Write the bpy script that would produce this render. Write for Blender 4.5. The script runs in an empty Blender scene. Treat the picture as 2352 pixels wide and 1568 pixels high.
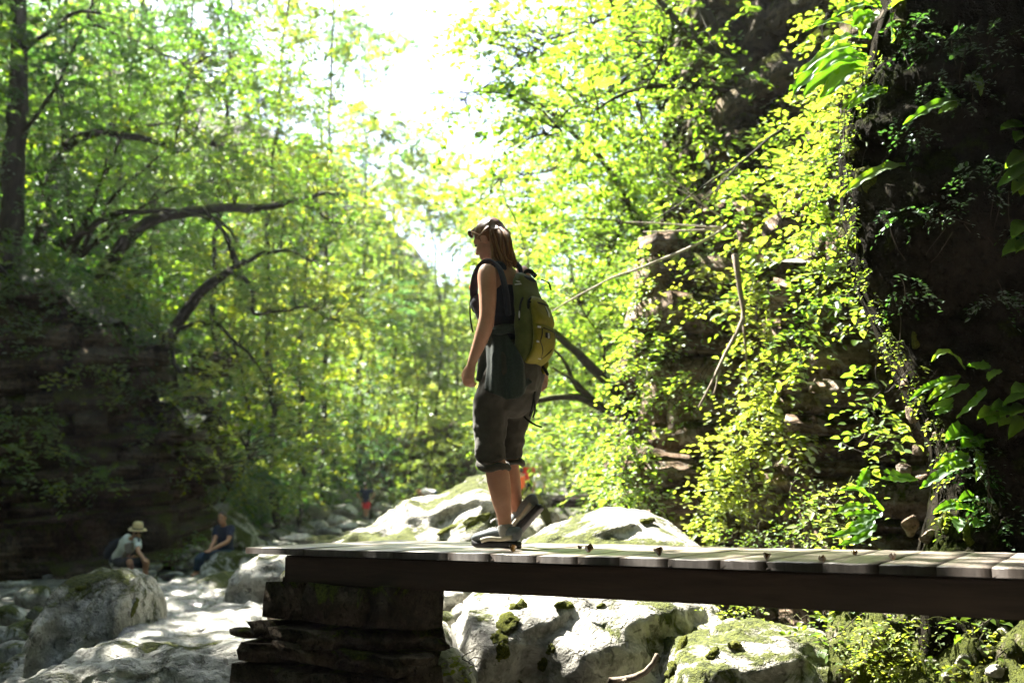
import bpy, bmesh, math, random
import numpy as np
from mathutils import Vector, Matrix
from mathutils.bvhtree import BVHTree

random.seed(7)
RNG = np.random.default_rng(7)
SC = bpy.context.scene
COL = SC.collection
PI = math.pi

# ------------------------------------------------------------------ camera
EYE = Vector((0.0, 0.0, 1.75))
PITCH = math.radians(9.25)
FPX = 2308.0                      # focal length in pixels of a 2352 px wide picture
cam_d = bpy.data.cameras.new('camera')
cam = bpy.data.objects.new('camera', cam_d)
COL.objects.link(cam)
cam.location = EYE
cam.rotation_euler = (PI / 2 + PITCH, 0, 0)
cam_d.sensor_width = 36.0
cam_d.lens = 36.0 * FPX / 2352.0
cam_d.clip_end = 1000.0
cam_d.clip_start = 0.05
cam_d.dof.use_dof = True
cam_d.dof.focus_distance = 5.3
cam_d.dof.aperture_fstop = 1.9
SC.camera = cam

# ------------------------------------------------------------------ sky, sun, exposure
SUN_EL, SUN_AZ = 52.0, 315.0      # azimuth clockwise from +Y: ahead and to the left
world = bpy.data.worlds.new('World')
SC.world = world
world.use_nodes = True
wn = world.node_tree
for n in list(wn.nodes):
    wn.nodes.remove(n)
sky = wn.nodes.new('ShaderNodeTexSky')
sky.sky_type = 'NISHITA'
sky.sun_disc = False
sky.sun_elevation = math.radians(SUN_EL)
sky.sun_rotation = math.radians(SUN_AZ)
sky.air_density = 1.0
sky.dust_density = 2.0
bg = wn.nodes.new('ShaderNodeBackground')
bg.inputs['Strength'].default_value = 0.05
wo = wn.nodes.new('ShaderNodeOutputWorld')
wn.links.new(sky.outputs[0], bg.inputs[0])
wn.links.new(bg.outputs[0], wo.inputs[0])
sun_d = bpy.data.lights.new('sun', 'SUN')
sun_d.energy = 5.0
sun_d.angle = math.radians(0.5)
sun_d.color = (1.0, 0.95, 0.84)
sun = bpy.data.objects.new('sun', sun_d)
COL.objects.link(sun)
_e, _a = math.radians(SUN_EL), math.radians(SUN_AZ)
SUN_DIR = Vector((math.sin(_a) * math.cos(_e), math.cos(_a) * math.cos(_e), math.sin(_e)))
sun.rotation_euler = SUN_DIR.to_track_quat('Z', 'Y').to_euler()
sun.location = SUN_DIR * 60
SC.view_settings.view_transform = 'Standard'
SC.view_settings.look = 'None'
SC.view_settings.gamma = 1.0
SC.view_settings.use_curve_mapping = False
SC.view_settings.exposure = 3.45
HAZE = 0.00028
cy = SC.cycles
cy.use_denoising = True
cy.max_bounces = 7
cy.diffuse_bounces = 3
cy.glossy_bounces = 2
cy.transmission_bounces = 5
cy.transparent_max_bounces = 4
cy.volume_bounces = 0
cy.sample_clamp_indirect = 4.0
cy.caustics_reflective = False
cy.caustics_refractive = False

# ------------------------------------------------------------------ picture point -> place
_ct, _st = math.cos(PITCH), math.sin(PITCH)
def ray(px, py):
    a, b = (px - 1176.0) / FPX, (784.0 - py) / FPX
    return Vector((a, _ct - b * _st, _st + b * _ct))
def P(px, py, Y):
    d = ray(px, py)
    return EYE + d * (Y / d.y)
def at_z(px, py, z):
    d = ray(px, py)
    return EYE + d * ((z - EYE.z) / d.z)
def PA(px, py, Y):
    return np.array(P(px, py, Y))

# ------------------------------------------------------------------ noise (vectorised)
def _hash(ix, iy, iz, seed):
    h = (ix.astype(np.int64) * 374761393 + iy.astype(np.int64) * 668265263 + iz.astype(np.int64) * 1440662683 + seed * 974634777) & 0xffffffff
    h = ((h ^ (h >> 13)) * 1274126177) & 0xffffffff
    h = (h ^ (h >> 16)) & 0xffffff
    return h / float(0xffffff) * 2 - 1
def vnoise(p, seed=0):
    i = np.floor(p).astype(np.int64)
    f = p - i
    f = f * f * (3 - 2 * f)
    x, y, z = i[:, 0], i[:, 1], i[:, 2]
    fx, fy, fz = f[:, 0], f[:, 1], f[:, 2]
    r = 0
    for dx in (0, 1):
        for dy in (0, 1):
            for dz in (0, 1):
                w = (fx if dx else 1 - fx) * (fy if dy else 1 - fy) * (fz if dz else 1 - fz)
                r = r + w * _hash(x + dx, y + dy, z + dz, seed)
    return r
def fbm(p, octs=4, seed=0, gain=0.5):
    r, a, s = 0, 1.0, 1.0
    for k in range(octs):
        r = r + a * vnoise(p * s + 17.3 * k, seed + k)
        a *= gain
        s *= 2.03
    return r

# ------------------------------------------------------------------ mesh and object helpers
def make_mesh(name, V, Fs, tint=None, smooth=False):
    me = bpy.data.meshes.new(name)
    V = np.asarray(V, dtype=np.float32)
    Fs = [np.asarray(F, dtype=np.int32) for F in Fs if len(F)]
    me.vertices.add(len(V))
    me.vertices.foreach_set('co', V.ravel())
    loops = np.concatenate([F.ravel() for F in Fs])
    sizes = np.concatenate([np.full(len(F), F.shape[1], dtype=np.int32) for F in Fs])
    starts = np.concatenate([[0], np.cumsum(sizes)[:-1]]).astype(np.int32)
    me.loops.add(len(loops))
    me.loops.foreach_set('vertex_index', loops)
    me.polygons.add(len(sizes))
    me.polygons.foreach_set('loop_start', starts)
    if smooth:
        me.polygons.foreach_set('use_smooth', np.ones(len(sizes), dtype=bool))
    me.update(calc_edges=True)
    if tint is not None:
        at = me.attributes.new('tint', 'FLOAT', 'FACE')
        at.data.foreach_set('value', np.asarray(tint, dtype=np.float32))
    return me
def tag(o, label=None, cat=None, group=None, kind=None):
    if label: o['label'] = label
    if cat: o['category'] = cat
    if group: o['group'] = group
    if kind: o['kind'] = kind
    return o
def thing(name, label, cat, loc=(0, 0, 0), group=None):
    o = bpy.data.objects.new(name, None)
    o.empty_display_size = 0.2
    o.location = loc
    COL.objects.link(o)
    return tag(o, label, cat, group)
def put(o, parent):
    COL.objects.link(o)
    if parent is not None:
        o.parent = parent
        top = parent
        off = Vector(parent.location)
        while top.parent is not None:
            top = top.parent
            off += Vector(top.location)
        o.matrix_parent_inverse = Matrix.Identity(4)
        o.location = Vector(o.location) - off
    return o
def abs_loc(parent):
    off = Vector((0, 0, 0))
    while parent is not None:
        off += Vector(parent.location)
        parent = parent.parent
    return off
def obj(name, V, Fs, mat, parent=None, base=None, tint=None, smooth=False, kind=None):
    """one mesh object from world-space vertices; its origin goes to base (or to the parent's origin)"""
    b = np.array(base if base is not None else (abs_loc(parent) if parent is not None else (0, 0, 0)), dtype=float)
    me = make_mesh(name, np.asarray(V) - b, Fs, tint, smooth)
    for m in (mat if isinstance(mat, (list, tuple)) else [mat]):
        me.materials.append(m)
    o = bpy.data.objects.new(name, me)
    o.location = b
    put(o, parent)
    if kind: o['kind'] = kind
    return o

class MB:
    """collects tubes, sheets and solids into one mesh"""
    def __init__(s):
        s.V, s.F, s.n, s.T = [], {}, 0, {}
    def add(s, V, *Fs):
        V = np.asarray(V, dtype=float)
        for F in Fs:
            F = np.asarray(F, dtype=np.int64)
            if len(F):
                s.F.setdefault(F.shape[1], []).append(F + s.n)
        s.V.append(V)
        s.n += len(V)
        return s
    def arrays(s):
        return np.concatenate(s.V), [np.concatenate(f) for f in s.F.values()]
    def build(s, name, mat, parent=None, base=None, smooth=True, kind=None):
        V, Fs = s.arrays()
        return obj(name, V, Fs, mat, parent, base, None, smooth, kind)

def spline(ctrl, n):
    """Catmull-Rom through control points (any dimension)"""
    C = np.asarray(ctrl, dtype=float)
    if len(C) == 2:
        t = np.linspace(0, 1, n)[:, None]
        return C[0] * (1 - t) + C[1] * t
    Q = np.vstack([2 * C[0] - C[1], C, 2 * C[-1] - C[-2]])
    t = np.linspace(0, len(C) - 1, n)
    i = np.minimum(t.astype(int), len(C) - 2)
    f = (t - i)[:, None]
    p0, p1, p2, p3 = Q[i], Q[i + 1], Q[i + 2], Q[i + 3]
    return 0.5 * (2 * p1 + (p2 - p0) * f + (2 * p0 - 5 * p1 + 4 * p2 - p3) * f ** 2 + (3 * p1 - p0 - 3 * p2 + p3) * f ** 3)
def unit(v):
    v = np.asarray(v, dtype=float)
    return v / np.maximum(np.linalg.norm(v, axis=-1, keepdims=True), 1e-9)
def loft(pts, ra, rb=None, side=None, sides=12, cap=True, power=2.0):
    """closed tube: rings round pts, radius ra along 'side' and rb across it"""
    pts = np.asarray(pts, dtype=float)
    n = len(pts)
    ra = np.full(n, ra, dtype=float) if np.isscalar(ra) else np.asarray(ra, dtype=float)
    rb = ra if rb is None else (np.full(n, rb, dtype=float) if np.isscalar(rb) else np.asarray(rb, dtype=float))
    T = np.gradient(pts, axis=0)
    T = unit(T)
    if side is None:
        side = np.array([0.0, 0, 1]) if abs(T[0][2]) < 0.8 else np.array([1.0, 0, 0])
    side = np.asarray(side, dtype=float)
    S = np.empty_like(pts)
    s = np.broadcast_to(side, pts.shape) if side.ndim == 1 else side
    prev = None
    for i in range(n):
        b = s[i] if prev is None or side.ndim == 2 else prev
        v = b - T[i] * np.dot(b, T[i])
        v = v / max(np.linalg.norm(v), 1e-9)
        S[i] = v
        prev = v
    B = np.cross(T, S)
    a = np.linspace(0, 2 * PI, sides, endpoint=False)
    ca, sa = np.cos(a), np.sin(a)
    e = 2.0 / power
    ca, sa = np.sign(ca) * np.abs(ca) ** e, np.sign(sa) * np.abs(sa) ** e
    V = pts[:, None, :] + S[:, None, :] * (ca[None, :, None] * ra[:, None, None]) + B[:, None, :] * (sa[None, :, None] * rb[:, None, None])
    V = V.reshape(-1, 3)
    q = []
    idx = np.arange(n * sides).reshape(n, sides)
    A, Bq = idx[:-1], idx[1:]
    F = np.stack([A, np.roll(A, -1, 1), np.roll(Bq, -1, 1), Bq], -1).reshape(-1, 4)
    Ft = np.zeros((0, 3), dtype=int)
    if cap:
        V = np.vstack([V, pts[0] - T[0] * min(ra[0], rb[0]) * 0.5, pts[-1] + T[-1] * min(ra[-1], rb[-1]) * 0.5])
        c0, c1 = n * sides, n * sides + 1
        r0, r1 = idx[0], idx[-1]
        Ft = np.vstack([np.stack([np.full(sides, c0), np.roll(r0, -1), r0], -1), np.stack([np.full(sides, c1), r1, np.roll(r1, -1)], -1)])
    return V, F, Ft
def limb_path(ctrl, wob=0.0, n=None, seed=0):
    L = sum(np.linalg.norm(np.asarray(ctrl[i + 1]) - np.asarray(ctrl[i])) for i in range(len(ctrl) - 1))
    n = n or max(6, min(40, int(L / 0.16)))
    p = spline(ctrl, n)
    if wob:
        w = np.stack([fbm(p * 1.7 + 31 * k, 3, seed + k) for k in range(3)], -1) * wob
        w[0] *= 0
        p = p + w
    return p
def box(c, sx, sy, sz, ux=(1, 0, 0), uy=(0, 1, 0), uz=(0, 0, 1)):
    c, ux, uy, uz = [np.asarray(v, dtype=float) for v in (c, ux, uy, uz)]
    V = [c + ux * sx * a + uy * sy * b + uz * sz * d for d in (-.5, .5) for a, b in ((-.5, -.5), (.5, -.5), (.5, .5), (-.5, .5))]
    F = [(3, 2, 1, 0), (4, 5, 6, 7), (0, 1, 5, 4), (1, 2, 6, 5), (2, 3, 7, 6), (3, 0, 4, 7)]
    return np.array(V), np.array(F)
def grid_faces(nu, nv):
    i = np.arange(nu * nv).reshape(nu, nv)
    return np.stack([i[:-1, :-1], i[1:, :-1], i[1:, 1:], i[:-1, 1:]], -1).reshape(-1, 4)
_ico = {}
def ico(sub):
    if sub not in _ico:
        b = bmesh.new()
        bmesh.ops.create_icosphere(b, subdivisions=sub, radius=1.0)
        b.verts.ensure_lookup_table()
        _ico[sub] = (np.array([v.co[:] for v in b.verts]), np.array([[v.index for v in f.verts] for f in b.faces]))
        b.free()
    return _ico[sub]

# ------------------------------------------------------------------ materials
def nodes_of(name):
    m = bpy.data.materials.new(name)
    m.use_nodes = True
    nt = m.node_tree
    for n in list(nt.nodes):
        nt.nodes.remove(n)
    return m, nt, nt.nodes.new('ShaderNodeOutputMaterial')
def nd(nt, kind, ins=None, **props):
    n = nt.nodes.new('ShaderNode' + kind)
    for k, v in props.items():
        setattr(n, k, v)
    for k, v in (ins or {}).items():
        s = n.inputs[k]
        if isinstance(v, bpy.types.NodeSocket):
            nt.links.new(v, s)
        else:
            s.default_value = v if not (isinstance(v, tuple) and len(v) == 3 and s.type == 'RGBA') else (*v, 1)
    return n
def ramp(nt, fac, stops, interp='LINEAR'):
    n = nt.nodes.new('ShaderNodeValToRGB')
    n.color_ramp.interpolation = interp
    e = n.color_ramp.elements
    while len(e) < len(stops):
        e.new(0.5)
    for el, (p, c) in zip(e, stops):
        el.position = p
        el.color = (*c, 1) if not np.isscalar(c) else (c, c, c, 1)
    nt.links.new(fac, n.inputs[0])
    return n.outputs[0]
def mathn(nt, op, a, b=0.0, clamp=False):
    n = nd(nt, 'Math', operation=op, use_clamp=clamp)
    for i, v in enumerate((a, b)):
        if isinstance(v, bpy.types.NodeSocket):
            nt.links.new(v, n.inputs[i])
        else:
            n.inputs[i].default_value = v
    return n.outputs[0]
def mixc(nt, f, a, b, mode='MIX'):
    n = nd(nt, 'MixRGB', blend_type=mode)
    for i, v in enumerate((f, a, b)):
        if isinstance(v, bpy.types.NodeSocket):
            nt.links.new(v, n.inputs[i])
        else:
            n.inputs[i].default_value = (v if i == 0 else (v, v, v, 1)) if np.isscalar(v) else (*v, 1)
    return n.outputs[0]
def noise_tex(nt, vec, scale, detail=5.0, rough=0.6, dist=0.0):
    return nd(nt, 'TexNoise', {'Vector': vec, 'Scale': scale, 'Detail': detail, 'Roughness': rough, 'Distortion': dist})

def rock_mat(name, c_dark, c_mid, c_light, moss=0.5, moss_up=0.6, scale=1.0, bump=0.6, rough=0.85, spec=0.3, strata=0.0, moss_col=((0.022, 0.03, 0.006), (0.10, 0.115, 0.018)), lichen=0.0, stain=0.0):
    m, nt, out = nodes_of(name)
    geo = nd(nt, 'NewGeometry')
    pos = geo.outputs['Position']
    n1 = noise_tex(nt, pos, 1.6 * scale, 8, 0.65, 0.4).outputs[0]
    n2 = noise_tex(nt, pos, 9.0 * scale, 6, 0.7).outputs[0]
    n3 = noise_tex(nt, pos, 38.0 * scale, 4, 0.65).outputs[0]
    f = mathn(nt, 'ADD', mathn(nt, 'MULTIPLY', n1, 0.5), mathn(nt, 'ADD', mathn(nt, 'MULTIPLY', n2, 0.36), mathn(nt, 'MULTIPLY', n3, 0.14)))
    col = ramp(nt, f, [(0.36, c_dark), (0.47, c_mid), (0.56, c_light), (0.68, tuple(min(1, c * 1.2) for c in c_light))])
    # pits and cracks
    vo = nd(nt, 'TexVoronoi', {'Vector': mixc(nt, 0.3, pos, noise_tex(nt, pos, 5 * scale).outputs[1]), 'Scale': 2.6 * scale}, feature='DISTANCE_TO_EDGE')
    crack = ramp(nt, vo.outputs[0], [(0.0, 0.0), (0.035, 1.0)])
    col = mixc(nt, mathn(nt, 'MULTIPLY', mathn(nt, 'SUBTRACT', 1.0, crack), 0.30), col, tuple(c * 0.35 for c in c_dark))
    h = mathn(nt, 'ADD', mathn(nt, 'MULTIPLY', n2, 0.7), mathn(nt, 'MULTIPLY', n3, 0.4))
    h = mathn(nt, 'ADD', h, mathn(nt, 'MULTIPLY', crack, 0.15))
    pit = ramp(nt, noise_tex(nt, pos, 15.0 * scale, 3, 0.5, 0.5).outputs[0], [(0.34, 0.0), (0.42, 1.0)])
    col = mixc(nt, mathn(nt, 'MULTIPLY', mathn(nt, 'SUBTRACT', 1.0, pit), 0.7), col, tuple(c * 0.6 for c in c_dark))
    h = mathn(nt, 'ADD', h, mathn(nt, 'MULTIPLY', pit, 0.35))
    if strata:
        w = nd(nt, 'TexWave', {'Vector': pos, 'Scale': strata, 'Distortion': 3.0, 'Detail': 4.0, 'Detail Scale': 1.4}, bands_direction='Z')
        col = mixc(nt, 0.45, col, ramp(nt, w.outputs[0], [(0.0, 0.35), (0.5, 1.0), (1.0, 0.8)]), 'MULTIPLY')
        h = mathn(nt, 'ADD', h, mathn(nt, 'MULTIPLY', w.outputs[0], 0.5))
    if lichen:
        nl = noise_tex(nt, pos, 4.5 * scale, 4, 0.55, 1.0).outputs[0]
        col = mixc(nt, mathn(nt, 'MULTIPLY', ramp(nt, nl, [(0.56, 0.0), (0.62, 1.0)]), lichen), col, (0.62, 0.60, 0.54))
    ns = noise_tex(nt, pos, 3.4 * scale, 5, 0.72, 1.2).outputs[0]
    col = mixc(nt, mathn(nt, 'MULTIPLY', ramp(nt, ns, [(0.50, 0.0), (0.58, 1.0)]), stain), col, tuple(c * 0.75 for c in c_dark))
    # moss: on upward faces, broken up by noise
    sep = nd(nt, 'SeparateXYZ', {0: geo.outputs['Normal']})
    nm = noise_tex(nt, pos, 1.15 * scale, 7, 0.7, 0.8).outputs[0]
    mk = mathn(nt, 'ADD', nm, mathn(nt, 'MULTIPLY', sep.outputs[2], 0.16 * moss_up))
    mask = ramp(nt, mk, [(0.66 - 0.22 * moss, 0.0), (0.72 - 0.22 * moss, 1.0)])
    mcol = ramp(nt, noise_tex(nt, pos, 26 * scale, 4, 0.7).outputs[0], [(0.35, moss_col[0]), (0.65, moss_col[1])])
    col = mixc(nt, mask, col, mcol)
    h = mathn(nt, 'ADD', h, mathn(nt, 'MULTIPLY', mask, mathn(nt, 'ADD', mathn(nt, 'MULTIPLY', n3, 1.2), 0.2)))
    bp = nd(nt, 'Bump', {'Height': h, 'Strength': bump, 'Distance': 0.06 / scale})
    rg = mixc(nt, mask, rough, 0.95)
    b = nd(nt, 'BsdfPrincipled', {'Base Color': col, 'Roughness': rg, 'Specular IOR Level': spec, 'Normal': bp.outputs[0]})
    nt.links.new(b.outputs[0], out.inputs[0])
    return m
def leaf_mat(name, dark, mid, light, trans=0.55, gloss=0.05):
    """thin leaf: part of the light passes through"""
    m, nt, out = nodes_of(name)
    at = nd(nt, 'Attribute', attribute_name='tint')
    col = ramp(nt, at.outputs['Fac'], [(0.0, dark), (0.5, mid), (1.0, light)])
    tcol = mixc(nt, 1.0, col, (2.2, 2.1, 0.8), 'MULTIPLY')
    d = nd(nt, 'BsdfDiffuse', {'Color': col})
    t = nd(nt, 'BsdfTranslucent', {'Color': tcol})
    mx = nd(nt, 'MixShader', {0: trans, 1: d.outputs[0], 2: t.outputs[0]})
    g = nd(nt, 'BsdfGlossy', {'Color': (0.9, 0.95, 1.0), 'Roughness': 0.5})
    fr = nd(nt, 'Fresnel', {'IOR': 1.38})
    mg = nd(nt, 'MixShader', {0: mathn(nt, 'MULTIPLY', fr.outputs[0], min(1.0, gloss * 5)), 1: mx.outputs[0], 2: g.outputs[0]})
    nt.links.new(mg.outputs[0], out.inputs[0])
    return m
def bark_mat(name, c0, c1, moss=0.4):
    m, nt, out = nodes_of(name)
    geo = nd(nt, 'NewGeometry')
    pos = geo.outputs['Position']
    mp = nd(nt, 'Mapping', {'Vector': pos, 'Scale': (1, 1, 0.3)})
    n = noise_tex(nt, mp.outputs[0], 14, 6, 0.7).outputs[0]
    col = ramp(nt, n, [(0.35, c0), (0.65, c1)])
    sep = nd(nt, 'SeparateXYZ', {0: geo.outputs['Normal']})
    mk = mathn(nt, 'ADD', noise_tex(nt, pos, 2.2, 5, 0.65).outputs[0], mathn(nt, 'MULTIPLY', sep.outputs[2], 0.2))
    mask = ramp(nt, mk, [(0.72 - 0.28 * moss, 0.0), (0.80 - 0.28 * moss, 1.0)])
    col = mixc(nt, mask, col, ramp(nt, n, [(0.3, (0.03, 0.04, 0.006)), (0.7, (0.10, 0.12, 0.015))]))
    bp = nd(nt, 'Bump', {'Height': n, 'Strength': 0.8, 'Distance': 0.03})
    b = nd(nt, 'BsdfPrincipled', {'Base Color': col, 'Roughness': 0.9, 'Specular IOR Level': 0.2, 'Normal': bp.outputs[0]})
    nt.links.new(b.outputs[0], out.inputs[0])
    return m
def simple_mat(name, c0, c1=None, rough=0.8, scale=40.0, bump=0.2, spec=0.3, metal=0.0, sheen=0.0, coord='Object', stretch=(1, 1, 1), dist=0.004, sss=0.0):
    m, nt, out = nodes_of(name)
    tc = nd(nt, 'TexCoord')
    mp = nd(nt, 'Mapping', {'Vector': tc.outputs[coord], 'Scale': stretch})
    n = noise_tex(nt, mp.outputs[0], scale, 5, 0.65).outputs[0]
    col = ramp(nt, n, [(0.3, c0), (0.7, c1 or tuple(min(1, c * 1.25) for c in c0))])
    bp = nd(nt, 'Bump', {'Height': n, 'Strength': bump, 'Distance': dist})
    b = nd(nt, 'BsdfPrincipled', {'Base Color': col, 'Roughness': rough, 'Specular IOR Level': spec, 'Metallic': metal, 'Sheen Weight': sheen, 'Normal': bp.outputs[0]})
    if sss:
        b.inputs['Subsurface Weight'].default_value = sss
        b.inputs['Subsurface Radius'].default_value = (0.012, 0.005, 0.003)
        b.inputs['Subsurface Scale'].default_value = 1.0
    nt.links.new(b.outputs[0], out.inputs[0])
    return m
def wood_mat(name, c0, c1, axis_stretch, rough=0.55, spec=0.4, scale=6.0):
    m, nt, out = nodes_of(name)
    tc = nd(nt, 'TexCoord')
    oi = nd(nt, 'ObjectInfo')
    mp = nd(nt, 'Mapping', {'Vector': tc.outputs['Object'], 'Scale': axis_stretch, 'Location': (0, 0, 0)})
    vec = nd(nt, 'VectorMath', {0: mp.outputs[0], 1: mixc(nt, 1.0, nd(nt, 'CombineXYZ', {0: oi.outputs['Random'], 1: oi.outputs['Random'], 2: 0.0}).outputs[0], (37.0, 11.0, 0.0), 'MULTIPLY')}, operation='ADD').outputs[0]
    n = noise_tex(nt, vec, scale, 8, 0.7, 0.6).outputs[0]
    n2 = noise_tex(nt, vec, scale * 0.25, 3, 0.5).outputs[0]
    f = mathn(nt, 'ADD', mathn(nt, 'MULTIPLY', n, 0.65), mathn(nt, 'MULTIPLY', n2, 0.35))
    col = ramp(nt, f, [(0.34, c0), (0.64, c1)])
    sh = mathn(nt, 'ADD', mathn(nt, 'MULTIPLY', oi.outputs['Random'], 0.18), 0.88)
    col = mixc(nt, 1.0, col, nd(nt, 'CombineXYZ', {0: sh, 1: sh, 2: sh}).outputs[0], 'MULTIPLY')
    bp = nd(nt, 'Bump', {'Height': n, 'Strength': 0.35, 'Distance': 0.004})
    rg = ramp(nt, f, [(0.3, min(1, rough + 0.15)), (0.7, rough - 0.1)])
    b = nd(nt, 'BsdfPrincipled', {'Base Color': col, 'Roughness': rg, 'Specular IOR Level': spec, 'Normal': bp.outputs[0]})
    nt.links.new(b.outputs[0], out.inputs[0])
    return m

M = {}
M['limestone'] = rock_mat('limestone', (0.14, 0.135, 0.115), (0.34, 0.33, 0.29), (0.52, 0.50, 0.45), moss=0.36, bump=0.8, lichen=0.5, stain=0.45)
M['limestone_mossy'] = rock_mat('limestone_mossy', (0.12, 0.115, 0.09), (0.31, 0.30, 0.25), (0.50, 0.48, 0.42), moss=0.62, bump=0.8, scale=1.3, lichen=0.45, stain=0.5)
M['limestone_grey'] = rock_mat('limestone_grey', (0.12, 0.118, 0.10), (0.28, 0.275, 0.245), (0.46, 0.45, 0.40), moss=0.36, bump=0.9, lichen=0.4, stain=0.5)
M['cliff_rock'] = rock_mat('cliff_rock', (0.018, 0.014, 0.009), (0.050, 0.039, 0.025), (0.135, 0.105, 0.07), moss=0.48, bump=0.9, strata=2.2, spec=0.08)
M['cliff_brown'] = rock_mat('cliff_brown', (0.05, 0.036, 0.025), (0.115, 0.08, 0.055), (0.22, 0.165, 0.12), moss=0.22, bump=0.9, strata=3.5, scale=1.4, spec=0.1, lichen=0.2)
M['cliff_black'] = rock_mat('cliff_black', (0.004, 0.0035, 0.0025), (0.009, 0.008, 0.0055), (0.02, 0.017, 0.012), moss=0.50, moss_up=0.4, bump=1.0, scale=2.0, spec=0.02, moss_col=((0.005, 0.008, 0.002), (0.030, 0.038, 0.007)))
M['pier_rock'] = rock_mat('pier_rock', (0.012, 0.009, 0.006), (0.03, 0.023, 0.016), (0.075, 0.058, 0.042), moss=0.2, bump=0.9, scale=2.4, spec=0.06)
M['ledge_rock'] = rock_mat('ledge_rock', (0.10, 0.097, 0.088), (0.22, 0.215, 0.195), (0.36, 0.35, 0.325), moss=0.05, bump=0.9, scale=2.2, rough=0.13, spec=0.8)
M['moss'] = rock_mat('moss', (0.02, 0.026, 0.005), (0.06, 0.07, 0.012), (0.14, 0.145, 0.025), moss=0.9, bump=1.0, scale=4.0, spec=0.1, moss_col=((0.02, 0.028, 0.004), (0.14, 0.15, 0.02)))
M['leaf_beech'] = leaf_mat('leaf_beech', (0.036, 0.085, 0.012), (0.078, 0.15, 0.016), (0.18, 0.205, 0.022))
M['leaf_dark'] = leaf_mat('leaf_dark', (0.02, 0.06, 0.017), (0.032, 0.09, 0.022), (0.06, 0.125, 0.03), 0.45)
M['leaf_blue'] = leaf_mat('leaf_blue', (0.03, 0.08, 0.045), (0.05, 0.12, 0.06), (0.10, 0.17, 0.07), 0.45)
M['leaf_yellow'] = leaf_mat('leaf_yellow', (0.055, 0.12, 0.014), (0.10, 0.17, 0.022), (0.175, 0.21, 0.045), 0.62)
M['leaf_ivy'] = leaf_mat('leaf_ivy', (0.045, 0.10, 0.014), (0.10, 0.16, 0.022), (0.20, 0.22, 0.045), 0.58, 0.05)
M['leaf_fern'] = leaf_mat('leaf_fern', (0.03, 0.085, 0.010), (0.06, 0.15, 0.012), (0.13, 0.20, 0.02), 0.66, 0.02)
M['bark'] = bark_mat('bark', (0.016, 0.013, 0.010), (0.055, 0.045, 0.034), 0.25)
M['bark_mossy'] = bark_mat('bark_mossy', (0.018, 0.015, 0.010), (0.06, 0.05, 0.035), 0.75)
M['twig_pale'] = bark_mat('twig_pale', (0.28, 0.24, 0.19), (0.5, 0.45, 0.38), 0.0)
M['deadwood'] = bark_mat('deadwood', (0.14, 0.11, 0.085), (0.30, 0.25, 0.20), 0.0)
M['deck_wood'] = wood_mat('deck_wood', (0.13, 0.108, 0.086), (0.32, 0.275, 0.235), (1.2, 14, 1), rough=0.36, spec=0.6)
M['plank_end'] = wood_mat('plank_end', (0.014, 0.009, 0.006), (0.045, 0.030, 0.021), (9, 9, 1), rough=0.7, spec=0.25, scale=4.0)  # dark end grain, with the shade of the front edges put into the colour
M['beam_wood'] = wood_mat('beam_wood', (0.014, 0.008, 0.0055), (0.055, 0.032, 0.021), (1.0, 9, 9), rough=0.6, spec=0.3, scale=3.0)
# ================================================================== ground
def lerp_tab(tab, y):
    ys, vs = zip(*tab)
    return np.interp(y, ys, vs)
XL = [(-20, -6), (5, -5.2), (12, -7.4), (17, -11.5), (20, -12.5), (24, -8.6), (30, -8.6), (40, -11), (50, -13), (80, -13), (140, -8)]
XR = [(-20, 4), (4, 4.0), (7, 3.6), (8, 3.5), (12, 1.9), (18, 2.1), (28, 2.9), (50, 2.0), (80, 6), (140, 10)]
Z0 = [(-20, -0.4), (5, 0.0), (12, 0.15), (19, 0.25), (30, 0.6), (50, 0.95), (80, 2.7), (100, 10), (140, 30)]
def ground_z(x, y):
    x, y = np.asarray(x, dtype=float), np.asarray(y, dtype=float)
    xl, xr, z0 = lerp_tab(XL, y), lerp_tab(XR, y), lerp_tab(Z0, y)
    p = np.stack([x, y, np.zeros_like(x)], -1).reshape(-1, 3)
    n1 = fbm(p * 0.22, 4, 3).reshape(x.shape)
    n2 = fbm(p * 1.4, 3, 9).reshape(x.shape)
    left, right = np.maximum(0, xl - x), np.maximum(0, x - xr)
    hill = np.minimum(left * 1.25, 13 + left * 0.45) + np.minimum(right * 1.45, 16 + right * 0.4)
    w = np.clip((left + right) / 3.0, 0, 1)
    return z0 + hill + n1 * (0.10 + 0.9 * w) + n2 * (0.09 + 0.1 * w)
def gz(x, y):
    return float(ground_z(np.array([x]), np.array([y]))[0])
gx = np.concatenate([np.linspace(-70, -16, 50), np.linspace(-15.5, 8, 110), np.linspace(8.5, 60, 50)])
gy = np.concatenate([np.linspace(-30, 1, 14), np.linspace(2, 30, 110), np.linspace(31, 150, 110)])
GX, GY = np.meshgrid(gx, gy, indexing='ij')
GV = np.stack([GX, GY, ground_z(GX, GY)], -1).reshape(-1, 3)
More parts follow.
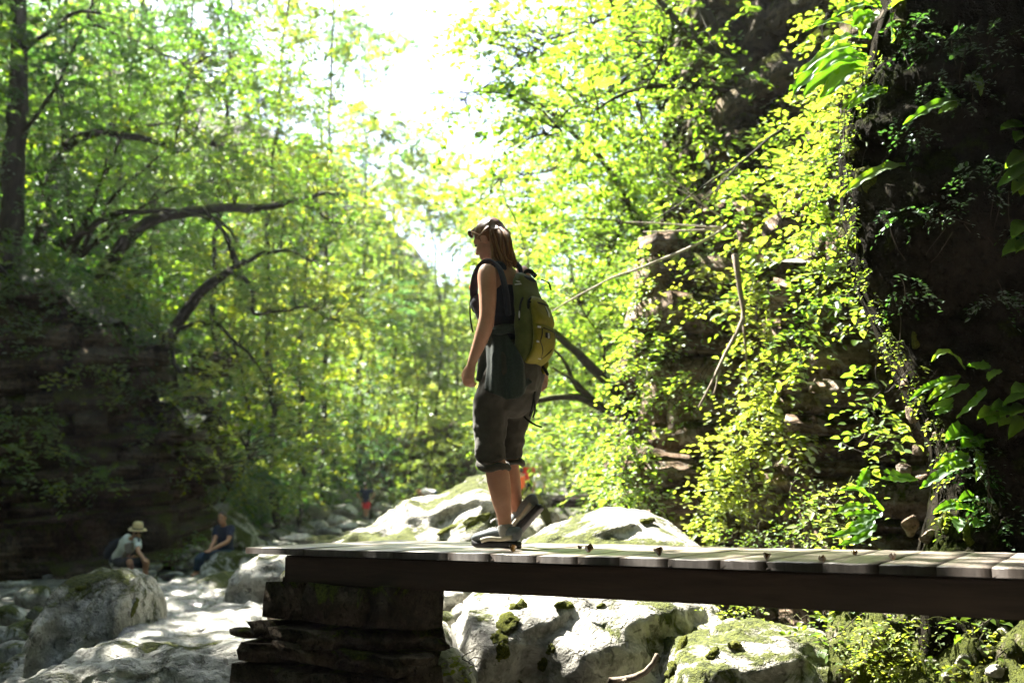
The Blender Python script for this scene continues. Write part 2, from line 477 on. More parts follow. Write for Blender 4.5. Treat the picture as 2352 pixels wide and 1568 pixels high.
def ground_mat():
    m, nt, out = nodes_of('ground_soil')
    geo = nd(nt, 'NewGeometry')
    pos = geo.outputs['Position']
    n = noise_tex(nt, pos, 3.0, 8, 0.7).outputs[0]
    nf = noise_tex(nt, pos, 22.0, 5, 0.7).outputs[0]
    soil = ramp(nt, n, [(0.35, (0.018, 0.022, 0.008)), (0.5, (0.035, 0.04, 0.012)), (0.65, (0.07, 0.05, 0.03))])
    vo = nd(nt, 'TexVoronoi', {'Vector': pos, 'Scale': 7.0})
    grav = ramp(nt, mathn(nt, 'ADD', mathn(nt, 'MULTIPLY', n, 0.6), mathn(nt, 'MULTIPLY', nf, 0.4)), [(0.35, (0.06, 0.058, 0.048)), (0.6, (0.26, 0.25, 0.22))])
    sep = nd(nt, 'SeparateXYZ', {0: geo.outputs['Normal']})
    flat = ramp(nt, mathn(nt, 'ADD', sep.outputs[2], mathn(nt, 'MULTIPLY', mathn(nt, 'SUBTRACT', n, 0.5), 0.5)), [(0.80, 0.0), (0.92, 1.0)])
    col = mixc(nt, flat, soil, grav)
    bp = nd(nt, 'Bump', {'Height': mathn(nt, 'ADD', nf, mathn(nt, 'MULTIPLY', vo.outputs[0], -0.6)), 'Strength': 0.9, 'Distance': 0.05})
    b = nd(nt, 'BsdfPrincipled', {'Base Color': col, 'Roughness': 0.85, 'Specular IOR Level': 0.25, 'Normal': bp.outputs[0]})
    nt.links.new(b.outputs[0], out.inputs[0])
    return m
M['ground'] = ground_mat()
obj('ground', GV, [grid_faces(len(gx), len(gy))], M['ground'], smooth=True, kind='structure')

# ------------------------------------------------------------------ the stream
def water_mat():
    m, nt, out = nodes_of('stream_water')
    geo = nd(nt, 'NewGeometry')
    n = noise_tex(nt, geo.outputs['Position'], 5.0, 5, 0.65, 1.0).outputs[0]
    n2 = noise_tex(nt, geo.outputs['Position'], 19.0, 4, 0.6).outputs[0]
    bp = nd(nt, 'Bump', {'Height': mathn(nt, 'ADD', n, mathn(nt, 'MULTIPLY', n2, 0.4)), 'Strength': 0.6, 'Distance': 0.05})
    foam = ramp(nt, mathn(nt, 'ADD', n, mathn(nt, 'MULTIPLY', n2, 0.25)), [(0.66, 0.0), (0.76, 0.6)])
    col = mixc(nt, foam, (0.025, 0.035, 0.03), (0.6, 0.65, 0.66))
    b = nd(nt, 'BsdfPrincipled', {'Base Color': col, 'Roughness': 0.12, 'Specular IOR Level': 0.6, 'Normal': bp.outputs[0]})
    nt.links.new(b.outputs[0], out.inputs[0])
    return m
M['water'] = water_mat()
def stream(path):
    P0 = spline(path, 60)
    nv = 9
    V = []
    for i, (x, y, w, z) in enumerate(P0):
        for j in range(nv):
            t = j / (nv - 1) * 2 - 1
            V.append((x + t * w, y, z - 0.03 * t * t))
    V = np.array(V)
    V[:, 2] += fbm(V * 1.1, 3, 5) * 0.03
    return obj('stream', V, [grid_faces(len(P0), nv)], M['water'], smooth=True, kind='structure')
stream([(-0.6, 5.2, 0.9, 0.10), (-0.9, 7, 0.8, 0.16), (-1.5, 9, 0.8, 0.30), (-2.6, 12, 0.9, 0.30), (-4.5, 15, 1.0, 0.34), (-6.6, 18.6, 1.1, 0.36), (-6.4, 22, 1.3, 0.45), (-7.5, 28, 1.5, 0.66), (-8.7, 36, 1.8, 0.85), (-9, 50, 2.0, 1.05)])

# ================================================================== boulders
def finish_rock(V, n_facets, seed, rough):
    r = np.random.default_rng(seed)
    V = V * (1 + 0.22 * fbm(V * 1.1 + seed * 3.1, 3, seed))[:, None]
    for k in range(n_facets):
        n = unit(r.normal(size=3))
        c = r.uniform(0.55, 0.9)
        over = np.maximum(0, V @ n - c)
        V = V - over[:, None] * n * 0.85
    V = V + unit(V) * (rough * (0.07 * fbm(V * 3.3 + seed, 4, seed + 5) + 0.03 * (1 - np.abs(fbm(V * 6 + seed, 3, seed + 8)))))[:, None]
    return V
def rock_V(sub, seed, facets=8, rough=1.0):
    V, F = ico(sub)
    return finish_rock(V.copy(), facets, seed, rough), F
def profile_rock(name, label, poly, Y, depth, base_px, mat, sub=6, seed=1, group=None, rough=1.0, flat=1.0, dx_back=0.0, cat='boulder'):
    """boulder whose skyline follows poly (picture points at distance Y); depth = half extent away from the camera"""
    pts = [P(px, py, Y) for px, py in poly]
    xs = np.array([p.x for p in pts])
    zs = np.array([p.z for p in pts])
    zb = P(1176, base_px, Y).z
    x0, x1 = xs.min(), xs.max()
    cx, hx = (x0 + x1) / 2, (x1 - x0) / 2
    U, F = ico(sub)
    V = U.copy()
    bumpy = fbm(U * 1.4 + seed * 5, 3, seed)
    dx = np.clip(V[:, 0], -0.999, 0.999)
    dxs = np.sign(dx) * np.abs(dx) ** 0.8
    rim = np.sqrt(1 - dx * dx)
    top = np.interp(cx + dxs * hx, xs, zs)
    zz = V[:, 2] / rim
    zz = np.sign(zz) * np.abs(zz) ** (0.75 * flat)
    yy = V[:, 1] / rim
    yy = np.sign(yy) * np.abs(yy) ** 0.8
    ends = np.clip(rim * 1.6, 0.05, 1) ** 0.6
    h = np.maximum(top - zb, 0.02)
    X = cx + dxs * hx
    Z = np.where(zz > 0, zb + zz * h, zb + zz * 0.5 * min(hx, 0.8) * ends)
    Yv = Y + yy * depth * ends * (1 + 0.25 * bumpy) + np.where(yy > 0, dx_back, 0)
    W = np.stack([X, Yv, Z], -1)
    s = min(hx, depth, max(0.2, (zs.max() - zb)))
    Np = W / s
    d = unit(W - np.array([cx, Y, zb - 0.2 * s]))
    W = W + d * (rough * s * (0.07 * fbm(Np * 2.2 + seed, 6, seed + 2, 0.58) + 0.09 * -np.abs(fbm(Np * 1.7 + seed, 4, seed + 4))))[:, None]
    o = obj(name, W, [F], mat, None, (cx, Y, zb), smooth=True)
    return tag(o, label, cat, group)
B = 'boulder'
profile_rock(B, 'long pale boulder sloping up to the right behind the bridge, left of the hiker', [(690, 1262), (800, 1228), (845, 1200), (930, 1160), (1000, 1134), (1060, 1108), (1105, 1096), (1150, 1116), (1200, 1142), (1240, 1180), (1275, 1250)], 12.5, 1.6, 1330, M['limestone_mossy'], 6, 3)
profile_rock(B, 'smooth domed pale boulder with a mossy right flank behind the bridge, right of the hiker', [(1170, 1262), (1215, 1236), (1260, 1210), (1320, 1188), (1380, 1168), (1420, 1163), (1470, 1172), (1520, 1195), (1560, 1228), (1600, 1262)], 9.0, 1.2, 1310, M['limestone'], 6, 5, rough=0.6)
profile_rock(B, 'huge sunlit white boulder streaked with moss under the middle of the bridge', [(1040, 1460), (1065, 1395), (1090, 1345), (1180, 1310), (1300, 1296), (1420, 1300), (1540, 1325), (1610, 1368), (1640, 1440), (1650, 1560)], 7.9, 1.25, 1640, M['limestone'], 6, 11, flat=0.8)
profile_rock(B, 'broad sunlit boulder with mossy patches in the bottom right, in front of the stony bank', [(1500, 1560), (1506, 1500), (1530, 1466), (1600, 1448), (1700, 1432), (1760, 1430), (1850, 1446), (1930, 1466), (1960, 1520), (1975, 1600)], 6.7, 0.85, 1660, M['limestone_mossy'], 6, 13, flat=0.7)
profile_rock(B, 'tall grey pitted boulder on the left with a steep shaded face beside the wet ledge', [(135, 1568), (140, 1500), (146, 1420), (160, 1362), (185, 1320), (235, 1306), (290, 1305), (325, 1318), (340, 1360), (345, 1420)], 9.3, 0.75, 1650, M['limestone_grey'], 6, 17, flat=0.7)
profile_rock(B, 'low grey slab of rock filling the bottom left in front of the wet ledge', [(60, 1620), (110, 1548), (180, 1500), (270, 1478), (360, 1478), (450, 1482), (540, 1488), (620, 1492), (700, 1500), (760, 1600)], 6.5, 0.7, 1720, M['limestone_grey'], 6, 19, flat=0.8)
profile_rock(B, 'mossy grey boulder heap behind the man in navy, at the foot of the green slope', [(405, 1240), (425, 1185), (450, 1150), (480, 1141), (520, 1158), (555, 1190), (590, 1222), (600, 1250)], 27.0, 1.4, 1262, M['limestone_mossy'], 5, 23)
profile_rock(B, 'rounded grey boulder behind the shoulder of the man in red shorts, left one', [(760, 1160), (768, 1130), (790, 1114), (812, 1112), (835, 1126), (850, 1165)], 56.0, 1.2, 1180, M['limestone'], 5, 29)
profile_rock(B, 'sloping pale boulder right of the man in red shorts', [(830, 1170), (845, 1135), (870, 1124), (900, 1136), (930, 1152), (950, 1180)], 54.0, 1.3, 1190, M['limestone_mossy'], 5, 31)
profile_rock(B, 'grey boulder that the man in jeans sits on', [(470, 1330), (480, 1290), (500, 1268), (540, 1262), (590, 1268), (640, 1282), (680, 1320)], 18.9, 0.8, 1345, M['limestone'], 5, 37, flat=0.8)
profile_rock(B, 'pale flat topped boulder left of the bridge end, in front of the man in jeans', [(468, 1365), (480, 1318), (510, 1308), (560, 1318), (610, 1330), (650, 1350), (670, 1400)], 14.0, 0.9, 1400, M['limestone_mossy'], 5, 41)
profile_rock(B, 'dark brown grey boulder under the tip of the bridge, next to the pier', [(540, 1330), (570, 1288), (610, 1272), (660, 1270), (700, 1300), (720, 1360)], 12.0, 0.7, 1372, M['limestone_grey'], 5, 43)
profile_rock(B, 'low boulder that the woman in the straw hat sits on', [(240, 1350), (250, 1312), (280, 1303), (320, 1305), (350, 1345)], 19.2, 0.6, 1350, M['limestone_grey'], 5, 47)
profile_rock(B, 'small pale rock capping the far end of the long boulder', [(1060, 1112), (1075, 1094), (1100, 1088), (1120, 1098), (1130, 1130)], 14.6, 0.5, 1140, M['limestone_mossy'], 4, 53)
profile_rock(B, 'yellow green mossy bank rock between the hiker and the far footbridge', [(1180, 1230), (1195, 1140), (1215, 1128), (1245, 1140), (1262, 1180), (1280, 1235)], 17.0, 0.9, 1260, M['moss'], 5, 59)
profile_rock(B, 'wet dark rock beside the right foot of the pier', [(940, 1600), (960, 1520), (1000, 1480), (1045, 1490), (1085, 1530), (1105, 1620)], 6.3, 0.5, 1640, M['limestone_grey'], 5, 61)
profile_rock(B, 'green mossy rock wedged between the pier and the huge white boulder', [(950, 1560), (975, 1420), (1000, 1412), (1030, 1440), (1070, 1500), (1110, 1580)], 7.6, 0.6, 1640, M['limestone_mossy'], 5, 67)

# loose boulders: shared shapes, placed one by one
ROCKS = []
for k in range(9):
    V, F = rock_V(3, 100 + k, 9)
    ROCKS.append(V / np.abs(V).max(0))
ROCK_F = ico(3)[1]
_rock_me = {}
def loose(px, py, Y, w, h, matname, label, group, d=None, name='boulder', cat='boulder', base=None):
    """boulder w x h (picture px at distance Y) with its middle at px,py"""
    k = random.randrange(9)
    if (k, matname) not in _rock_me:
        me = make_mesh('boulder', ROCKS[k], [ROCK_F], None, True)
        me.materials.append(M[matname])
        _rock_me[(k, matname)] = me
    o = bpy.data.objects.new(name, _rock_me[(k, matname)])
    s = Y / FPX
    o.location = P(px, py, Y)
    o.scale = (w * s / 2, (d or (w * s * random.uniform(0.7, 1.0))) / 2, h * s / 2)
    o.rotation_euler = (random.uniform(-.15, .15), random.uniform(-.12, .12), random.choice((0, PI)) + random.uniform(-.35, .35))
    COL.objects.link(o)
    return tag(o, label, cat, group)
for px, py, Y, w, h in [(85, 1375, 14.5, 105, 62), (20, 1415, 13, 90, 60), (95, 1412, 12.5, 70, 44), (40, 1455, 11.5, 110, 58), (80, 1440, 11, 60, 40), (110, 1470, 10.5, 60, 46), (25, 1500, 10.5, 90, 70), (75, 1495, 10, 66, 56), (60, 1530, 9.3, 90, 60), (15, 1555, 9, 80, 70), (120, 1400, 15, 60, 34), (8, 1462, 11, 60, 60), (100, 1550, 8.6, 60, 60), (40, 1580, 8.4, 70, 50), (150, 1356, 16.5, 60, 40)]:
    LB = {(85, 1375): 'broad pale boulder behind the others at the left, nearest the foot of the left cliff', (20, 1415): 'round boulder cut by the left edge of the picture, below the left cliff', (40, 1455): 'wide grey boulder at the left edge, halfway down the bottom left jumble', (25, 1500): 'tall boulder cut by the left edge, below the wide grey one', (15, 1555): 'boulder in the very bottom left corner of the picture', (60, 1530): 'pale boulder just right of the one in the bottom left corner', (95, 1412): 'boulder touching the tall grey pitted boulder on its left side'}
    loose(px, py, Y, w, h, random.choice(('limestone', 'limestone', 'limestone_grey')), LB.get((px, py), 'smaller pale grey stone filling the jumble at the bottom left corner'), 'boulders at the bottom left corner')
for px, py, Y, w, h in [(420, 1300, 21, 46, 24), (390, 1280, 22, 40, 22), (450, 1285, 20.5, 44, 30), (372, 1250, 23, 34, 22), (410, 1248, 24, 40, 16), (440, 1262, 22, 50, 22), (395, 1320, 19.5, 60, 18), (360, 1300, 20, 36, 26), (430, 1330, 18.5, 70, 16), (470, 1252, 24, 40, 22), (365, 1225, 25, 30, 16), (345, 1318, 19, 30, 22), (462, 1305, 20, 44, 30), (405, 1345, 17.5, 90, 18), (480, 1335, 17, 56, 20), (378, 1345, 17, 50, 22), (350, 1270, 22, 26, 30), (425, 1275, 21.5, 30, 20), (455, 1225, 26, 44, 20)]:
    loose(px, py, Y, w, h, random.choice(('limestone', 'limestone_mossy', 'limestone_grey')), 'small grey rock on the stream bank between the two seated people', 'rocks between the two seated people')
for px, py, Y, w, h in [(735, 1170, 42, 62, 44), (680, 1188, 40, 70, 32), (725, 1210, 33, 60, 42), (790, 1172, 44, 70, 34), (770, 1195, 36, 50, 30), (700, 1215, 31, 44, 30), (655, 1195, 36, 36, 22), (826, 1203, 43, 70, 20), (760, 1222, 28, 70, 30), (640, 1224, 27, 56, 24), (690, 1236, 24, 90, 26), (800, 1210, 30, 60, 24), (878, 1186, 44, 44, 26), (610, 1232, 25, 40, 16), (745, 1240, 22, 80, 24), (880, 1166, 47, 50, 22), (620, 1205, 33, 30, 14), (655, 1250, 21, 80, 18), (600, 1262, 20, 50, 20)]:
    LB = {(735, 1170): 'rounded pale boulder first to the left of the man in red shorts', (680, 1188): 'low grey boulder second to the left of the man in red shorts', (725, 1210): 'mossy rounded boulder at the water in front of the man in red shorts', (790, 1172): 'white boulder right behind the legs of the man in red shorts', (826, 1203): 'flat pale boulder under the feet of the man in red shorts', (690, 1236): 'long low pale rock just above the tip of the bridge', (745, 1240): 'long pale rock between the bridge tip and the long sloping boulder', (655, 1250): 'flat rock touching the far corner of the bridge tip', (880, 1166): 'small pale boulder at the upper end of the long sloping boulder'}
    loose(px, py, Y, w, h, random.choice(('limestone', 'limestone', 'limestone_mossy')), LB.get((px, py), 'smaller rounded stone on the stream bed around the man in red shorts'), 'boulders on the stream bed upstream')
for px, py, Y, w, h in [(990, 1385, 9.5, 70, 50), (1040, 1372, 10, 70, 44), (1010, 1425, 8.8, 70, 50), (1060, 1410, 9, 60, 46), (975, 1430, 8.6, 60, 44), (1035, 1465, 8.2, 70, 50), (1000, 1350, 11, 90, 40), (1085, 1450, 8, 60, 40), (1060, 1500, 7.4, 60, 44)]:
    loose(px, py, Y, w, h, 'limestone', 'white wet cobble between the pier and the huge white boulder', 'cobbles seen under the bridge beside the pier')
for px, py, Y, w, h in [(1235, 1165, 22, 60, 40), (1262, 1185, 20, 50, 40), (1255, 1148, 25, 30, 22), (1225, 1195, 18, 50, 40)]:
    loose(px, py, Y, w, h, 'limestone_mossy', 'mossy rock piled at the near end of the far footbridge', 'rocks at the end of the far footbridge')
# pebbles and gravel on the stream bed
mbp = MB()
iv, if_ = ico(1)
pr = np.random.default_rng(5)
for _ in range(2600):
    y = 4.5 + 42 * pr.random() ** 1.6
    xl, xr = float(lerp_tab(XL, y)), float(lerp_tab(XR, y))
    x = pr.uniform(xl + 0.2, xr - 0.2)
    s = pr.uniform(0.03, 0.14) * (0.7 + y / 30)
    V = iv * (1 + 0.25 * pr.normal(size=(len(iv), 1)) * 0.6) * np.array([s * pr.uniform(.8, 1.5), s * pr.uniform(.8, 1.3), s * pr.uniform(.4, .8)])
    mbp.add(V + np.array([x, y, gz(x, y) + s * 0.2]), if_)
mbp.build('gravel', M['limestone'], smooth=True, kind='stuff')

# ------------------------------------------------------------------ wet rock ledge of flat stones
root = thing('rock_ledge', 'glistening wet ledge of flat stone layers leading towards the bridge pier on the left', 'rock ledge', (-3.4, 9.5, 0.3))
lr = np.random.default_rng(21)
LEDGE_W = [(6.6, -2.75, -1.45), (8, -3.15, -1.8), (9.5, -3.7, -2.35), (11, -4.25, -2.95), (13.4, -4.95, -3.7)]
y = 6.7
while y < 13.4:
    dy = lr.uniform(0.32, 0.6)
    xl = np.interp(y, [r[0] for r in LEDGE_W], [r[1] for r in LEDGE_W])
    xr = np.interp(y, [r[0] for r in LEDGE_W], [r[2] for r in LEDGE_W])
    x = xl + lr.uniform(-.1, .1)
    while x < xr:
        w = lr.uniform(0.32, 0.85)
        V, F = ico(3)
        V = np.sign(V) * np.abs(V) ** 0.45
        V = V * np.array([w * 0.54, dy * 0.56, 0.17])
        V[:, :2] += 0.06 * np.stack([fbm(V * 2.2 + x * 9 + 4, 3, 2), fbm(V * 2.2 + y * 9, 3, 7)], -1)
        top = 0.55 + lr.uniform(-0.05, 0.04) + (0.06 if y > 12 else 0)
        V[:, 2] += 0.05 * fbm(V * 7 + x + 7 * y, 4, 11) + V[:, 1] * 0.05
        obj('flat_stone', V + np.array([x + w / 2, y + dy / 2, top - 0.02]), [F], M['ledge_rock'], root, smooth=True)
        x += w * 1.0
    y += dy * 0.98
V, F = box((-3.3, 10.0, 0.0), 2.6, 7.2, 0.75)
nb = np.array(V)
nb[:, 0] += (nb[:, 1] - 10) * -0.34
obj('bedrock', nb, [F], M['limestone_grey'], root)

# ================================================================== cliffs
BLOCK = []
br = np.random.default_rng(44)
for k in range(10):
    b = bmesh.new()
    bmesh.ops.create_cube(b, size=1.0)
    bmesh.ops.subdivide_edges(b, edges=b.edges[:], cuts=1, use_grid_fill=True)
    V = np.array([v.co[:] for v in b.verts])
    b.verts.ensure_lookup_table()
    F = np.array([[v.index for v in f.verts] for f in b.faces])
    b.free()
    nz = (np.abs(V) > 0.4).sum(1)
    V = V * np.where(nz == 3, 0.955, np.where(nz == 2, 0.985, 1.0))[:, None]
    V = V + br.normal(size=V.shape) * np.array([0.04, 0.045, 0.04])
    BLOCK.append((V, F))
_block_me = {}
def block(parent, c, size, rz, tilt, mat, name='rock_block'):
    k = random.randrange(10)
    key = (k, mat.name)
    if key not in _block_me:
        me = make_mesh(name, BLOCK[k][0], [BLOCK[k][1]])
        me.materials.append(mat)
        _block_me[key] = me
    o = bpy.data.objects.new(name, _block_me[key])
    o.location = c
    o.scale = size
    o.rotation_euler = (random.uniform(-.09, .09), tilt + random.uniform(-.05, .05), rz + random.uniform(-.13, .13))
    put(o, parent)
    return o
def block_wall(parent, plan, z0, z1, hr, lr_, depth, mat, tilt=0.0, skip=0.08, lean=0.0, jut=0.22, back=True, zbot=None, backmat=None, topfn=None):
    plan = np.asarray(plan, dtype=float)
    seg = np.linalg.norm(np.diff(plan, axis=0), axis=1)
    cum = np.concatenate([[0], np.cumsum(seg)])
    def at(s):
        i = min(max(np.searchsorted(cum, s) - 1, 0), len(seg) - 1)
        t = (s - cum[i]) / seg[i]
        p = plan[i] * (1 - t) + plan[i + 1] * t
        d = (plan[i + 1] - plan[i]) / seg[i]
        return p, d, np.array([d[1], -d[0]])
    s0 = 0.0
    while s0 < cum[-1]:
        cw_ = min(random.uniform(2.2, 4.5) * (lr_[0] + lr_[1]) * 0.5, cum[-1] - s0)
        if cum[-1] - s0 - cw_ < lr_[0]:
            cw_ = cum[-1] - s0
        cj = random.uniform(-jut, jut) * 0.8
        z = z0 - random.uniform(0, hr[1])
        while z < z1:
            h = random.uniform(*hr) * (1.6 if random.random() < 0.15 else 1)
            rj = cj + random.uniform(-jut, jut) * 0.4
            s = s0 + random.uniform(-0.3, 0.0) * lr_[0]
            while s < s0 + cw_ - 0.02:
                l = min(random.uniform(*lr_) * (1.5 if random.random() < 0.2 else 1), s0 + cw_ - s + 0.1 * lr_[0])
                sm = min(max(s + l / 2, 0), cum[-1])
                p, d, n = at(sm)
                zz = z + tilt * (sm - cum[-1] / 2)
                if random.random() > skip and (topfn is None or zz < topfn(p)):
                    j = rj + random.uniform(-jut, jut) * 0.45
                    q = p + n * (j - depth * 0.5 + lean * (zz - z0))
                    block(parent, (q[0], q[1], zz + h / 2), (l * 1.0, depth, h * 0.98), math.atan2(d[1], d[0]), -math.atan(tilt), mat)
                s += l
            z += h
        s0 += cw_
    if back:
        n_s, n_z = 30, 16
        V = []
        for s in np.linspace(0, cum[-1], n_s):
            p, d, n = at(s)
            for zz in np.linspace(zbot if zbot is not None else z0, z1, n_z):
                q = p + n * (-depth * 0.35 + lean * (zz - z0))
                V.append((q[0], q[1], min(zz, topfn(p)) if topfn else zz))
        V = np.array(V)
        V[:, :2] += 0.12 * np.stack([fbm(V * 1.5, 3, 4), fbm(V * 1.5 + 9, 3, 6)], -1)
        obj('bedrock', V, [grid_faces(n_s, n_z)], backmat or mat, parent, smooth=True)

# left cliff: dark layered rock with a squared right corner
cl = thing('cliff', 'dark layered rock cliff on the left with trees on its top edge', None, (-9, 22, 0))
del_keys = [k for k in ('label', 'category') if k in cl]
cl['kind'] = 'structure'
LC = [(-13.5, 20.0), (-10.6, 20.4), (-9.0, 20.8), (-7.9, 21.4), (-7.25, 22.4), (-7.2, 24.5), (-8.5, 28)]
def lc_top(p):
    return np.interp(p[0], [-13, -10.4, -8.7, -8.0, -7.55, -7.2], [6.6, 6.2, 5.7, 5.0, 4.1, 3.2]) + 0.28 * math.sin(p[0] * 5.1) + 0.15 * math.sin(p[0] * 13 + p[1])
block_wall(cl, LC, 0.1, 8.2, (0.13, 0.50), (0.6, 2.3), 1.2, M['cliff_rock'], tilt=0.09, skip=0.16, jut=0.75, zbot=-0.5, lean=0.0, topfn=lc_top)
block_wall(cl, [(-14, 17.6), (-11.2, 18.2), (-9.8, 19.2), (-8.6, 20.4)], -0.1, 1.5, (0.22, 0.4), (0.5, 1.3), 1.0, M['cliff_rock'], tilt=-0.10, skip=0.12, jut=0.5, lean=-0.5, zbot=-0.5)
# its top, where the trees stand
n_a, n_b = 26, 14
tv = []
for i in range(n_a):
    s = i / (n_a - 1)
    p = spline(LC, n_a)[i]
    for j in range(n_b):
        t = j / (n_b - 1)
        q = p * (1 - t) + np.array([-15.0, 29.0]) * t
        tv.append((q[0], q[1], lc_top(p) + 0.1 + t * 3.5))
tv = np.array(tv)
tv[:, 2] += 0.25 * fbm(tv * 0.9, 3, 8)
obj('cliff_top', tv, [grid_faces(n_a, n_b)], M['ground'], cl, smooth=True)

# cliff in the centre distance, brown tilted strata
cc = thing('cliff', None, None, (-6, 60, 2))
cc['kind'] = 'structure'
block_wall(cc, [(-13.0, 60), (-9, 59), (-5, 59.5), (-2.0, 62)], 0.8, 5.6, (0.8, 1.4), (2.0, 5.0), 1.5, M['cliff_brown'], tilt=0.22, skip=0.0, jut=0.5, zbot=0)

# sunlit right hand cliff with ivy
cm = thing('cliff', None, None, (2.4, 10, 0))
cm['kind'] = 'structure'
MC = [(2.1, 16), (1.6, 13.0), (1.42, 11.0), (1.6, 10.65), (2.35, 10.4), (2.42, 10.0), (2.28, 8.95), (2.45, 8.6), (3.3, 8.4), (3.9, 7.6)]
block_wall(cm, MC, -0.1, 5.0, (0.10, 0.30), (0.2, 0.75), 0.7, M['cliff_brown'], tilt=-0.05, skip=0.10, jut=0.26, zbot=-0.5, topfn=lambda p: np.interp(p[0], [1.3, 2.0, 2.5, 3.3], [4.0, 4.5, 4.4, 3.9]) + 0.5 * math.sin(p[0] * 9 + p[1] * 3))
block_wall(cm, [(3.0, 18), (2.5, 15.5), (2.45, 13.4), (2.75, 12.0), (3.3, 11.0), (3.9, 10.0), (4.6, 9.2)], 4.2, 10.0, (0.14, 0.38), (0.3, 0.9), 0.8, M['cliff_rock'], tilt=-0.04, skip=0.10, jut=0.3, zbot=3.8)
tv = []
A = spline(MC, 30)
Bq = spline([(3.0, 18), (2.5, 15.5), (2.45, 13.4), (2.75, 12.0), (3.3, 11.0), (3.9, 10.0), (4.6, 9.2)], 30)
for i in range(30):
    for j in range(6):
        t = j / 5
        q = A[i] * (1 - t) + Bq[i] * t
        tv.append((q[0], q[1], 3.9 + 0.9 * t))
tv = np.array(tv)
tv[:, 2] += 0.12 * fbm(tv * 1.4, 3, 8)
obj('cliff_top', tv, [grid_faces(30, 6)], M['ground'], cm, smooth=True)
# behind it the wall runs on upstream to the far footbridge
block_wall(cm, [(3.2, 34), (2.75, 30), (2.5, 26), (1.9, 21), (2.2, 16)], 0.4, 4.4, (0.3, 0.7), (0.6, 1.6), 0.9, M['cliff_brown'], tilt=0.0, skip=0.08, jut=0.4, zbot=0)

# near right cliff: black, overhanging, in full shade
SIL = [(-40, 2070), (0, 2055), (60, 2030), (120, 2012), (180, 1985), (240, 1960), (290, 1945), (340, 1938), (400, 1946), (440, 1936), (500, 1950), (560, 1962), (610, 1962), (650, 1985), (700, 2010), (760, 2035), (800, 2062), (850, 2088), (900, 2110), (960, 2140), (1010, 2172), (1060, 2176), (1120, 2180), (1180, 2168), (1230, 2150), (1300, 2120), (1380, 2100)]
YH = 5.9
sz = np.array([P(x, y, YH).z for y, x in SIL])[::-1]
sx = np.array([P(x, y, YH).x for y, x in SIL])[::-1]
NC = [(3.6, 8.3), (2.75, 7.4), (2.25, 6.6), (2.02, 6.05), (2.0, 5.80), (2.12, 5.62), (2.45, 5.5), (2.85, 5.4), (3.3, 5.25), (3.9, 4.9), (4.5, 4.0), (4.7, 1.5), (4.6, -2), (4.2, -7)]
nS, nZ = 190, 200
S = spline(NC, nS)
zz = np.linspace(-0.3, 10.5, nZ)
ax, az = np.meshgrid(np.arange(nS), zz, indexing='ij')
X = S[:, 0][:, None] + 0 * az
Yv = S[:, 1][:, None] + 0 * az
off = np.interp(az, sz, sx) - 2.0
wgt = np.clip(1.25 - np.abs(np.linspace(0, 13, nS)[:, None] - 4.0) / 5.5, 0.0, 1)
X = X + off * wgt
over = np.maximum(0, az - 5.6)  # overhang above the view, shaped to keep the cliff face in shade
Yv = Yv - over * 0.45 * np.clip((np.linspace(0, 13, nS)[:, None] - 3) / 4, 0, 1)
X = X - np.maximum(0, az - 5.2) * 0.32
cv = np.stack([X, Yv, az], -1).reshape(-1, 3)
lay = np.stack([cv[:, 0] * 0.6, cv[:, 1] * 0.6, cv[:, 2] * 3.2], -1)
disp = 0.10 * fbm(cv * 1.3, 5, 12) + 0.11 * fbm(lay, 4, 15) + 0.05 * -np.abs(fbm(cv * 3.2, 4, 19))
disp = disp + 0.045 * fbm(cv * 8.0, 4, 23) + 0.03 * np.abs(fbm(cv * 17.0, 3, 29))
cv[:, 0] -= disp * 0.5
cv[:, 1] -= disp * 0.9
CLIFF_BVH = BVHTree.FromPolygons([tuple(v) for v in cv], [tuple(int(i) for i in f) for f in grid_faces(nS, nZ)])
def hit_y(px, py, default):
    """distance at which the near cliff stands behind a point"""
    h = CLIFF_BVH.ray_cast(EYE, ray(px, py).normalized(), 12.0)[0]
    return h.y if h is not None else default
cn = thing('cliff', None, None, (2.4, 5.2, 0))
cn['kind'] = 'structure'
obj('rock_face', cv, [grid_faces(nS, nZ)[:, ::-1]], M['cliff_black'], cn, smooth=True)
# unseen gorge wall behind the camera, added to block light from behind
gb = []
BK = spline([(4.2, -7), (2.5, -9.5), (-2, -11), (-7, -9.5), (-9.5, -4), (-10.5, 3)], 60)
for i in range(60):
    for j in range(30):
        z = -0.8 + 15.0 * j / 29
        c_ = BK[i] * (1 - 0.012 * z)
        gb.append((c_[0], c_[1], z))
gb = np.array(gb)
dn = 0.5 * fbm(gb * np.array([.4, .4, 1.2]), 4, 3)
gb[:, 0] += dn
gb[:, 1] += dn
obj('unseen_rock_wall', gb, [grid_faces(60, 30)], M['cliff_rock'], cn, smooth=True)
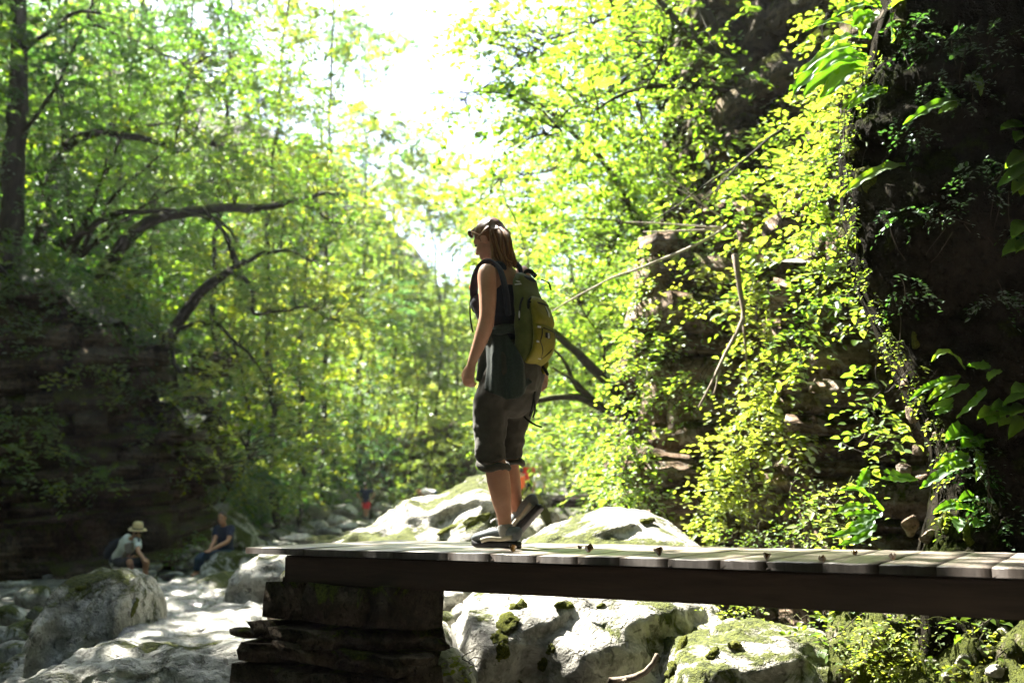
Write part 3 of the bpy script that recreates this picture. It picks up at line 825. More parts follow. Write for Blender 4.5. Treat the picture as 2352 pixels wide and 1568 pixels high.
# stony foot of the bank below the bridge on the right
mr = np.random.default_rng(77)
bank_v = []
for i in range(60):
    for j in range(40):
        u, v = i / 59, j / 39
        a = P(1900 + u * 560, 1370, 6.6 - 1.25 * u)
        b_ = P(1890 + u * 560, 1650, 5.7 - 1.05 * u)
        bank_v.append(np.array(a) * (1 - v) + np.array(b_) * v)
bank_v = np.array(bank_v)
dn = 0.12 * fbm(bank_v * 3.0, 5, 3) + 0.05 * np.abs(fbm(bank_v * 7, 3, 5))
bank_v[:, 1] -= dn
bank_v[:, 2] += dn
M['bank'] = rock_mat('bank', (0.03, 0.026, 0.016), (0.09, 0.078, 0.05), (0.22, 0.19, 0.14), moss=0.85, moss_up=0.8, bump=1.0, scale=3.2, spec=0.15)
BANK_BVH = BVHTree.FromPolygons([tuple(v) for v in bank_v], [tuple(int(i) for i in f) for f in grid_faces(60, 40)])
def bank_y(px, py, default):
    h = BANK_BVH.ray_cast(EYE, ray(px, py).normalized(), 12.0)[0]
    return h.y if h is not None else default
obj('bank', bank_v, [grid_faces(60, 40)], M['bank'], smooth=True, kind='structure')
for px, py, Y, w, h in [(2185, 1405, 4.9, 50, 24), (2225, 1398, 4.8, 40, 20), (2200, 1462, 4.7, 44, 30), (2160, 1478, 4.75, 30, 22), (2240, 1452, 4.6, 40, 22), (2262, 1492, 4.5, 46, 30), (2215, 1515, 4.5, 44, 34), (2290, 1540, 4.3, 50, 30), (2105, 1425, 5.1, 34, 22), (2120, 1458, 5.0, 36, 24), (2060, 1540, 4.8, 40, 30), (2140, 1520, 4.7, 34, 24), (2310, 1448, 4.4, 40, 24), (2180, 1555, 4.5, 40, 30), (2020, 1470, 5.1, 30, 24), (2085, 1500, 4.9, 30, 20)]:
    Y = bank_y(px, py, Y)
    loose(px, py, Y, w, h, 'limestone', 'pale stone stuck in the mossy bank at the bottom right', 'pale stones in the bottom right bank', name='stone', cat='stone')
EDGE_ST = [(2084, 880, 40, 70, 'sunlit pale stone under the lowest moss on the edge of the black cliff'), (2096, 950, 34, 60, 'whitish stone jutting from the cliff edge, second from the top of the sunlit row'), (2090, 1205, 44, 66, 'tall whitish sunlit stone just above the bridge at the black cliff foot'), (2120, 1100, 36, 34, 'small sunlit stone in the middle of the black cliff edge'), (2076, 1075, 44, 40, 'brownish sunlit stone left of the black cliff edge above the arching fern'), (2135, 1232, 60, 26, 'flat pale stone lying right behind the far edge of the deck by the black cliff'), (2105, 1035, 34, 38, 'knobbly sunlit stone above the middle of the black cliff edge'), (2152, 1000, 30, 30, 'little pale stone highest up on the right of the sunlit row')]
for px, py, w, h, lb in EDGE_ST:
    Y = min(max(hit_y(px + 12, py, 6.1), 5.4), 6.4)
    o = loose(px, py, Y + 0.06, w, h * 0.8, 'cliff_brown', lb, 'sunlit stones on the edge of the black cliff', name='stone', cat='stone')
    o.rotation_euler = (random.uniform(-.6, .6), random.uniform(-.6, .6), random.uniform(0, 6))

# ================================================================== bridge
UX = np.array([-0.866, 0.5, 0.0])       # along the bridge, towards its free left end
LX = np.array([-0.5, -0.866, 0.0])      # across it, towards the camera
ZD = 1.525                              # deck top
bridge = thing('footbridge', 'plank footbridge on two dark beams resting on a dry stone pier', 'bridge', at_z(1500, 1280, ZD))
NEAR0 = np.array(at_z(980 * 0.5742, 2186 * 0.5742, ZD))
def s_of(px4, py4):
    d = np.array(ray(px4 * 0.5742, py4 * 0.5742))
    # distance along UX from NEAR0 where this view ray meets the vertical plane of the near edge
    o = np.array(EYE)
    n = LX
    t = np.dot(NEAR0 - o, n) / np.dot(d, n)
    return float(np.dot(o + d * t - NEAR0, UX))
jx = [980, 1212, 1436, 1573, 1793, 1960, 2144, 2310, 2476, 2670, 2881, 3060, 3289, 3510, 3743, 3966]
js = [s_of(x, 2186 + (x - 980) * 0.0285) for x in jx]
while js[-1] > -5.2:
    js.append(js[-1] - random.uniform(0.19, 0.27))
WID = 1.38
ang = math.atan2(-UX[1], -UX[0])
for a, b in zip(js[:-1], js[1:]):
    w = abs(a - b) - 0.0022
    j = random.uniform(-0.002, 0.002) if random.random() < .8 else random.uniform(-0.006, 0.006)
    nx, ny = 5, 13
    me_v = []
    L = WID
    gx_, gy_ = np.linspace(-w / 2, w / 2, nx), np.linspace(-L / 2, L / 2, ny)
    th = 0.036
    cup = random.uniform(-0.0015, 0.0015)
    base_h = random.uniform(-0.0012, 0.0012)
    Vt = np.array([(x, yy, base_h + cup * (abs(x) / (w / 2)) ** 2  - 0.003 * (abs(yy) > L / 2 - 1e-6)) for x in gx_ for yy in gy_])
    Vt[:, 2] += 0.0025 * fbm(Vt * np.array([14, 3, 1]) + a * 50, 3, 2)
    Vb = Vt.copy()
    Vb[:, 2] = -th
    F = grid_faces(nx, ny)
    idx = np.arange(nx * ny).reshape(nx, ny)
    ring = np.concatenate([idx[:, 0], idx[-1, 1:], idx[-2::-1, -1], idx[0, -2:0:-1]])
    off_ = nx * ny
    side = np.stack([ring, ring + off_, np.roll(ring, -1) + off_, np.roll(ring, -1)], -1)
    Vv = np.vstack([Vt, Vb])[:, [1, 0, 2]]
    me = make_mesh('plank', Vv, [F[:, ::-1][:, ::-1], F + off_, side])
    me.materials.append(M['deck_wood'])
    me.materials.append(M['plank_end'])
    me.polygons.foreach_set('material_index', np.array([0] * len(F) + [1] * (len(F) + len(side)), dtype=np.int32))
    o = bpy.data.objects.new('plank', me)
    c = NEAR0 + UX * (a + b) / 2 - LX * (WID / 2 + j)
    o.location = (c[0], c[1], ZD)
    o.rotation_euler = (0, 0, math.atan2(-LX[1], -LX[0]))
    put(o, bridge)
SB0 = s_of(1122, 2215)
for k, (dl, s0) in enumerate(((0.03, SB0), (1.20, SB0 - 0.02))):
    Lb = s0 + 4.9
    me_v, F = box((0, 0, 0), Lb, 0.14, 0.145)
    b = bmesh.new()
    bmesh.ops.create_cube(b, size=1)
    bmesh.ops.scale(b, vec=(Lb, 0.14, 0.145), verts=b.verts)
    bmesh.ops.bevel(b, geom=b.edges[:], offset=0.008, segments=2, affect='EDGES')
    me = bpy.data.meshes.new('beam')
    b.to_mesh(me)
    b.free()
    me.materials.append(M['beam_wood'])
    o = bpy.data.objects.new('beam', me)
    c = NEAR0 + UX * (s0 - Lb / 2) - LX * (dl + 0.07)
    o.location = (c[0], c[1], ZD - 0.041 - 0.0725)
    o.rotation_euler = (0, 0, ang)
    put(o, bridge)
# crossbearers under the planks
for s in np.arange(SB0 - 0.5, -4.8, -0.55):
    o = bpy.data.objects.new('crossbearer', bpy.data.meshes.new('crossbearer'))
    b = bmesh.new()
    bmesh.ops.create_cube(b, size=1)
    bmesh.ops.scale(b, vec=(0.08, 0.98, 0.09), verts=b.verts)
    b.to_mesh(o.data)
    b.free()
    o.data.materials.append(M['beam_wood'])
    c = NEAR0 + UX * s - LX * (0.685)
    o.location = (c[0], c[1], ZD - 0.09)
    o.rotation_euler = (0, 0, ang)
    put(o, bridge)

# ------------------------------------------------------------------ dry stone pier
ZP = ZD - 0.041 - 0.145 - 0.003
DP = np.array([-0.07, 0.9975, 0.0])
pier = thing('stone_pier', 'dark dry stone pier of rough blocks carrying the free end of the bridge', 'pier', tuple(NEAR0 + UX * (SB0 - 0.4) - LX * 0.6 + np.array([0, 0, 0.2 - ZD])))
z = ZP
prr = random.Random(5)
SR = s_of(1680, 2370)
course = 0
while z > 0.15:
    h = prr.choice((0.07, 0.10, 0.13, 0.17, 0.21))
    grow = (ZP - z)
    sL = SB0 + 0.03 + min(0.34, grow * 0.42) - (0.0 if course else 0.03)
    sR = SR - max(0, grow - 0.35) * 0.22
    s = sL
    while s > sR + 0.06:
        l = min(prr.uniform(0.2, 0.48), s - sR)
        if s - l - sR < 0.12: l = s - sR
        q = NEAR0 + UX * (s - l / 2) + DP * (0.24 - 0.12 * grow - prr.uniform(-.03, .03))
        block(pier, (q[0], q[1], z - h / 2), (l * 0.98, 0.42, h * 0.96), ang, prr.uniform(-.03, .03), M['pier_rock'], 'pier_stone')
        s -= l
    for se in (sL - 0.16, sR + 0.16):
        t = 0.46
        while t < 1.25:
            l = prr.uniform(0.25, 0.45)
            q = NEAR0 + UX * se + DP * (t + l / 2)
            block(pier, (q[0], q[1], z - h / 2), (0.34, l * 0.98, h * 0.96), 0.07, 0, M['pier_rock'], 'pier_stone')
            t += l
    z -= h
    course += 1
c = NEAR0 + UX * (SB0 + SR) / 2 + DP * 0.75
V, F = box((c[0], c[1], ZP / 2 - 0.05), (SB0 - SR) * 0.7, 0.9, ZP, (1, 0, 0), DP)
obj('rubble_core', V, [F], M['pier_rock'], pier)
for px, py, Y, w, h in [(560, 1452, 5.45, 70, 26), (1000, 1478, 5.05, 70, 26), (965, 1512, 4.98, 90, 30)]:
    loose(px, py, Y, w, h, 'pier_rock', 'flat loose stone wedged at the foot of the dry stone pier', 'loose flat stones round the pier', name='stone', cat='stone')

# ------------------------------------------------------------------ far footbridge
fb = thing('footbridge', 'small far footbridge with a pale edge board crossing between rocks right of the hiker', 'bridge', P(1312, 1150, 28))
a, b_ = PA(1246, 1139, 28), PA(1392, 1139, 28)
mid, L = (a + b_) / 2, np.linalg.norm(b_ - a)
for k in range(9):
    t = (k + .5) / 9
    V, F = box(a * (1 - t) + b_ * t + np.array([0, 0.6, 0]), L / 9 * 0.97, 1.2, 0.05)
    obj('plank', V, [F], M['deck_wood'], fb)
V, F = box(mid + np.array([0, -0.02, -0.0]), L, 0.04, 0.09)
obj('edge_board', V, [F], M['twig_pale'], fb)
for yy in (0.2, 1.0):
    V, F = box(mid + np.array([0, yy, -0.18]), L, 0.14, 0.28)
    obj('beam', V, [F], M['beam_wood'], fb)
# ================================================================== foliage
LEAF_N = 0
def leaf_arrays(p, d, n, L, wid=0.62, fold=0.10, droop=0.12):
    """p,d,n (N,3), L (N,): folded leaf blades of two quads each"""
    d, n = unit(d), np.asarray(n)
    s = unit(np.cross(n, d))
    n = np.cross(d, s)
    L = np.asarray(L)[:, None]
    w = L * wid * 0.5
    b = p
    l1 = p + d * L * 0.30 + s * w + n * L * fold
    l2 = p + d * L * 0.68 + s * w * 0.82 + n * L * fold * 0.6
    t = p + d * L - n * L * droop
    r2 = p + d * L * 0.68 - s * w * 0.82 + n * L * fold * 0.6
    r1 = p + d * L * 0.30 - s * w + n * L * fold
    V = np.stack([b, l1, l2, t, r2, r1], 1).reshape(-1, 3)
    i = np.arange(len(p))[:, None] * 6
    F = np.concatenate([i + np.array([[0, 3, 2, 1]]), i + np.array([[0, 5, 4, 3]])], 1).reshape(-1, 4)
    return V, F
def sprays(r, p, ax, up, L, K, leaf, tint0, spread=0.9, droop=0.25, wid=0.62):
    """S flat sprays of K leaves each; returns leaf centres, directions, normals, lengths, tints"""
    S = len(p)
    ax, up = unit(ax), unit(up)
    side = unit(np.cross(ax, up))
    t = (np.arange(K) + 0.5) / K
    sg = np.where(np.arange(K) % 2 == 0, 1.0, -1.0)
    t = t[None, :] + r.normal(size=(S, K)) * 0.03
    pos = p[:, None, :] + ax[:, None, :] * (t * L[:, None])[..., None] - np.array([0, 0, 1.0]) * (droop * t * t * L[:, None])[..., None]
    pos = pos + r.normal(size=(S, K, 3)) * (leaf * 0.25)
    d = ax[:, None, :] * (0.35 + 0.5 * t)[..., None] + side[:, None, :] * (sg[None, :] * spread * (1 - 0.5 * t))[..., None] + r.normal(size=(S, K, 3)) * 0.22
    n = up[:, None, :] + r.normal(size=(S, K, 3)) * 0.26
    Ls = leaf * (0.62 + 0.5 * r.random((S, K))) * np.exp(0.22 * r.normal(size=(S, 1)))
    tt = np.clip(tint0[:, None] + r.normal(size=(S, K)) * 0.08, 0, 1)
    return pos.reshape(-1, 3), d.reshape(-1, 3), n.reshape(-1, 3), Ls.ravel(), tt.ravel()
def crown_points(r, blobs, leaf, cover, K, Ls, clump=0.35, outward=None):
    """spray roots and axes for a list of blobs (centre, rx, ry, rz)"""
    ps, axs = [], []
    for c, rx, ry, rz in blobs:
        a_leaf = leaf * leaf * 0.62 * 0.62
        area = PI * max(rx, ry) * rz
        n = int(cover * area / (K * a_leaf)) + 3
        m = int(n * 1.6)
        u = unit(r.normal(size=(m, 3)))
        rad = r.random(m) ** 0.42
        q = np.array(c) + u * rad[:, None] * np.array([rx, ry, rz])
        keep = fbm(q * (1.1 / max(0.5, (rx + rz) / 3)), 3, 31) + 0.4 * r.normal(size=m) > -clump * 0.6
        q, u = q[keep][:n], u[keep][:n]
        h = u * np.array([1, 1, 0.35]) + r.normal(size=q.shape) * 0.55 * np.array([1, 1, 0.4])
        if outward is not None:
            h = h + np.array(outward)
        ps.append(q)
        axs.append(h)
    return np.concatenate(ps), np.concatenate(axs)
def B_px(blobs):
    out = []
    for px, py, Y, rx, ry, rd in blobs:
        s = Y / FPX
        out.append((PA(px, py, Y), rx * s, rd, ry * s))
    return out
LEAF_TOTAL = [0]
def crown(parent, blobs, mat, leaf, seed, cover=2.0, K=12, Ls=0.7, tint=0.5, tvar=0.22, outward=None, name='crown', up_jit=0.3, droop=0.25, wid=0.62, clump=0.35):
    r = np.random.default_rng(seed)
    p, ax = crown_points(r, blobs, leaf, cover, K, Ls, clump, outward)
    S = len(p)
    up = np.array([0, 0, 1.0]) + r.normal(size=(S, 3)) * up_jit
    t0 = np.clip(tint + tvar * fbm(p * 0.5, 2, seed) * 1.3 + r.normal(size=S) * 0.15, 0, 1)
    L = Ls * (0.6 + 0.7 * r.random(S))
    P_, d, n, ll, tt = sprays(r, p, ax, up, L, K, leaf, t0, droop=droop, wid=wid)
    V, F = leaf_arrays(P_, d, n, ll, wid)
    LEAF_TOTAL[0] += len(P_)
    o = obj(name, V, [F], mat, parent, tint=np.repeat(tt, 2))
    return p, ax, L
def add_limb(mb, ctrl, r0, r1, seed, wob=0.06, sides=8):
    p = limb_path(ctrl, wob, None, seed)
    n = len(p)
    t = np.linspace(0, 1, n)
    rad = r0 * (1 - t) + r1 * t
    rad = rad * (1 + 0.12 * fbm(p * 4, 2, seed))
    rad[0] *= 1.12
    V, F, T = loft(p, np.maximum(rad, 0.003), sides=sides)
    mb.add(V, F, T)
    return p
def tree(name, label, limbs, blobs, mat, bark, leaf=0.085, seed=1, group=None, cover=2.0, K=17, Ls=0.75, tint=0.5, twigs=26, cat='tree', wob=0.06, tvar=0.22, sides=9, twig_r=0.012, outward=None, droop=0.25, clump=0.35, names=('trunk', 'branch', 'crown', 'twigs')):
    """limbs: list of (points, r0, r1); the first is the trunk. blobs in world units"""
    base = limbs[0][0][0]
    root = thing(name, label, cat, tuple(base), group)
    allp = []
    for i, (c, r0, r1) in enumerate(limbs):
        mb = MB()
        allp.append(add_limb(mb, [np.array(q) for q in c], r0, r1, seed * 13 + i, wob, sides))
        mb.build(names[0] if i == 0 else names[1], bark, root)
    allp = np.concatenate(allp)
    if blobs:
        p, ax, L = crown(root, blobs, mat, leaf, seed, cover, K, Ls, tint, tvar, outward, droop=droop, clump=clump, name=names[2])
        r = random.Random(seed)
        mb = MB()
        idx = r.sample(range(len(p)), min(twigs * len(blobs), len(p)))
        for i in idx:
            e = p[i] + unit(ax[i]) * L[i] * 0.6
            j = np.argmin(np.linalg.norm(allp - e, axis=1) + 0.8 * np.abs(allp[:, 2] - e[2] + 0.3))
            a = allp[j]
            dist = np.linalg.norm(e - a)
            if dist > 5 or dist < 0.2:
                continue
            m1 = a * 0.6 + e * 0.4 + np.array([r.uniform(-.2, .2), r.uniform(-.2, .2), r.uniform(0.0, .30)]) * dist * 0.5
            add_limb(mb, [a, m1, e], twig_r * (0.5 + 0.35 * dist), twig_r * 0.3, i, 0.08, 4)
        if mb.V:
            o = mb.build(names[3], bark, root, kind='stuff')
    return root
def px_limbs(ls):
    return [([PA(*q) for q in pts], r0, r1) for pts, r0, r1 in ls]

# ------------------------------------------------------------------ trees on the left cliff
tree('tree', 'dark tree bending over the left cliff edge with one long mossy limb reaching right', px_limbs([
    ([(232, 712, 22.6), (238, 650, 22.5), (258, 595, 22.3), (308, 532, 22), (370, 497, 21.8), (470, 484, 21.5), (600, 476, 21.2), (690, 464, 21), (735, 452, 20.8), (800, 450, 20.6)], 0.21, 0.03),
    ([(690, 464, 21), (728, 478, 20.8), (765, 505, 20.6), (810, 515, 20.5)], 0.05, 0.015),
    ([(150, 560, 22.6), (210, 520, 22.2), (270, 492, 21.9), (380, 480, 21.6), (440, 492, 21.4), (480, 505, 21.2)], 0.10, 0.03),
    ([(470, 484, 21.5), (520, 525, 21.2), (555, 570, 21)], 0.06, 0.02)]),
    B_px([(430, 415, 21.5, 150, 55, 1.4), (600, 420, 21, 140, 50, 1.2), (740, 470, 20.6, 110, 60, 1.2), (330, 590, 22.5, 110, 70, 1.2), (820, 540, 20.4, 60, 40, 0.9)]), M['leaf_beech'], M['bark_mossy'], 0.115, 3, 'trees along the left cliff', cover=1.5, tint=0.38)
tree('tree', 'forked tree leaning out from the corner of the left cliff with drooping curved branches', px_limbs([
    ([(368, 835, 22.2), (384, 785, 22), (418, 722, 21.8), (470, 660, 21.5), (530, 622, 21.2), (560, 605, 21.0)], 0.17, 0.07),
    ([(530, 622, 21.2), (562, 642, 21), (583, 680, 20.9), (590, 716, 20.8), (640, 713, 20.6), (700, 704, 20.4), (760, 735, 20.3)], 0.065, 0.012),
    ([(545, 612, 21.2), (528, 560, 21), (500, 515, 21), (462, 480, 21)], 0.08, 0.03),
    ([(545, 612, 21.1), (600, 585, 20.8), (660, 580, 20.5), (720, 600, 20.3)], 0.06, 0.012),
    ([(400, 765, 22), (450, 742, 21.6), (510, 758, 21.3), (560, 800, 21), (600, 850, 20.8), (625, 930, 20.6)], 0.06, 0.012),
    ([(395, 795, 22), (412, 850, 21.6), (455, 910, 21.3), (520, 975, 21), (565, 1020, 20.8), (572, 1050, 20.7), (540, 1062, 20.6), (490, 1066, 20.6)], 0.06, 0.010),
    ([(395, 790, 22), (340, 740, 22.3), (290, 700, 22.5), (250, 690, 22.6)], 0.06, 0.03)]),
    B_px([(640, 600, 20.8, 150, 80, 1.3), (740, 690, 20.4, 130, 75, 1.2), (560, 720, 21.2, 120, 70, 1.1), (620, 850, 20.8, 130, 80, 1.2), (700, 960, 20.6, 90, 45, 0.9), (520, 900, 21.4, 110, 80, 1.1), (600, 1040, 20.8, 120, 50, 1.0), (450, 1010, 22, 70, 70, 0.8)]), M['leaf_beech'], M['bark'], 0.115, 4, 'trees along the left cliff', cover=1.5, tint=0.6)
tree('tree', 'tall dark trunk at the very left edge with arching branches near the top', px_limbs([
    ([(15, 640, 20.8), (28, 500, 20.8), (36, 300, 20.8), (42, 150, 20.8), (36, 0, 20.8), (40, -180, 20.8)], 0.26, 0.14),
    ([(40, 130, 20.8), (75, 95, 20.6), (120, 72, 20.4), (170, 32, 20.2), (220, 30, 20), (270, 44, 20), (320, 58, 20), (370, 84, 20)], 0.07, 0.012),
    ([(100, 80, 20.5), (160, 55, 20.4), (230, 60, 20.2), (330, 100, 20), (420, 150, 20), (520, 235, 20)], 0.04, 0.010),
    ([(36, 320, 20.8), (90, 250, 20.6), (150, 160, 20.5), (200, 40, 20.4), (230, -40, 20.4)], 0.05, 0.02)]),
    B_px([(110, 60, 20.8, 150, 90, 1.4), (300, 30, 20.5, 150, 80, 1.3), (70, 230, 21, 110, 90, 1.2), (240, 180, 20.8, 140, 70, 1.2), (440, 100, 20.4, 130, 80, 1.2), (60, 430, 21.4, 110, 90, 1.2)]), M['leaf_dark'], M['bark'], 0.115, 5, 'trees along the left cliff', cover=1.6, tint=0.6)
tree('hazel_bush', 'many stemmed bush fanning upwards from the top of the left cliff', px_limbs([
    ([(165, 585, 23.0), (210, 470, 23), (255, 360, 22.8), (310, 260, 22.6), (360, 160, 22.4)], 0.07, 0.02),
    ([(170, 585, 23.0), (160, 450, 23), (150, 330, 23), (130, 200, 23)], 0.06, 0.02),
    ([(180, 585, 23.0), (260, 460, 22.8), (350, 370, 22.4), (450, 300, 22)], 0.06, 0.015),
    ([(185, 590, 23.0), (290, 500, 22.6), (400, 440, 22.2), (520, 400, 21.8)], 0.05, 0.012),
    ([(160, 585, 23.0), (110, 470, 23), (80, 380, 23), (60, 280, 23)], 0.05, 0.015),
    ([(175, 580, 23.1), (230, 420, 23.2), (260, 300, 23.2), (270, 180, 23.2)], 0.05, 0.015),
    ([(190, 590, 22.9), (240, 530, 22.6), (330, 470, 22.2), (390, 400, 22)], 0.04, 0.010)]),
    B_px([(220, 330, 23, 160, 110, 1.4), (380, 330, 22.4, 150, 90, 1.3), (130, 480, 23, 130, 90, 1.2), (300, 450, 22.6, 130, 80, 1.1), (500, 380, 22, 120, 70, 1.1), (350, 200, 22.5, 150, 90, 1.3)]), M['leaf_beech'], M['bark'], 0.10, 6, 'trees along the left cliff', cover=1.35, tint=0.22, cat='bush')
tree('tree', 'tree whose short dark limb juts right across the middle of the left foliage', px_limbs([
    ([(90, 560, 24.5), (110, 440, 24), (150, 340, 23.2), (200, 309, 22.4), (280, 310, 22), (350, 324, 21.8), (408, 348, 21.6)], 0.15, 0.05),
    ([(260, 310, 22.1), (310, 292, 21.9), (370, 284, 21.8), (430, 300, 21.6), (480, 330, 21.5)], 0.04, 0.012),
    ([(400, 345, 21.6), (412, 290, 21.5), (430, 200, 21.4), (470, 110, 21.4)], 0.03, 0.010)]),
    B_px([(500, 250, 22, 150, 100, 1.4), (620, 330, 21.6, 130, 80, 1.3), (560, 140, 22, 150, 90, 1.4)]), M['leaf_beech'], M['bark'], 0.115, 7, 'trees along the left cliff', cover=1.5, tint=0.4)

def wild_tree(label, base, h, lean, crownr, mat, leaf, seed, group, cover=1.45, tint=0.5, n_blobs=6, low=0.25, K=16, name='tree', r0=None, Ls=1.0, clump=0.45):
    r = random.Random(seed)
    b = np.array(base, dtype=float)
    top = b + np.array([lean[0], lean[1], h])
    mid = b * 0.5 + top * 0.5 + np.array([r.uniform(-1.3, 1.3), r.uniform(-.5, .5), 0]) * min(1, h / 8)
    r0 = r0 or 0.006 * h + 0.035
    limbs = [([b - np.array([0, 0, 0.3]), b * 0.8 + mid * 0.2, mid, top], r0, 0.03)]
    blobs = []
    for k in range(n_blobs):
        t = low + (1 - low) * (k + 0.6) / n_blobs
        a = k * 2.4 + r.uniform(0, 1.0)
        rr = crownr * (0.95 - 0.55 * abs(t - 0.55)) * r.uniform(0.55, 0.95)
        q = b * (1 - t) + top * t
        c = q + np.array([math.cos(a) * rr, math.sin(a) * rr, r.uniform(-.3, .3)])
        br = crownr * r.uniform(0.45, 0.7) * (1.1 - 0.4 * t)
        blobs.append((c, br, br, br * 0.62))
        limbs.append(([q - np.array([0, 0, 0.12 * h]), q * 0.5 + c * 0.5 + np.array([0, 0, 0.1 * rr]), c + (c - q) * 0.3], r0 * 0.4 * (1.1 - t), 0.015))
    blobs.append((top, crownr * 0.5, crownr * 0.5, crownr * 0.45))
    return tree(name, label, limbs, blobs, mat, M['bark'], leaf, seed, group, cover, K, Ls, tint, twigs=10, sides=6, wob=0.15, twig_r=0.014, clump=clump)
# tall trees that crown the left cliff above the picture
TALL = [(-13.0, 21.5, 7.5, 9.5, 3.2, 'shady tall tree at the top left corner'), (-15.5, 25.5, 8.0, 10.5, 3.4, 'tall tree at the left edge behind the dark trunk')]
for k, (x, y, z, h, cr, lb) in enumerate(TALL):
    wild_tree(lb, (x, y, z), h, (0.6, -0.4), cr, M['leaf_beech'], 0.18, 20 + k, 'tall trees above the left cliff', tint=0.4, n_blobs=9, low=0.3, cover=1.3)
# ------------------------------------------------------------------ wooded slope on the left and at the head of the gorge
def foot(px, py, Y):
    p = P(px, py, Y)
    return (p.x, p.y, gz(p.x, p.y))
GL = 'trees on the wooded left slope'
SLOPE = [
    (230, 37, -220, 4.0, 'leaf_dark', 0.15, 0.8, 'deep green tree filling the upper left behind the many stemmed bush'),
    (430, 41, -200, 4.2, 'leaf_dark', 0.16, 0.95, 'leafy tree at the top of the picture between the bush and the sunny trees'),  # px, Y, height px top y, crown radius m, material, leaf, tint, label
    (120, 31, -160, 3.4, 'leaf_dark', 0.12, 0.55, 'shady tree rising behind the left cliff at the upper left edge'),
    (330, 33, -140, 3.6, 'leaf_beech', 0.12, 0.22, 'broad green tree behind the many stemmed bush, reaching the top of the picture'),
    (500, 30, -60, 3.2, 'leaf_beech', 0.115, 0.42, 'light green tree on the left slope above the long mossy limb'),
    (640, 34, -120, 3.6, 'leaf_beech', 0.12, 0.7, 'yellow green tree on the left slope, left of the bluish tree by the sky gap'),
    (560, 38, 250, 3.4, 'leaf_beech', 0.13, 0.6, 'mid sized bright tree in the middle of the left slope'),
    (700, 38, 330, 3.2, 'leaf_beech', 0.13, 0.8, 'sunny yellowish tree at the right end of the long mossy limb'),
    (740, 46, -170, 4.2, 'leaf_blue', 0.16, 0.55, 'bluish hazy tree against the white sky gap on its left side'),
    (520, 33, 640, 2.4, 'leaf_beech', 0.12, 0.6, 'bushy tree above the heads of the two seated people'),
    (660, 44, 640, 2.6, 'leaf_beech', 0.14, 0.75, 'pale green tree standing left of the dark trunk in the mid distance'),
    (640, 50, 420, 4.0, 'leaf_beech', 0.17, 0.5, 'tall tree further up the left slope behind the yellowish one'),
    (480, 28, 760, 1.9, 'leaf_beech', 0.10, 0.65, 'young leafy tree rooted just right of the left cliff corner'),
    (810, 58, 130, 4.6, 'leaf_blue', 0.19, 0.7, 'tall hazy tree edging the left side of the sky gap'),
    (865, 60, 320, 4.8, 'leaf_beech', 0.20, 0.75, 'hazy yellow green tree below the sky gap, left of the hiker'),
]
for k, (px, Y, ty, cr, mt, lf, tn, lb) in enumerate(SLOPE):
    f = foot(px, 1000, Y)
    t = P(px, ty, Y)
    wild_tree(lb, f, max(2.5, t.z - f[2]), (t.x - f[0] + 0.8, -0.8), cr, M[mt], lf * 1.25, 40 + k, GL, tint=tn, n_blobs=8, low=0.12 if px < 600 else 0.3)
GC = 'trees at the head of the gorge'
HEAD = [
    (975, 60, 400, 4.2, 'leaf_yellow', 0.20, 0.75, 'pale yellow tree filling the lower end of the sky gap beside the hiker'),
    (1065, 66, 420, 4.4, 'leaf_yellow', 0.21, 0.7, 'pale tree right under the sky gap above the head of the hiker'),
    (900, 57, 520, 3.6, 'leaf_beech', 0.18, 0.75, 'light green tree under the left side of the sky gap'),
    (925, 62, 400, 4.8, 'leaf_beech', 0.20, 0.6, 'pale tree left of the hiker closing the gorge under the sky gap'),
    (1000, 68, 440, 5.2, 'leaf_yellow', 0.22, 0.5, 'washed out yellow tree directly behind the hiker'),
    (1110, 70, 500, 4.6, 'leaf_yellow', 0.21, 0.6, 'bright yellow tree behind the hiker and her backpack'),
    (840, 52, 690, 3.2, 'leaf_beech', 0.17, 0.65, 'tree with a dark slender trunk above the head of the man in red shorts'),
    (930, 56, 680, 3.2, 'leaf_beech', 0.18, 0.7, 'tree with two thin dark stems left of the hiker at waist height'),
    (1030, 60, 700, 3.4, 'leaf_yellow', 0.18, 0.4, 'yellow green tree left of the hiker at thigh height'),
    (860, 48, 860, 1.8, 'leaf_blue', 0.13, 0.6, 'bluish green bush hanging over the brown strata in the middle distance'),
    (1000, 46, 1010, 1.3, 'leaf_yellow', 0.13, 0.7, 'pale yellowish bush behind the crest of the long boulder'),
    (745, 53, 880, 2.0, 'leaf_dark', 0.14, 0.5, 'dark shaded bush left of the brown strata'),
    (1170, 64, 620, 4.0, 'leaf_yellow', 0.19, 0.6, 'glowing tree behind the backpack of the hiker'),
    (1250, 58, 560, 4.2, 'leaf_yellow', 0.19, 0.45, 'glowing tree right of the backpack above the fallen mossy limbs'),
    (1210, 48, 900, 1.7, 'leaf_yellow', 0.14, 0.5, 'leafy bush just above the group of far walkers'),
    (1320, 44, 700, 3.0, 'leaf_yellow', 0.15, 0.45, 'tree behind the low mossy limbs right of the hiker'),
]
for k, (px, Y, ty, cr, mt, lf, tn, lb) in enumerate(HEAD):
    f = foot(px, 1050, Y)
    t = P(px, ty, Y)
    wild_tree(lb, f, max(1.2, t.z - f[2]), (t.x - f[0], -0.5), cr, M[mt], lf * 1.15, 70 + k, GC, tint=tn, n_blobs=7, low=0.12, name='bush' if 'bush' in lb else 'tree')

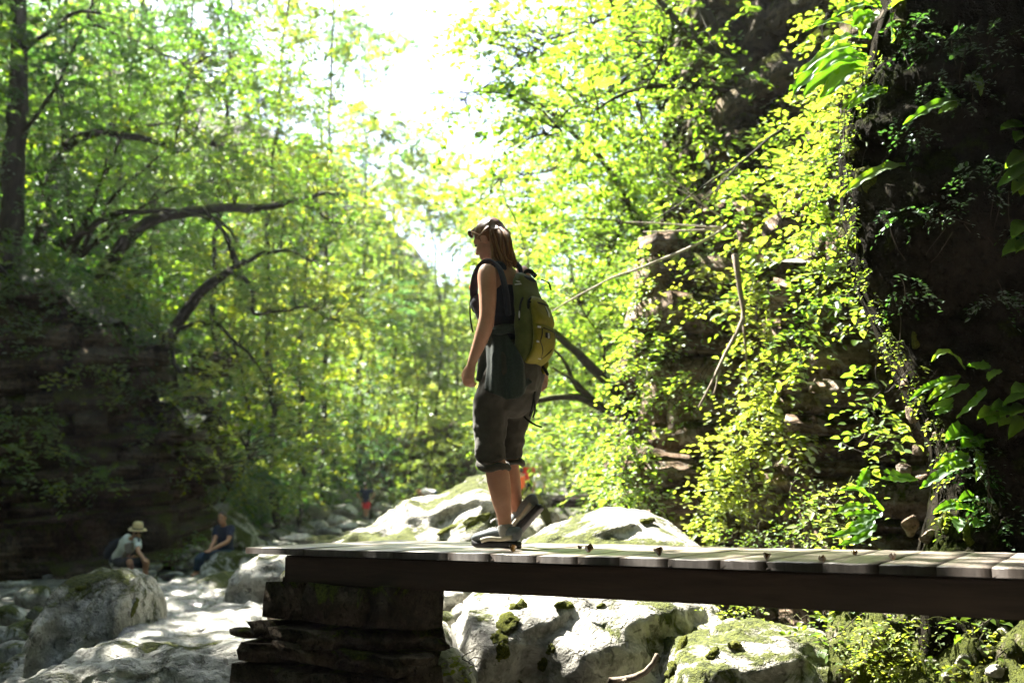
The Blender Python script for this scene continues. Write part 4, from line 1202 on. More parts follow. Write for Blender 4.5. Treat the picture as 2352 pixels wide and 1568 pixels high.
# ------------------------------------------------------------------ trees leaning in from the right
GR = 'trees leaning over the gorge from the right'
tree('tree', 'thick dark trunk leaning left at the top right beside the fern tufts', px_limbs([
    ([(1905, 190, 11.6), (1880, 130, 11.5), (1840, 75, 11.4), (1795, 20, 11.3), (1745, -30, 11.2), (1660, -130, 11)], 0.14, 0.10),
    ([(1790, 15, 11.3), (1700, -30, 11.6), (1600, -50, 12)], 0.06, 0.03)]),
    B_px([(1660, 20, 12.2, 130, 60, 0.9), (1780, 130, 12.4, 110, 50, 0.7), (1560, -20, 12.5, 130, 60, 0.9)]), M['leaf_yellow'], M['bark_mossy'], 0.095, 101, GR, cover=1.6, tint=0.5)
tree('tree', 'mossy trunk forking into three curved dark limbs at the upper right', px_limbs([
    ([(1800, 300, 12.6), (1775, 250, 12.4), (1740, 225, 12.3), (1715, 190, 12.2), (1680, 135, 12.1), (1640, 80, 12), (1600, -10, 12), (1570, -90, 12)], 0.12, 0.06),
    ([(1840, 215, 12.1), (1800, 182, 12.1), (1750, 162, 12), (1695, 150, 12), (1630, 112, 11.9), (1570, 62, 11.8), (1510, -10, 11.8)], 0.075, 0.04),
    ([(1760, 240, 12.3), (1700, 216, 12), (1640, 206, 11.8), (1560, 200, 11.6), (1500, 196, 11.5), (1420, 215, 11.4), (1380, 240, 11.3)], 0.06, 0.012),
    ([(1560, 60, 11.8), (1540, 90, 11.6), (1505, 160, 11.4), (1470, 240, 11.3)], 0.03, 0.010)]),
    B_px([(1700, 90, 12.4, 130, 70, 0.9), (1560, 150, 12, 120, 70, 0.9), (1440, 240, 11.6, 120, 60, 0.8), (1640, 260, 12.2, 120, 50, 0.7), (1760, 330, 12.4, 100, 50, 0.6), (1400, 90, 12, 130, 70, 0.9)]), M['leaf_yellow'], M['bark_mossy'], 0.095, 102, GR, cover=1.5, tint=0.45)
tree('tree', 'dark trunk splitting into a sheaf of thin upright stems right of the sky gap', px_limbs([
    ([(1620, 360, 16.6), (1575, 300, 16.4), (1530, 245, 16.2), (1495, 185, 16), (1462, 100, 16), (1442, 0, 16), (1430, -100, 16)], 0.17, 0.07),
    ([(1545, 265, 16.2), (1500, 215, 16), (1455, 130, 15.8), (1420, 40, 15.7), (1385, -40, 15.6)], 0.075, 0.03),
    ([(1600, 330, 16.4), (1570, 200, 16.2), (1548, 100, 16.1), (1530, -20, 16)], 0.08, 0.04),
    ([(1500, 185, 16), (1520, 100, 15.9), (1500, 0, 15.9)], 0.06, 0.03),
    ([(1480, 150, 15.9), (1400, 210, 15.4), (1310, 250, 15), (1250, 310, 14.8)], 0.04, 0.010),
    ([(1442, 20, 16), (1350, 60, 15.4), (1240, 110, 15), (1150, 180, 14.6), (1060, 230, 14.4)], 0.03, 0.006)]),
    B_px([(1400, 40, 16, 130, 80, 1.2), (1280, 90, 15.4, 120, 80, 1.2), (1170, 130, 15, 90, 90, 1.0), (1420, 200, 16, 110, 70, 1.0), (1290, 250, 15.2, 110, 70, 1.0), (1180, 300, 15, 90, 60, 0.9), (1520, 120, 17, 110, 100, 1.0), (1110, 50, 15, 70, 80, 0.8), (1085, 240, 15, 60, 60, 0.7)]), M['leaf_yellow'], M['bark'], 0.10, 103, GR, cover=1.5, tint=0.4)
tree('tree', 'slender dark trunk leaning up to the left through yellow leaves right of the hiker', px_limbs([
    ([(1560, 640, 18.4), (1510, 570, 18.2), (1450, 480, 18), (1400, 400, 17.8), (1350, 340, 17.6), (1280, 270, 17.4), (1208, 213, 17.2)], 0.10, 0.03),
    ([(1560, 480, 18), (1480, 360, 17.6), (1420, 290, 17.4), (1340, 240, 17.2), (1290, 190, 17)], 0.05, 0.015),
    ([(1360, 350, 17.6), (1250, 390, 17), (1150, 410, 16.6)], 0.03, 0.008),
    ([(1440, 470, 18), (1420, 560, 17.6), (1380, 640, 17.4)], 0.03, 0.008)]),
    B_px([(1440, 390, 18, 130, 80, 1.2), (1320, 360, 17.4, 130, 80, 1.2), (1200, 400, 17, 110, 70, 1.1), (1120, 450, 16.8, 70, 50, 0.9), (1500, 520, 18.4, 110, 70, 1.1), (1360, 500, 17.8, 130, 70, 1.1), (1240, 520, 17.4, 110, 60, 1.0)]), M['leaf_yellow'], M['bark'], 0.105, 104, GR, cover=1.6, tint=0.42)
tree('tree', 'low tree leaning left with long mossy limbs just right of the backpack', px_limbs([
    ([(1500, 985, 15.2), (1455, 950, 15), (1405, 893, 14.8), (1345, 825, 14.6), (1280, 775, 14.4), (1230, 735, 14.2), (1190, 690, 14.1)], 0.10, 0.035),
    ([(1480, 975, 15.1), (1430, 948, 14.9), (1380, 932, 14.7), (1320, 914, 14.5), (1255, 918, 14.3), (1195, 930, 14.2)], 0.085, 0.03),
    ([(1440, 960, 15), (1385, 925, 14.7), (1320, 875, 14.4), (1262, 846, 14.2)], 0.05, 0.015),
    ([(1350, 910, 14.6), (1322, 880, 14.5), (1300, 830, 14.4), (1275, 790, 14.3)], 0.045, 0.015),
    ([(1430, 930, 14.9), (1390, 850, 14.7), (1380, 780, 14.6), (1340, 700, 14.4)], 0.03, 0.008)]),
    B_px([(1340, 680, 14.8, 110, 70, 0.9), (1420, 780, 15, 90, 70, 0.8), (1300, 1000, 15.4, 80, 40, 0.6), (1270, 640, 14.6, 80, 60, 0.8), (1410, 1010, 15.2, 70, 50, 0.6)]), M['leaf_yellow'], M['bark_mossy'], 0.095, 105, GR, cover=1.3, tint=0.4)
RS = [
    (1420, 22, 120, 2.4, 'leaf_yellow', 0.10, 0.5, 'dense yellow green tree behind the sheaf of thin stems'),
    (1560, 20, 380, 2.0, 'leaf_yellow', 0.09, 0.4, 'leafy tree rising behind the top of the ivy covered cliff'),
    (1300, 30, 300, 3.0, 'leaf_yellow', 0.12, 0.55, 'pale glowing tree right of the sky gap, halfway up'),
    (1480, 27, 620, 2.2, 'leaf_yellow', 0.11, 0.4, 'tree behind the slender leaning trunk right of the hiker'),
    (1400, 36, 420, 3.2, 'leaf_yellow', 0.13, 0.5, 'far yellow tree deep on the right slope'),
    (1360, 24, 820, 1.5, 'leaf_yellow', 0.10, 0.4, 'shrubby tree behind the low mossy limbs beside the backpack'),
    (1650, 17, 60, 2.2, 'leaf_yellow', 0.085, 0.35, 'tree behind the three curved dark limbs at the upper right'),
    (1250, 40, 480, 3.2, 'leaf_yellow', 0.14, 0.6, 'washed out tree above and right of the head of the hiker'),
]
for k, (px, Y, ty, cr, mt, lf, tn, lb) in enumerate(RS):
    f = foot(px, 1000, Y)
    t = P(px, ty, Y)
    f2 = (f[0] + 1.4, f[1], gz(f[0] + 1.4, f[1]))
    wild_tree(lb, f2, max(2.5, t.z - f2[2]), (t.x - f2[0] - 0.4, -0.5), cr, M[mt], lf * 1.3, 130 + k, 'trees on the right slope', tint=tn, n_blobs=8, low=0.1, cover=1.8)
# the wood that closes the slopes far behind
r_ = np.random.default_rng(8)
def far_wood(label, n, xr_, yr_, leaf, mat, seed, hmin, hmax, cover=1.1):
    bl = []
    for _ in range(n):
        x, y = r_.uniform(*xr_), r_.uniform(*yr_)
        z = gz(x, y)
        h = r_.uniform(hmin, hmax)
        for q in range(2):
            rr = r_.uniform(1.8, 3.2)
            bl.append(((x + r_.uniform(-1, 1), y, z + h * (0.35 + 0.45 * q)), rr, rr, rr * 0.8))
    p, ax, L = crown(None, bl, mat, leaf, seed, cover, 10, 1.4, 0.5, 0.25, name='woodland')
    return tag(COL.objects[-1], label, None, None, 'stuff')
far_wood('hazy woodland on the far slopes', 70, (-34, -11), (40, 95), 0.48, M['leaf_beech'], 201, 4, 9)
far_wood('hazy woodland at the head of the gorge', 85, (-16, 14), (82, 135), 0.50, M['leaf_yellow'], 202, 4, 8)
far_wood('woodland on the right slope', 40, (5, 20), (22, 75), 0.38, M['leaf_yellow'], 203, 3, 8)
far_wood('undergrowth on the left slope', 60, (-22, -9.6), (26, 48), 0.30, M['leaf_dark'], 204, 0.6, 2.2, 0.7)
far_wood('tall woodland high on the left slope', 50, (-40, -23), (42, 78), 0.42, M['leaf_beech'], 207, 9, 20, 0.9)

# unseen wood added on the left slope to shade the near left bank
bl = []
for k in range(58):
    y = r_.uniform(4.0, 21.0)
    x = r_.uniform(-14.5, -9.0) - max(0, y - 16) * 0.5
    bl.append(((x, y, r_.uniform(8.0, 17.0)), r_.uniform(1.2, 1.9), r_.uniform(1.2, 1.9), 1.1))
bl += [((-9.4, 13.0, 12.8), 1.6, 1.6, 1.4), ((-8.1, 13.0, 12.6), 1.4, 1.4, 1.3), ((-8.7, 12.4, 13.6), 1.4, 1.4, 1.2), ((-6.9, 11.8, 14.7), 1.8, 1.8, 1.5), ((-7.9, 11.6, 15.4), 1.3, 1.3, 1.0)]  # crowns added out of view to shade the bottom left slab and the hiker
crown(None, bl, M['leaf_beech'], 0.24, 205, 1.9, 10, 0.9, 0.5, 0.25, name='woodland')
tag(COL.objects[-1], 'unseen woodland added left of the viewpoint to shade the near bank and hiker', None, None, 'stuff')

# unseen canopy added over and behind the camera to cut the sky light
bl = []
for k in range(85):
    x, y = r_.uniform(-10, 6), r_.uniform(-10, 3.5)
    bl.append(((x, y, r_.uniform(8.0, 12.5)), r_.uniform(1.5, 2.4), r_.uniform(1.5, 2.4), 1.2))
crown(None, bl, M['leaf_dark'], 0.36, 206, 1.7, 9, 1.2, 0.5, 0.25, name='woodland')
tag(COL.objects[-1], 'unseen canopy added behind the viewpoint to block sky light', None, None, 'stuff')
# ================================================================== climbers on the sunlit cliff
def ivy(label, blobs, seed, cover=2.4, leaf=0.07, tint=0.5, mat='leaf_ivy', cat='ivy', name='ivy', Ls=0.32, K=8, out=(-0.5, -0.8, -0.15), droop=0.5, stems=True, group=None, tvar=0.3, clump=0.5):
    bl = B_px(blobs)
    limbs = []
    cs = [b[0] for b in bl]
    top = max(range(len(cs)), key=lambda i: cs[i][2])
    for i, c in enumerate(cs):
        limbs.append(([c + np.array([0.05, 0.12, bl[i][3] * 0.8]), c + np.array([-0.02, 0.1, 0]), c + np.array([0.03, 0.08, -bl[i][3] * 0.8])], min(0.012, 0.03 * bl[i][3] + 0.002), 0.003))
    return tree(name, label, limbs, bl, M[mat], M['bark'], leaf, seed, group, cover, K, Ls, tint, twigs=5, cat=cat, wob=0.05, tvar=tvar, sides=5, twig_r=0.006, outward=out, droop=droop, clump=clump, names=('stem', 'stem', 'leaves', 'tendrils'))
ivy('tall ivy curtain down the left corner of the sunlit cliff, right of the mossy limbs', [(1500, 700, 10.9, 50, 60, .25), (1480, 800, 10.8, 50, 60, .25), (1475, 900, 10.7, 48, 70, .25), (1465, 1000, 10.6, 46, 60, .25), (1440, 1090, 10.6, 50, 60, .25), (1470, 1150, 10.4, 46, 50, .2), (1520, 620, 10.9, 60, 50, .25), (1560, 700, 10.6, 50, 40, .2)], 301, tint=0.65, mat='leaf_yellow', cover=3.0)
ivy('broad glowing ivy cascade in the middle of the sunlit cliff, above the bridge', [(1760, 600, 9.4, 60, 60, .25), (1740, 700, 9.4, 50, 60, .25), (1760, 800, 9.3, 50, 60, .25), (1790, 870, 9.0, 50, 60, .2), (1740, 930, 9.3, 60, 60, .25), (1700, 1020, 9.4, 55, 60, .25), (1680, 1110, 9.4, 50, 60, .25), (1660, 1190, 9.4, 48, 50, .2), (1730, 1100, 9.3, 50, 50, .2), (1810, 1000, 8.8, 40, 60, .2)], 302, tint=0.7, mat='leaf_yellow', cover=3.2)
ivy('leafy ledge growth halfway up the sunlit cliff around the hanging dead branch', [(1600, 640, 10.3, 60, 40, .2), (1640, 700, 10.2, 50, 36, .2), (1550, 790, 10.5, 50, 36, .2), (1620, 860, 10.2, 50, 30, .15), (1560, 930, 10.4, 50, 34, .15), (1610, 900, 10.1, 44, 24, .2), (1560, 880, 10.4, 30, 20, .15)], 303, cover=1.8, tint=0.5)
ivy('thick sunlit leaves against the upper left edge of the black cliff', [(1930, 280, 7.4, 50, 60, .25), (1900, 360, 7.4, 50, 60, .25), (1900, 450, 7.4, 55, 60, .25), (1880, 540, 7.5, 60, 60, .25), (1910, 610, 7.4, 50, 50, .25), (1850, 440, 7.8, 50, 50, .25), (1930, 200, 7.2, 40, 40, .2), (1960, 130, 7.0, 30, 50, .2)], 304, leaf=0.06, tint=0.75, mat='leaf_yellow', cover=2.6)
ivy('creeper with broad leaves covering the upper shelf of the sunlit cliff', [(1700, 480, 10, 70, 50, .3), (1790, 500, 9.4, 60, 50, .3), (1640, 400, 11, 80, 50, .3), (1760, 400, 10, 70, 50, .3), (1700, 330, 11, 80, 40, .3), (1600, 480, 11.2, 70, 40, .3), (1560, 560, 11.2, 70, 40, .3), (1820, 300, 10, 60, 50, .3), (1850, 380, 9, 50, 50, .3), (1680, 560, 10.4, 60, 36, .2), (1810, 580, 9, 50, 40, .2)], 305, leaf=0.08, tint=0.6, mat='leaf_yellow', cover=2.4)
ivy('mixed creepers draping the cliff high at the upper right behind the leaning trunks', [(1600, 250, 13.5, 100, 60, .4), (1720, 200, 13, 90, 60, .4), (1830, 180, 11.5, 70, 60, .3), (1880, 250, 9.5, 60, 50, .3), (1500, 350, 14, 90, 60, .4), (1560, 420, 13.5, 90, 50, .4), (1800, 60, 12.5, 90, 60, .4), (1900, 60, 10, 60, 60, .3), (1930, 140, 9, 40, 40, .2)], 306, leaf=0.09, tint=0.55, mat='leaf_yellow', cover=2.2)
ivy('hanging green tufts on the right part of the sunlit cliff beside the black edge', [(1860, 680, 8.5, 40, 60, .2), (1850, 760, 8.5, 34, 50, .15), (1930, 700, 8.2, 40, 40, .15), (1990, 720, 7.8, 30, 40, .15), (1840, 850, 8.5, 40, 50, .15), (2030, 860, 7.0, 30, 60, .12), (2020, 930, 7.0, 36, 40, .12), (1990, 1000, 7.2, 34, 30, .1), (2020, 1020, 6.8, 30, 30, .1)], 307, cover=1.7, tint=0.5)
ivy('tangle of leaves and dry stems at the cliff foot, left of the far footbridge end', [(1385, 1080, 13, 40, 50, .3), (1420, 1020, 12.5, 50, 50, .3), (1400, 1140, 12.6, 40, 30, .2), (1350, 1010, 14, 50, 40, .3), (1440, 1130, 11.4, 40, 40, .2)], 308, cover=2.0, tint=0.45)
ivy('pale sunlit bush in front of the group of far walkers', [(1265, 1085, 29.5, 24, 26, .5), (1295, 1045, 30, 34, 28, .6), (1330, 1085, 29.5, 26, 24, .4)], 309, leaf=0.08, cover=1.2, tint=0.7, mat='leaf_yellow', cat='bush', name='bush')
ivy('bright leafy plant hanging over the far side of the bridge, left of the black cliff', [(1930, 1170, 6.6, 34, 34, .12), (1960, 1130, 6.6, 34, 36, .12), (1950, 1215, 6.4, 44, 30, .12), (1985, 1190, 6.3, 30, 36, .1), (2010, 1230, 6.2, 34, 22, .1)], 310, leaf=0.05, cover=1.5, tint=0.75, mat='leaf_yellow', cat='plant', name='plant')
ivy('low mossy herbs along the cliff foot behind the bridge', [(1760, 1220, 8.2, 50, 26, .15), (1840, 1225, 8, 50, 22, .15), (1690, 1235, 8.6, 50, 20, .15), (1880, 1160, 8, 40, 40, .12), (1830, 1130, 8.2, 40, 40, .12)], 311, leaf=0.035, cover=1.0, tint=0.4, cat='plant', name='plant')
ivy('moss and herb fringe lit beneath the bridge behind the sunlit boulder', [(1680, 1390, 7.4, 50, 30, .15), (1750, 1400, 7.2, 50, 26, .15), (1810, 1410, 7, 40, 26, .15), (1650, 1420, 7.2, 26, 36, .1)], 312, leaf=0.035, cover=1.3, tint=0.75, cat='plant', name='plant', mat='leaf_yellow')
ivy('leafy sprigs under the bridge at the top of the mossy bank', [(1895, 1410, 6.3, 34, 26, .1), (1930, 1425, 6.2, 34, 22, .1), (1880, 1440, 6.2, 24, 18, .08), (2210, 1420, 5.5, 30, 20, .08), (2250, 1410, 5.4, 30, 16, .08), (1915, 1478, 6.0, 30, 12, .06)], 313, leaf=0.05, cover=1.0, tint=0.5, cat='plant', name='plant')
bh = []
for x_, y_, rx_, ry_ in [(2040, 1450, 60, 30), (2130, 1500, 60, 30), (2080, 1540, 60, 30), (2230, 1550, 60, 26), (2290, 1470, 50, 40), (1990, 1500, 40, 40), (2180, 1440, 50, 24), (1990, 1430, 40, 24), (2120, 1420, 40, 20), (2320, 1530, 50, 40)]:
    bh.append((x_, y_, bank_y(x_, y_, 5.2) - 0.02, rx_, ry_, .12))
ivy('mossy herbs spread over the stony bank in the bottom right corner', bh, 314, leaf=0.03, cover=1.6, tint=0.6, cat='plant', name='plant', Ls=0.12, K=6)
ivy('small bright green sprig growing beside the foot of the pier', [(1066, 1512, 5.9, 22, 14, .05), (1082, 1528, 5.8, 18, 12, .04)], 315, leaf=0.055, cover=0.8, tint=0.8, cat='plant', name='plant', mat='leaf_yellow', Ls=0.14, K=4)

# plants on the ledges of the dark left cliff
LP = 'plants on the ledges of the left cliff'
for k, (lb, bl) in enumerate([
    ('dark ferny plants on a low ledge at the left edge', [(40, 960, 19.8, 60, 40, .5), (90, 1000, 19.8, 50, 40, .4), (30, 1080, 19.2, 50, 40, .4), (120, 1040, 19.8, 40, 30, .3)]),
    ('dark leafy plants above the straw hatted woman on the left cliff', [(200, 1090, 20.2, 50, 30, .3), (240, 1110, 20.2, 30, 30, .3), (150, 1120, 19.8, 40, 20, .3)]),
    ('hanging shrubs halfway up the left cliff', [(110, 820, 20, 50, 40, .4), (190, 870, 20.2, 50, 40, .3), (270, 900, 20.6, 40, 40, .3), (60, 760, 20, 40, 30, .3)]),
    ('fringe of small shrubs along the top edge of the left cliff', [(60, 600, 20.3, 80, 46, .6), (150, 625, 20.5, 80, 50, .6), (20, 560, 20.2, 60, 50, .5), (235, 655, 20.9, 70, 50, .5), (310, 720, 21.4, 56, 50, .5), (280, 720, 21.4, 50, 40, .3), (340, 800, 21.6, 40, 40, .3), (210, 690, 21.2, 50, 40, .3), (255, 610, 21.4, 46, 36, .4), (315, 670, 21.7, 46, 40, .4), (360, 745, 21.9, 40, 44, .4), (398, 830, 22.2, 36, 50, .4), (415, 910, 22.4, 34, 46, .4), (405, 1010, 22.4, 30, 50, .3)]),
    ('ragged creepers hanging over the upper face of the left cliff', [(70, 640, 20.0, 60, 50, .3), (150, 690, 20.1, 50, 60, .3), (230, 720, 20.4, 50, 60, .3), (300, 820, 20.9, 40, 60, .3), (20, 720, 19.9, 40, 60, .3), (330, 930, 21.3, 36, 60, .3)]),
    ('green plants trailing from the right corner of the left cliff', [(345, 1000, 21.4, 40, 40, .3), (385, 900, 22, 30, 50, .3), (370, 1120, 22.4, 40, 40, .3), (400, 1050, 23, 40, 50, .4)])]):
    ivy(lb, bl, 330 + k, cover=1.5, leaf=0.115, tint=0.45, mat='leaf_beech', cat='plant', name='plant', Ls=0.5, K=9, out=(0.4, -0.8, 0.0), droop=0.4, group=LP)
ivy('bright young shrub between the left cliff corner and the mossy boulder heap', [(440, 1080, 25, 50, 40, .5), (420, 1140, 24.5, 40, 40, .4), (500, 1110, 26, 60, 40, .5), (560, 1130, 27, 60, 40, .5), (620, 1100, 30, 60, 50, .6)], 340, cover=1.2, leaf=0.09, tint=0.55, mat='leaf_beech', cat='bush', name='bush', Ls=0.6, K=10)
ivy('shaded shrub at the water edge right of the mossy boulder heap', [(650, 1130, 34, 60, 50, .8), (700, 1090, 36, 60, 50, .8), (720, 1140, 40, 50, 30, .8)], 341, cover=1.2, leaf=0.11, tint=0.45, mat='leaf_beech', cat='bush', name='bush', Ls=0.7, K=10)
ivy('leafy weeds among the rocks at the feet of the man in navy', [(440, 1235, 22, 40, 14, .3), (400, 1232, 23, 30, 12, .3), (475, 1240, 21.5, 30, 16, .3), (425, 1275, 20.5, 30, 10, .2)], 342, cover=0.9, leaf=0.09, tint=0.6, mat='leaf_beech', cat='plant', name='plant', Ls=0.4, K=7)

# ------------------------------------------------------------------ strap-leaved ferns on the black cliff
def c5(x, y): return ((2700 + x / 1.68) * .5742, (y / 1.68) * .5742)
def c6(x, y): return ((2700 + x / 1.68) * .5742, (900 + y / 1.68) * .5742)
def c4(x, y): return ((2900 + x / 1.684) * .5742, (1800 + y / 1.684) * .5742)
fr_n = [0]
def frond(parent, pts, Y, width_px=28, dY=-0.12, mat='leaf_fern', name='frond', taper=0.45, wavy=1.0):
    """one undivided wavy leaf, root first; it comes dY towards the camera at its tip"""
    fr_n[0] += 1
    r = np.random.default_rng(900 + fr_n[0])
    ctrl = [PA(x, y, Y + dY * (i / (len(pts) - 1)) ** 1.2) for i, (x, y) in enumerate(pts)]
    nu, nv = 22, 7
    c = spline(ctrl, nu)
    T = unit(np.gradient(c, axis=0))
    up = np.array([r.uniform(-.2, .2), -0.75, 0.65 + r.uniform(-.3, .3)])
    S = unit(np.cross(T, up))
    N = np.cross(S, T)
    W = width_px * Y / FPX / 2
    t = np.linspace(0, 1, nu)
    w = W * np.minimum(1, (t + 0.02) / 0.16) ** 0.7 * np.clip((1 - t) / taper, 0, 1) ** 0.65
    w = w * (1 + 0.10 * wavy * np.sin(t * 34 + r.uniform(0, 6)))
    V = []
    ph = r.uniform(0, 6)
    for j in range(nv):
        v = j / (nv - 1) * 2 - 1
        V.append(c + S * (w * v)[:, None] + N * (W * (0.35 * abs(v) - 0.1 + wavy * 0.22 * v * v * np.sin(t * 26 + ph + 2 * v)))[:, None])
    V = np.stack(V, 1).reshape(-1, 3)
    return obj(name, V, [grid_faces(nu, nv)], M[mat], parent, smooth=True, tint=np.clip(r.uniform(0.25, 0.8) + r.normal(size=(nu - 1) * (nv - 1)) * 0.04, 0, 1))
def fern(label, fronds, Y, width=28, cat='fern', name='fern', dY=-0.15, part='frond', **k):
    r0 = fronds[0][0]
    if r0[0] > 1995:
        Y = max(4.2, hit_y(min(r0[0], 2345), r0[1], Y) - 0.02)
    root = thing(name, label, cat, P(r0[0], r0[1], Y))
    for f in fronds:
        frond(root, f, (max(4.2, hit_y(min(f[0][0], 2345), f[0][1], Y)) - 0.03) if f[0][0] > 1995 else Y + random.uniform(-.05, .08), width * random.uniform(.85, 1.15), dY, name=part, **k)
    return root
fern('big tuft of long wavy fern leaves at the top of the black cliff edge', [[c5(*q) for q in f] for f in [
    [(1310, 270), (1220, 180), (1100, 145), (980, 160), (880, 210)], [(1290, 260), (1180, 245), (1080, 275), (970, 360)],
    [(1290, 320), (1150, 310), (1000, 370), (870, 470), (800, 520)], [(1290, 370), (1130, 350), (980, 420), (830, 560), (765, 610)],
    [(1290, 410), (1150, 405), (1000, 440), (850, 560), (790, 640)], [(1280, 450), (1150, 430), (1000, 520), (900, 600), (865, 660)],
    [(1270, 470), (1150, 470), (1050, 560), (960, 670)], [(1260, 470), (1160, 500), (1080, 590), (960, 690)], [(1280, 400), (1180, 370), (1060, 400), (930, 520)]]], 5.75, 30)
fern('upright sunlit fern tuft above the big one, at the top edge of the picture', [[c5(*q) for q in f] for f in [
    [(1360, 50), (1250, 30), (1150, 65), (1050, 130)], [(1460, 290), (1458, 200), (1450, 90)], [(1330, 90), (1240, 110), (1190, 190)], [(1380, 60), (1330, 0), (1270, -20)], [(1440, 60), (1500, 10), (1540, -30)], [(1350, 80), (1290, 150), (1240, 260)]]], 5.7, 30)
fern('pair of dark fern leaves below the big tuft, hanging left', [[c5(*q) for q in f] for f in [[(1430, 600), (1340, 590), (1230, 640), (1120, 740)], [(1420, 620), (1330, 640), (1230, 690), (1150, 745)], [(1400, 600), (1320, 610), (1260, 650)]]], 5.6, 24)
fern('single bright fern leaf against the black rock, upper one', [[c5(*q) for q in f] for f in [[(1945, 672), (1850, 670), (1730, 715), (1640, 770), (1530, 842)], [(1900, 690), (1830, 730), (1770, 765)]]], 4.9, 27)
fern('long bright fern leaf jutting left from the black rock, lower one', [[c5(*q) for q in f] for f in [[(1550, 1110), (1430, 1120), (1300, 1180), (1200, 1250), (1100, 1335)]]], 5.4, 30)
fern('dim fern leaf hanging in the dark of the upper right', [[c5(*q) for q in f] for f in [[(2020, 500), (2045, 570), (2055, 650)]]], 4.8, 18)
fern('dark green fern tuft low on the black cliff above the bridge', [[c6(*q) for q in f] for f in [[(1950, 970), (1870, 870), (1790, 855), (1720, 920)], [(1920, 1020), (1780, 1050), (1660, 1110), (1570, 1185)], [(1900, 1025), (1790, 1100), (1690, 1190)], [(1975, 1070), (1870, 1120), (1770, 1180)], [(2110, 935), (2040, 950), (1960, 945)], [(1870, 1170), (1780, 1210), (1715, 1245)], [(2190, 975), (2120, 1010), (2105, 1050)], [(2090, 1100), (2010, 1190), (1890, 1300)], [(1860, 1200), (1800, 1250), (1745, 1275)]]], 4.85, 20)
fern('arching bright fern just above the bridge deck at the foot of the black cliff', [[c4(*q) for q in f] for f in [[(1065, 410), (980, 320), (880, 260), (770, 275)], [(960, 380), (850, 380), (720, 440)], [(1050, 420), (950, 470), (820, 520)], [(1040, 430), (930, 430), (800, 440)], [(1000, 470), (900, 540), (690, 585)], [(1020, 500), (900, 600), (760, 640)], [(960, 130), (920, 220), (890, 270)]]], 6.1, 22)
fern('light fern leaves halfway between the bridge and the dark tuft', [[c4(*q) for q in f] for f in [[(1300, 200), (1200, 180), (1100, 155), (1070, 150)], [(1250, 195), (1150, 200), (1045, 192)], [(1640, 40), (1520, 120), (1400, 200), (1310, 262)], [(1650, 90), (1560, 110), (1490, 150)], [(1640, 30), (1520, 60), (1400, 125)], [(1700, 0), (1722, 110), (1690, 215)]]], 5.1, 24)
BL = dict(taper=0.75, wavy=0.3, part='leaf')
fern('broad leaved plant low right, with one yellow oval leaf', [[c4(*q) for q in f] for f in [[(1580, 370), (1500, 380), (1400, 425)], [(1680, 410), (1610, 390), (1550, 400)], [(1575, 460), (1570, 510), (1575, 560)], [(1680, 310), (1630, 320), (1570, 350)], [(1720, 480), (1690, 500), (1670, 520)]]], 4.9, 32, cat='plant', name='plant', **BL)
fern('pointed green leaves at the right edge, above the middle of the picture', [[c5(*q) for q in f] for f in [[(2346, 1030), (2280, 1080), (2215, 1140)], [(2356, 1100), (2260, 1180), (2160, 1265)], [(2356, 1190), (2310, 1240), (2265, 1310)], [(2356, 1230), (2340, 1280), (2320, 1320)], [(2346, 900), (2310, 920), (2285, 960)], [(2340, 835), (2260, 850), (2185, 872)]]], 4.4, 42, cat='plant', name='plant', **BL)
fern('bright translucent leaves at the right edge level with the head of the hiker', [[c6(*q) for q in f] for f in [[(2360, -10), (2310, 30), (2262, 95)], [(2356, 110), (2280, 150), (2195, 210)], [(2360, 1085), (2310, 1110), (2255, 1130)], [(2356, 90), (2330, 130), (2290, 190)]]], 4.35, 46, cat='plant', name='plant', **BL)
fern('leafy stem entering from the right edge above the deck', [[c6(*q) for q in f] for f in [[(2356, 1120), (2290, 1160), (2200, 1215)], [(2230, 1220), (2180, 1225), (2115, 1245)], [(2160, 1250), (2100, 1260), (2028, 1305)], [(2265, 1235), (2230, 1260), (2185, 1292)], [(2230, 1290), (2205, 1320), (2175, 1355)], [(2346, 1300), (2300, 1350), (2238, 1440)], [(2356, 1230), (2300, 1245), (2250, 1290)], [(2120, 1270), (2110, 1310), (2100, 1345)]]], 4.5, 40, cat='plant', name='plant', **BL)
fern('large pale toothed leaf on a bent stalk low on the black cliff', [[c6(*q) for q in f] for f in [[(2010, 1420), (1930, 1400), (1815, 1452)], [(2010, 1425), (1960, 1450), (1920, 1500)], [(2010, 1415), (2030, 1440), (2055, 1470)]]], 4.75, 76, cat='plant', name='plant', **BL)

fz = []
for (y_, x_) in SIL[2:-3]:
    fz.append((x_ + 14, y_, min(max(hit_y(x_ + 14, y_, 5.9), 5.5), 6.3) - 0.02, 17, 32, .05))
ivy('fringe of moss and tiny herbs along the edge of the black cliff', fz, 316, leaf=0.026, cover=0.9, tint=0.15, cat='moss', name='moss_fringe', Ls=0.11, K=7, out=(-.8, -.3, -.3))
dm = []
dr = random.Random(3)
for k in range(26):
    x_, y_ = dr.uniform(2010, 2340), dr.uniform(20, 1200)
    if x_ < np.interp(y_, [q[0] for q in SIL], [q[1] for q in SIL]) + 40:
        continue
    dm.append((x_, y_, hit_y(x_, y_, 5.4) - 0.02, dr.uniform(25, 60), dr.uniform(20, 50), .07))
ivy('small dark herbs and moss scattered over the shaded face of the black cliff', dm, 317, leaf=0.03, cover=0.9, tint=0.2, mat='leaf_dark', cat='moss', name='moss_cover', Ls=0.12, K=7, out=(-.4, -.8, -.3))
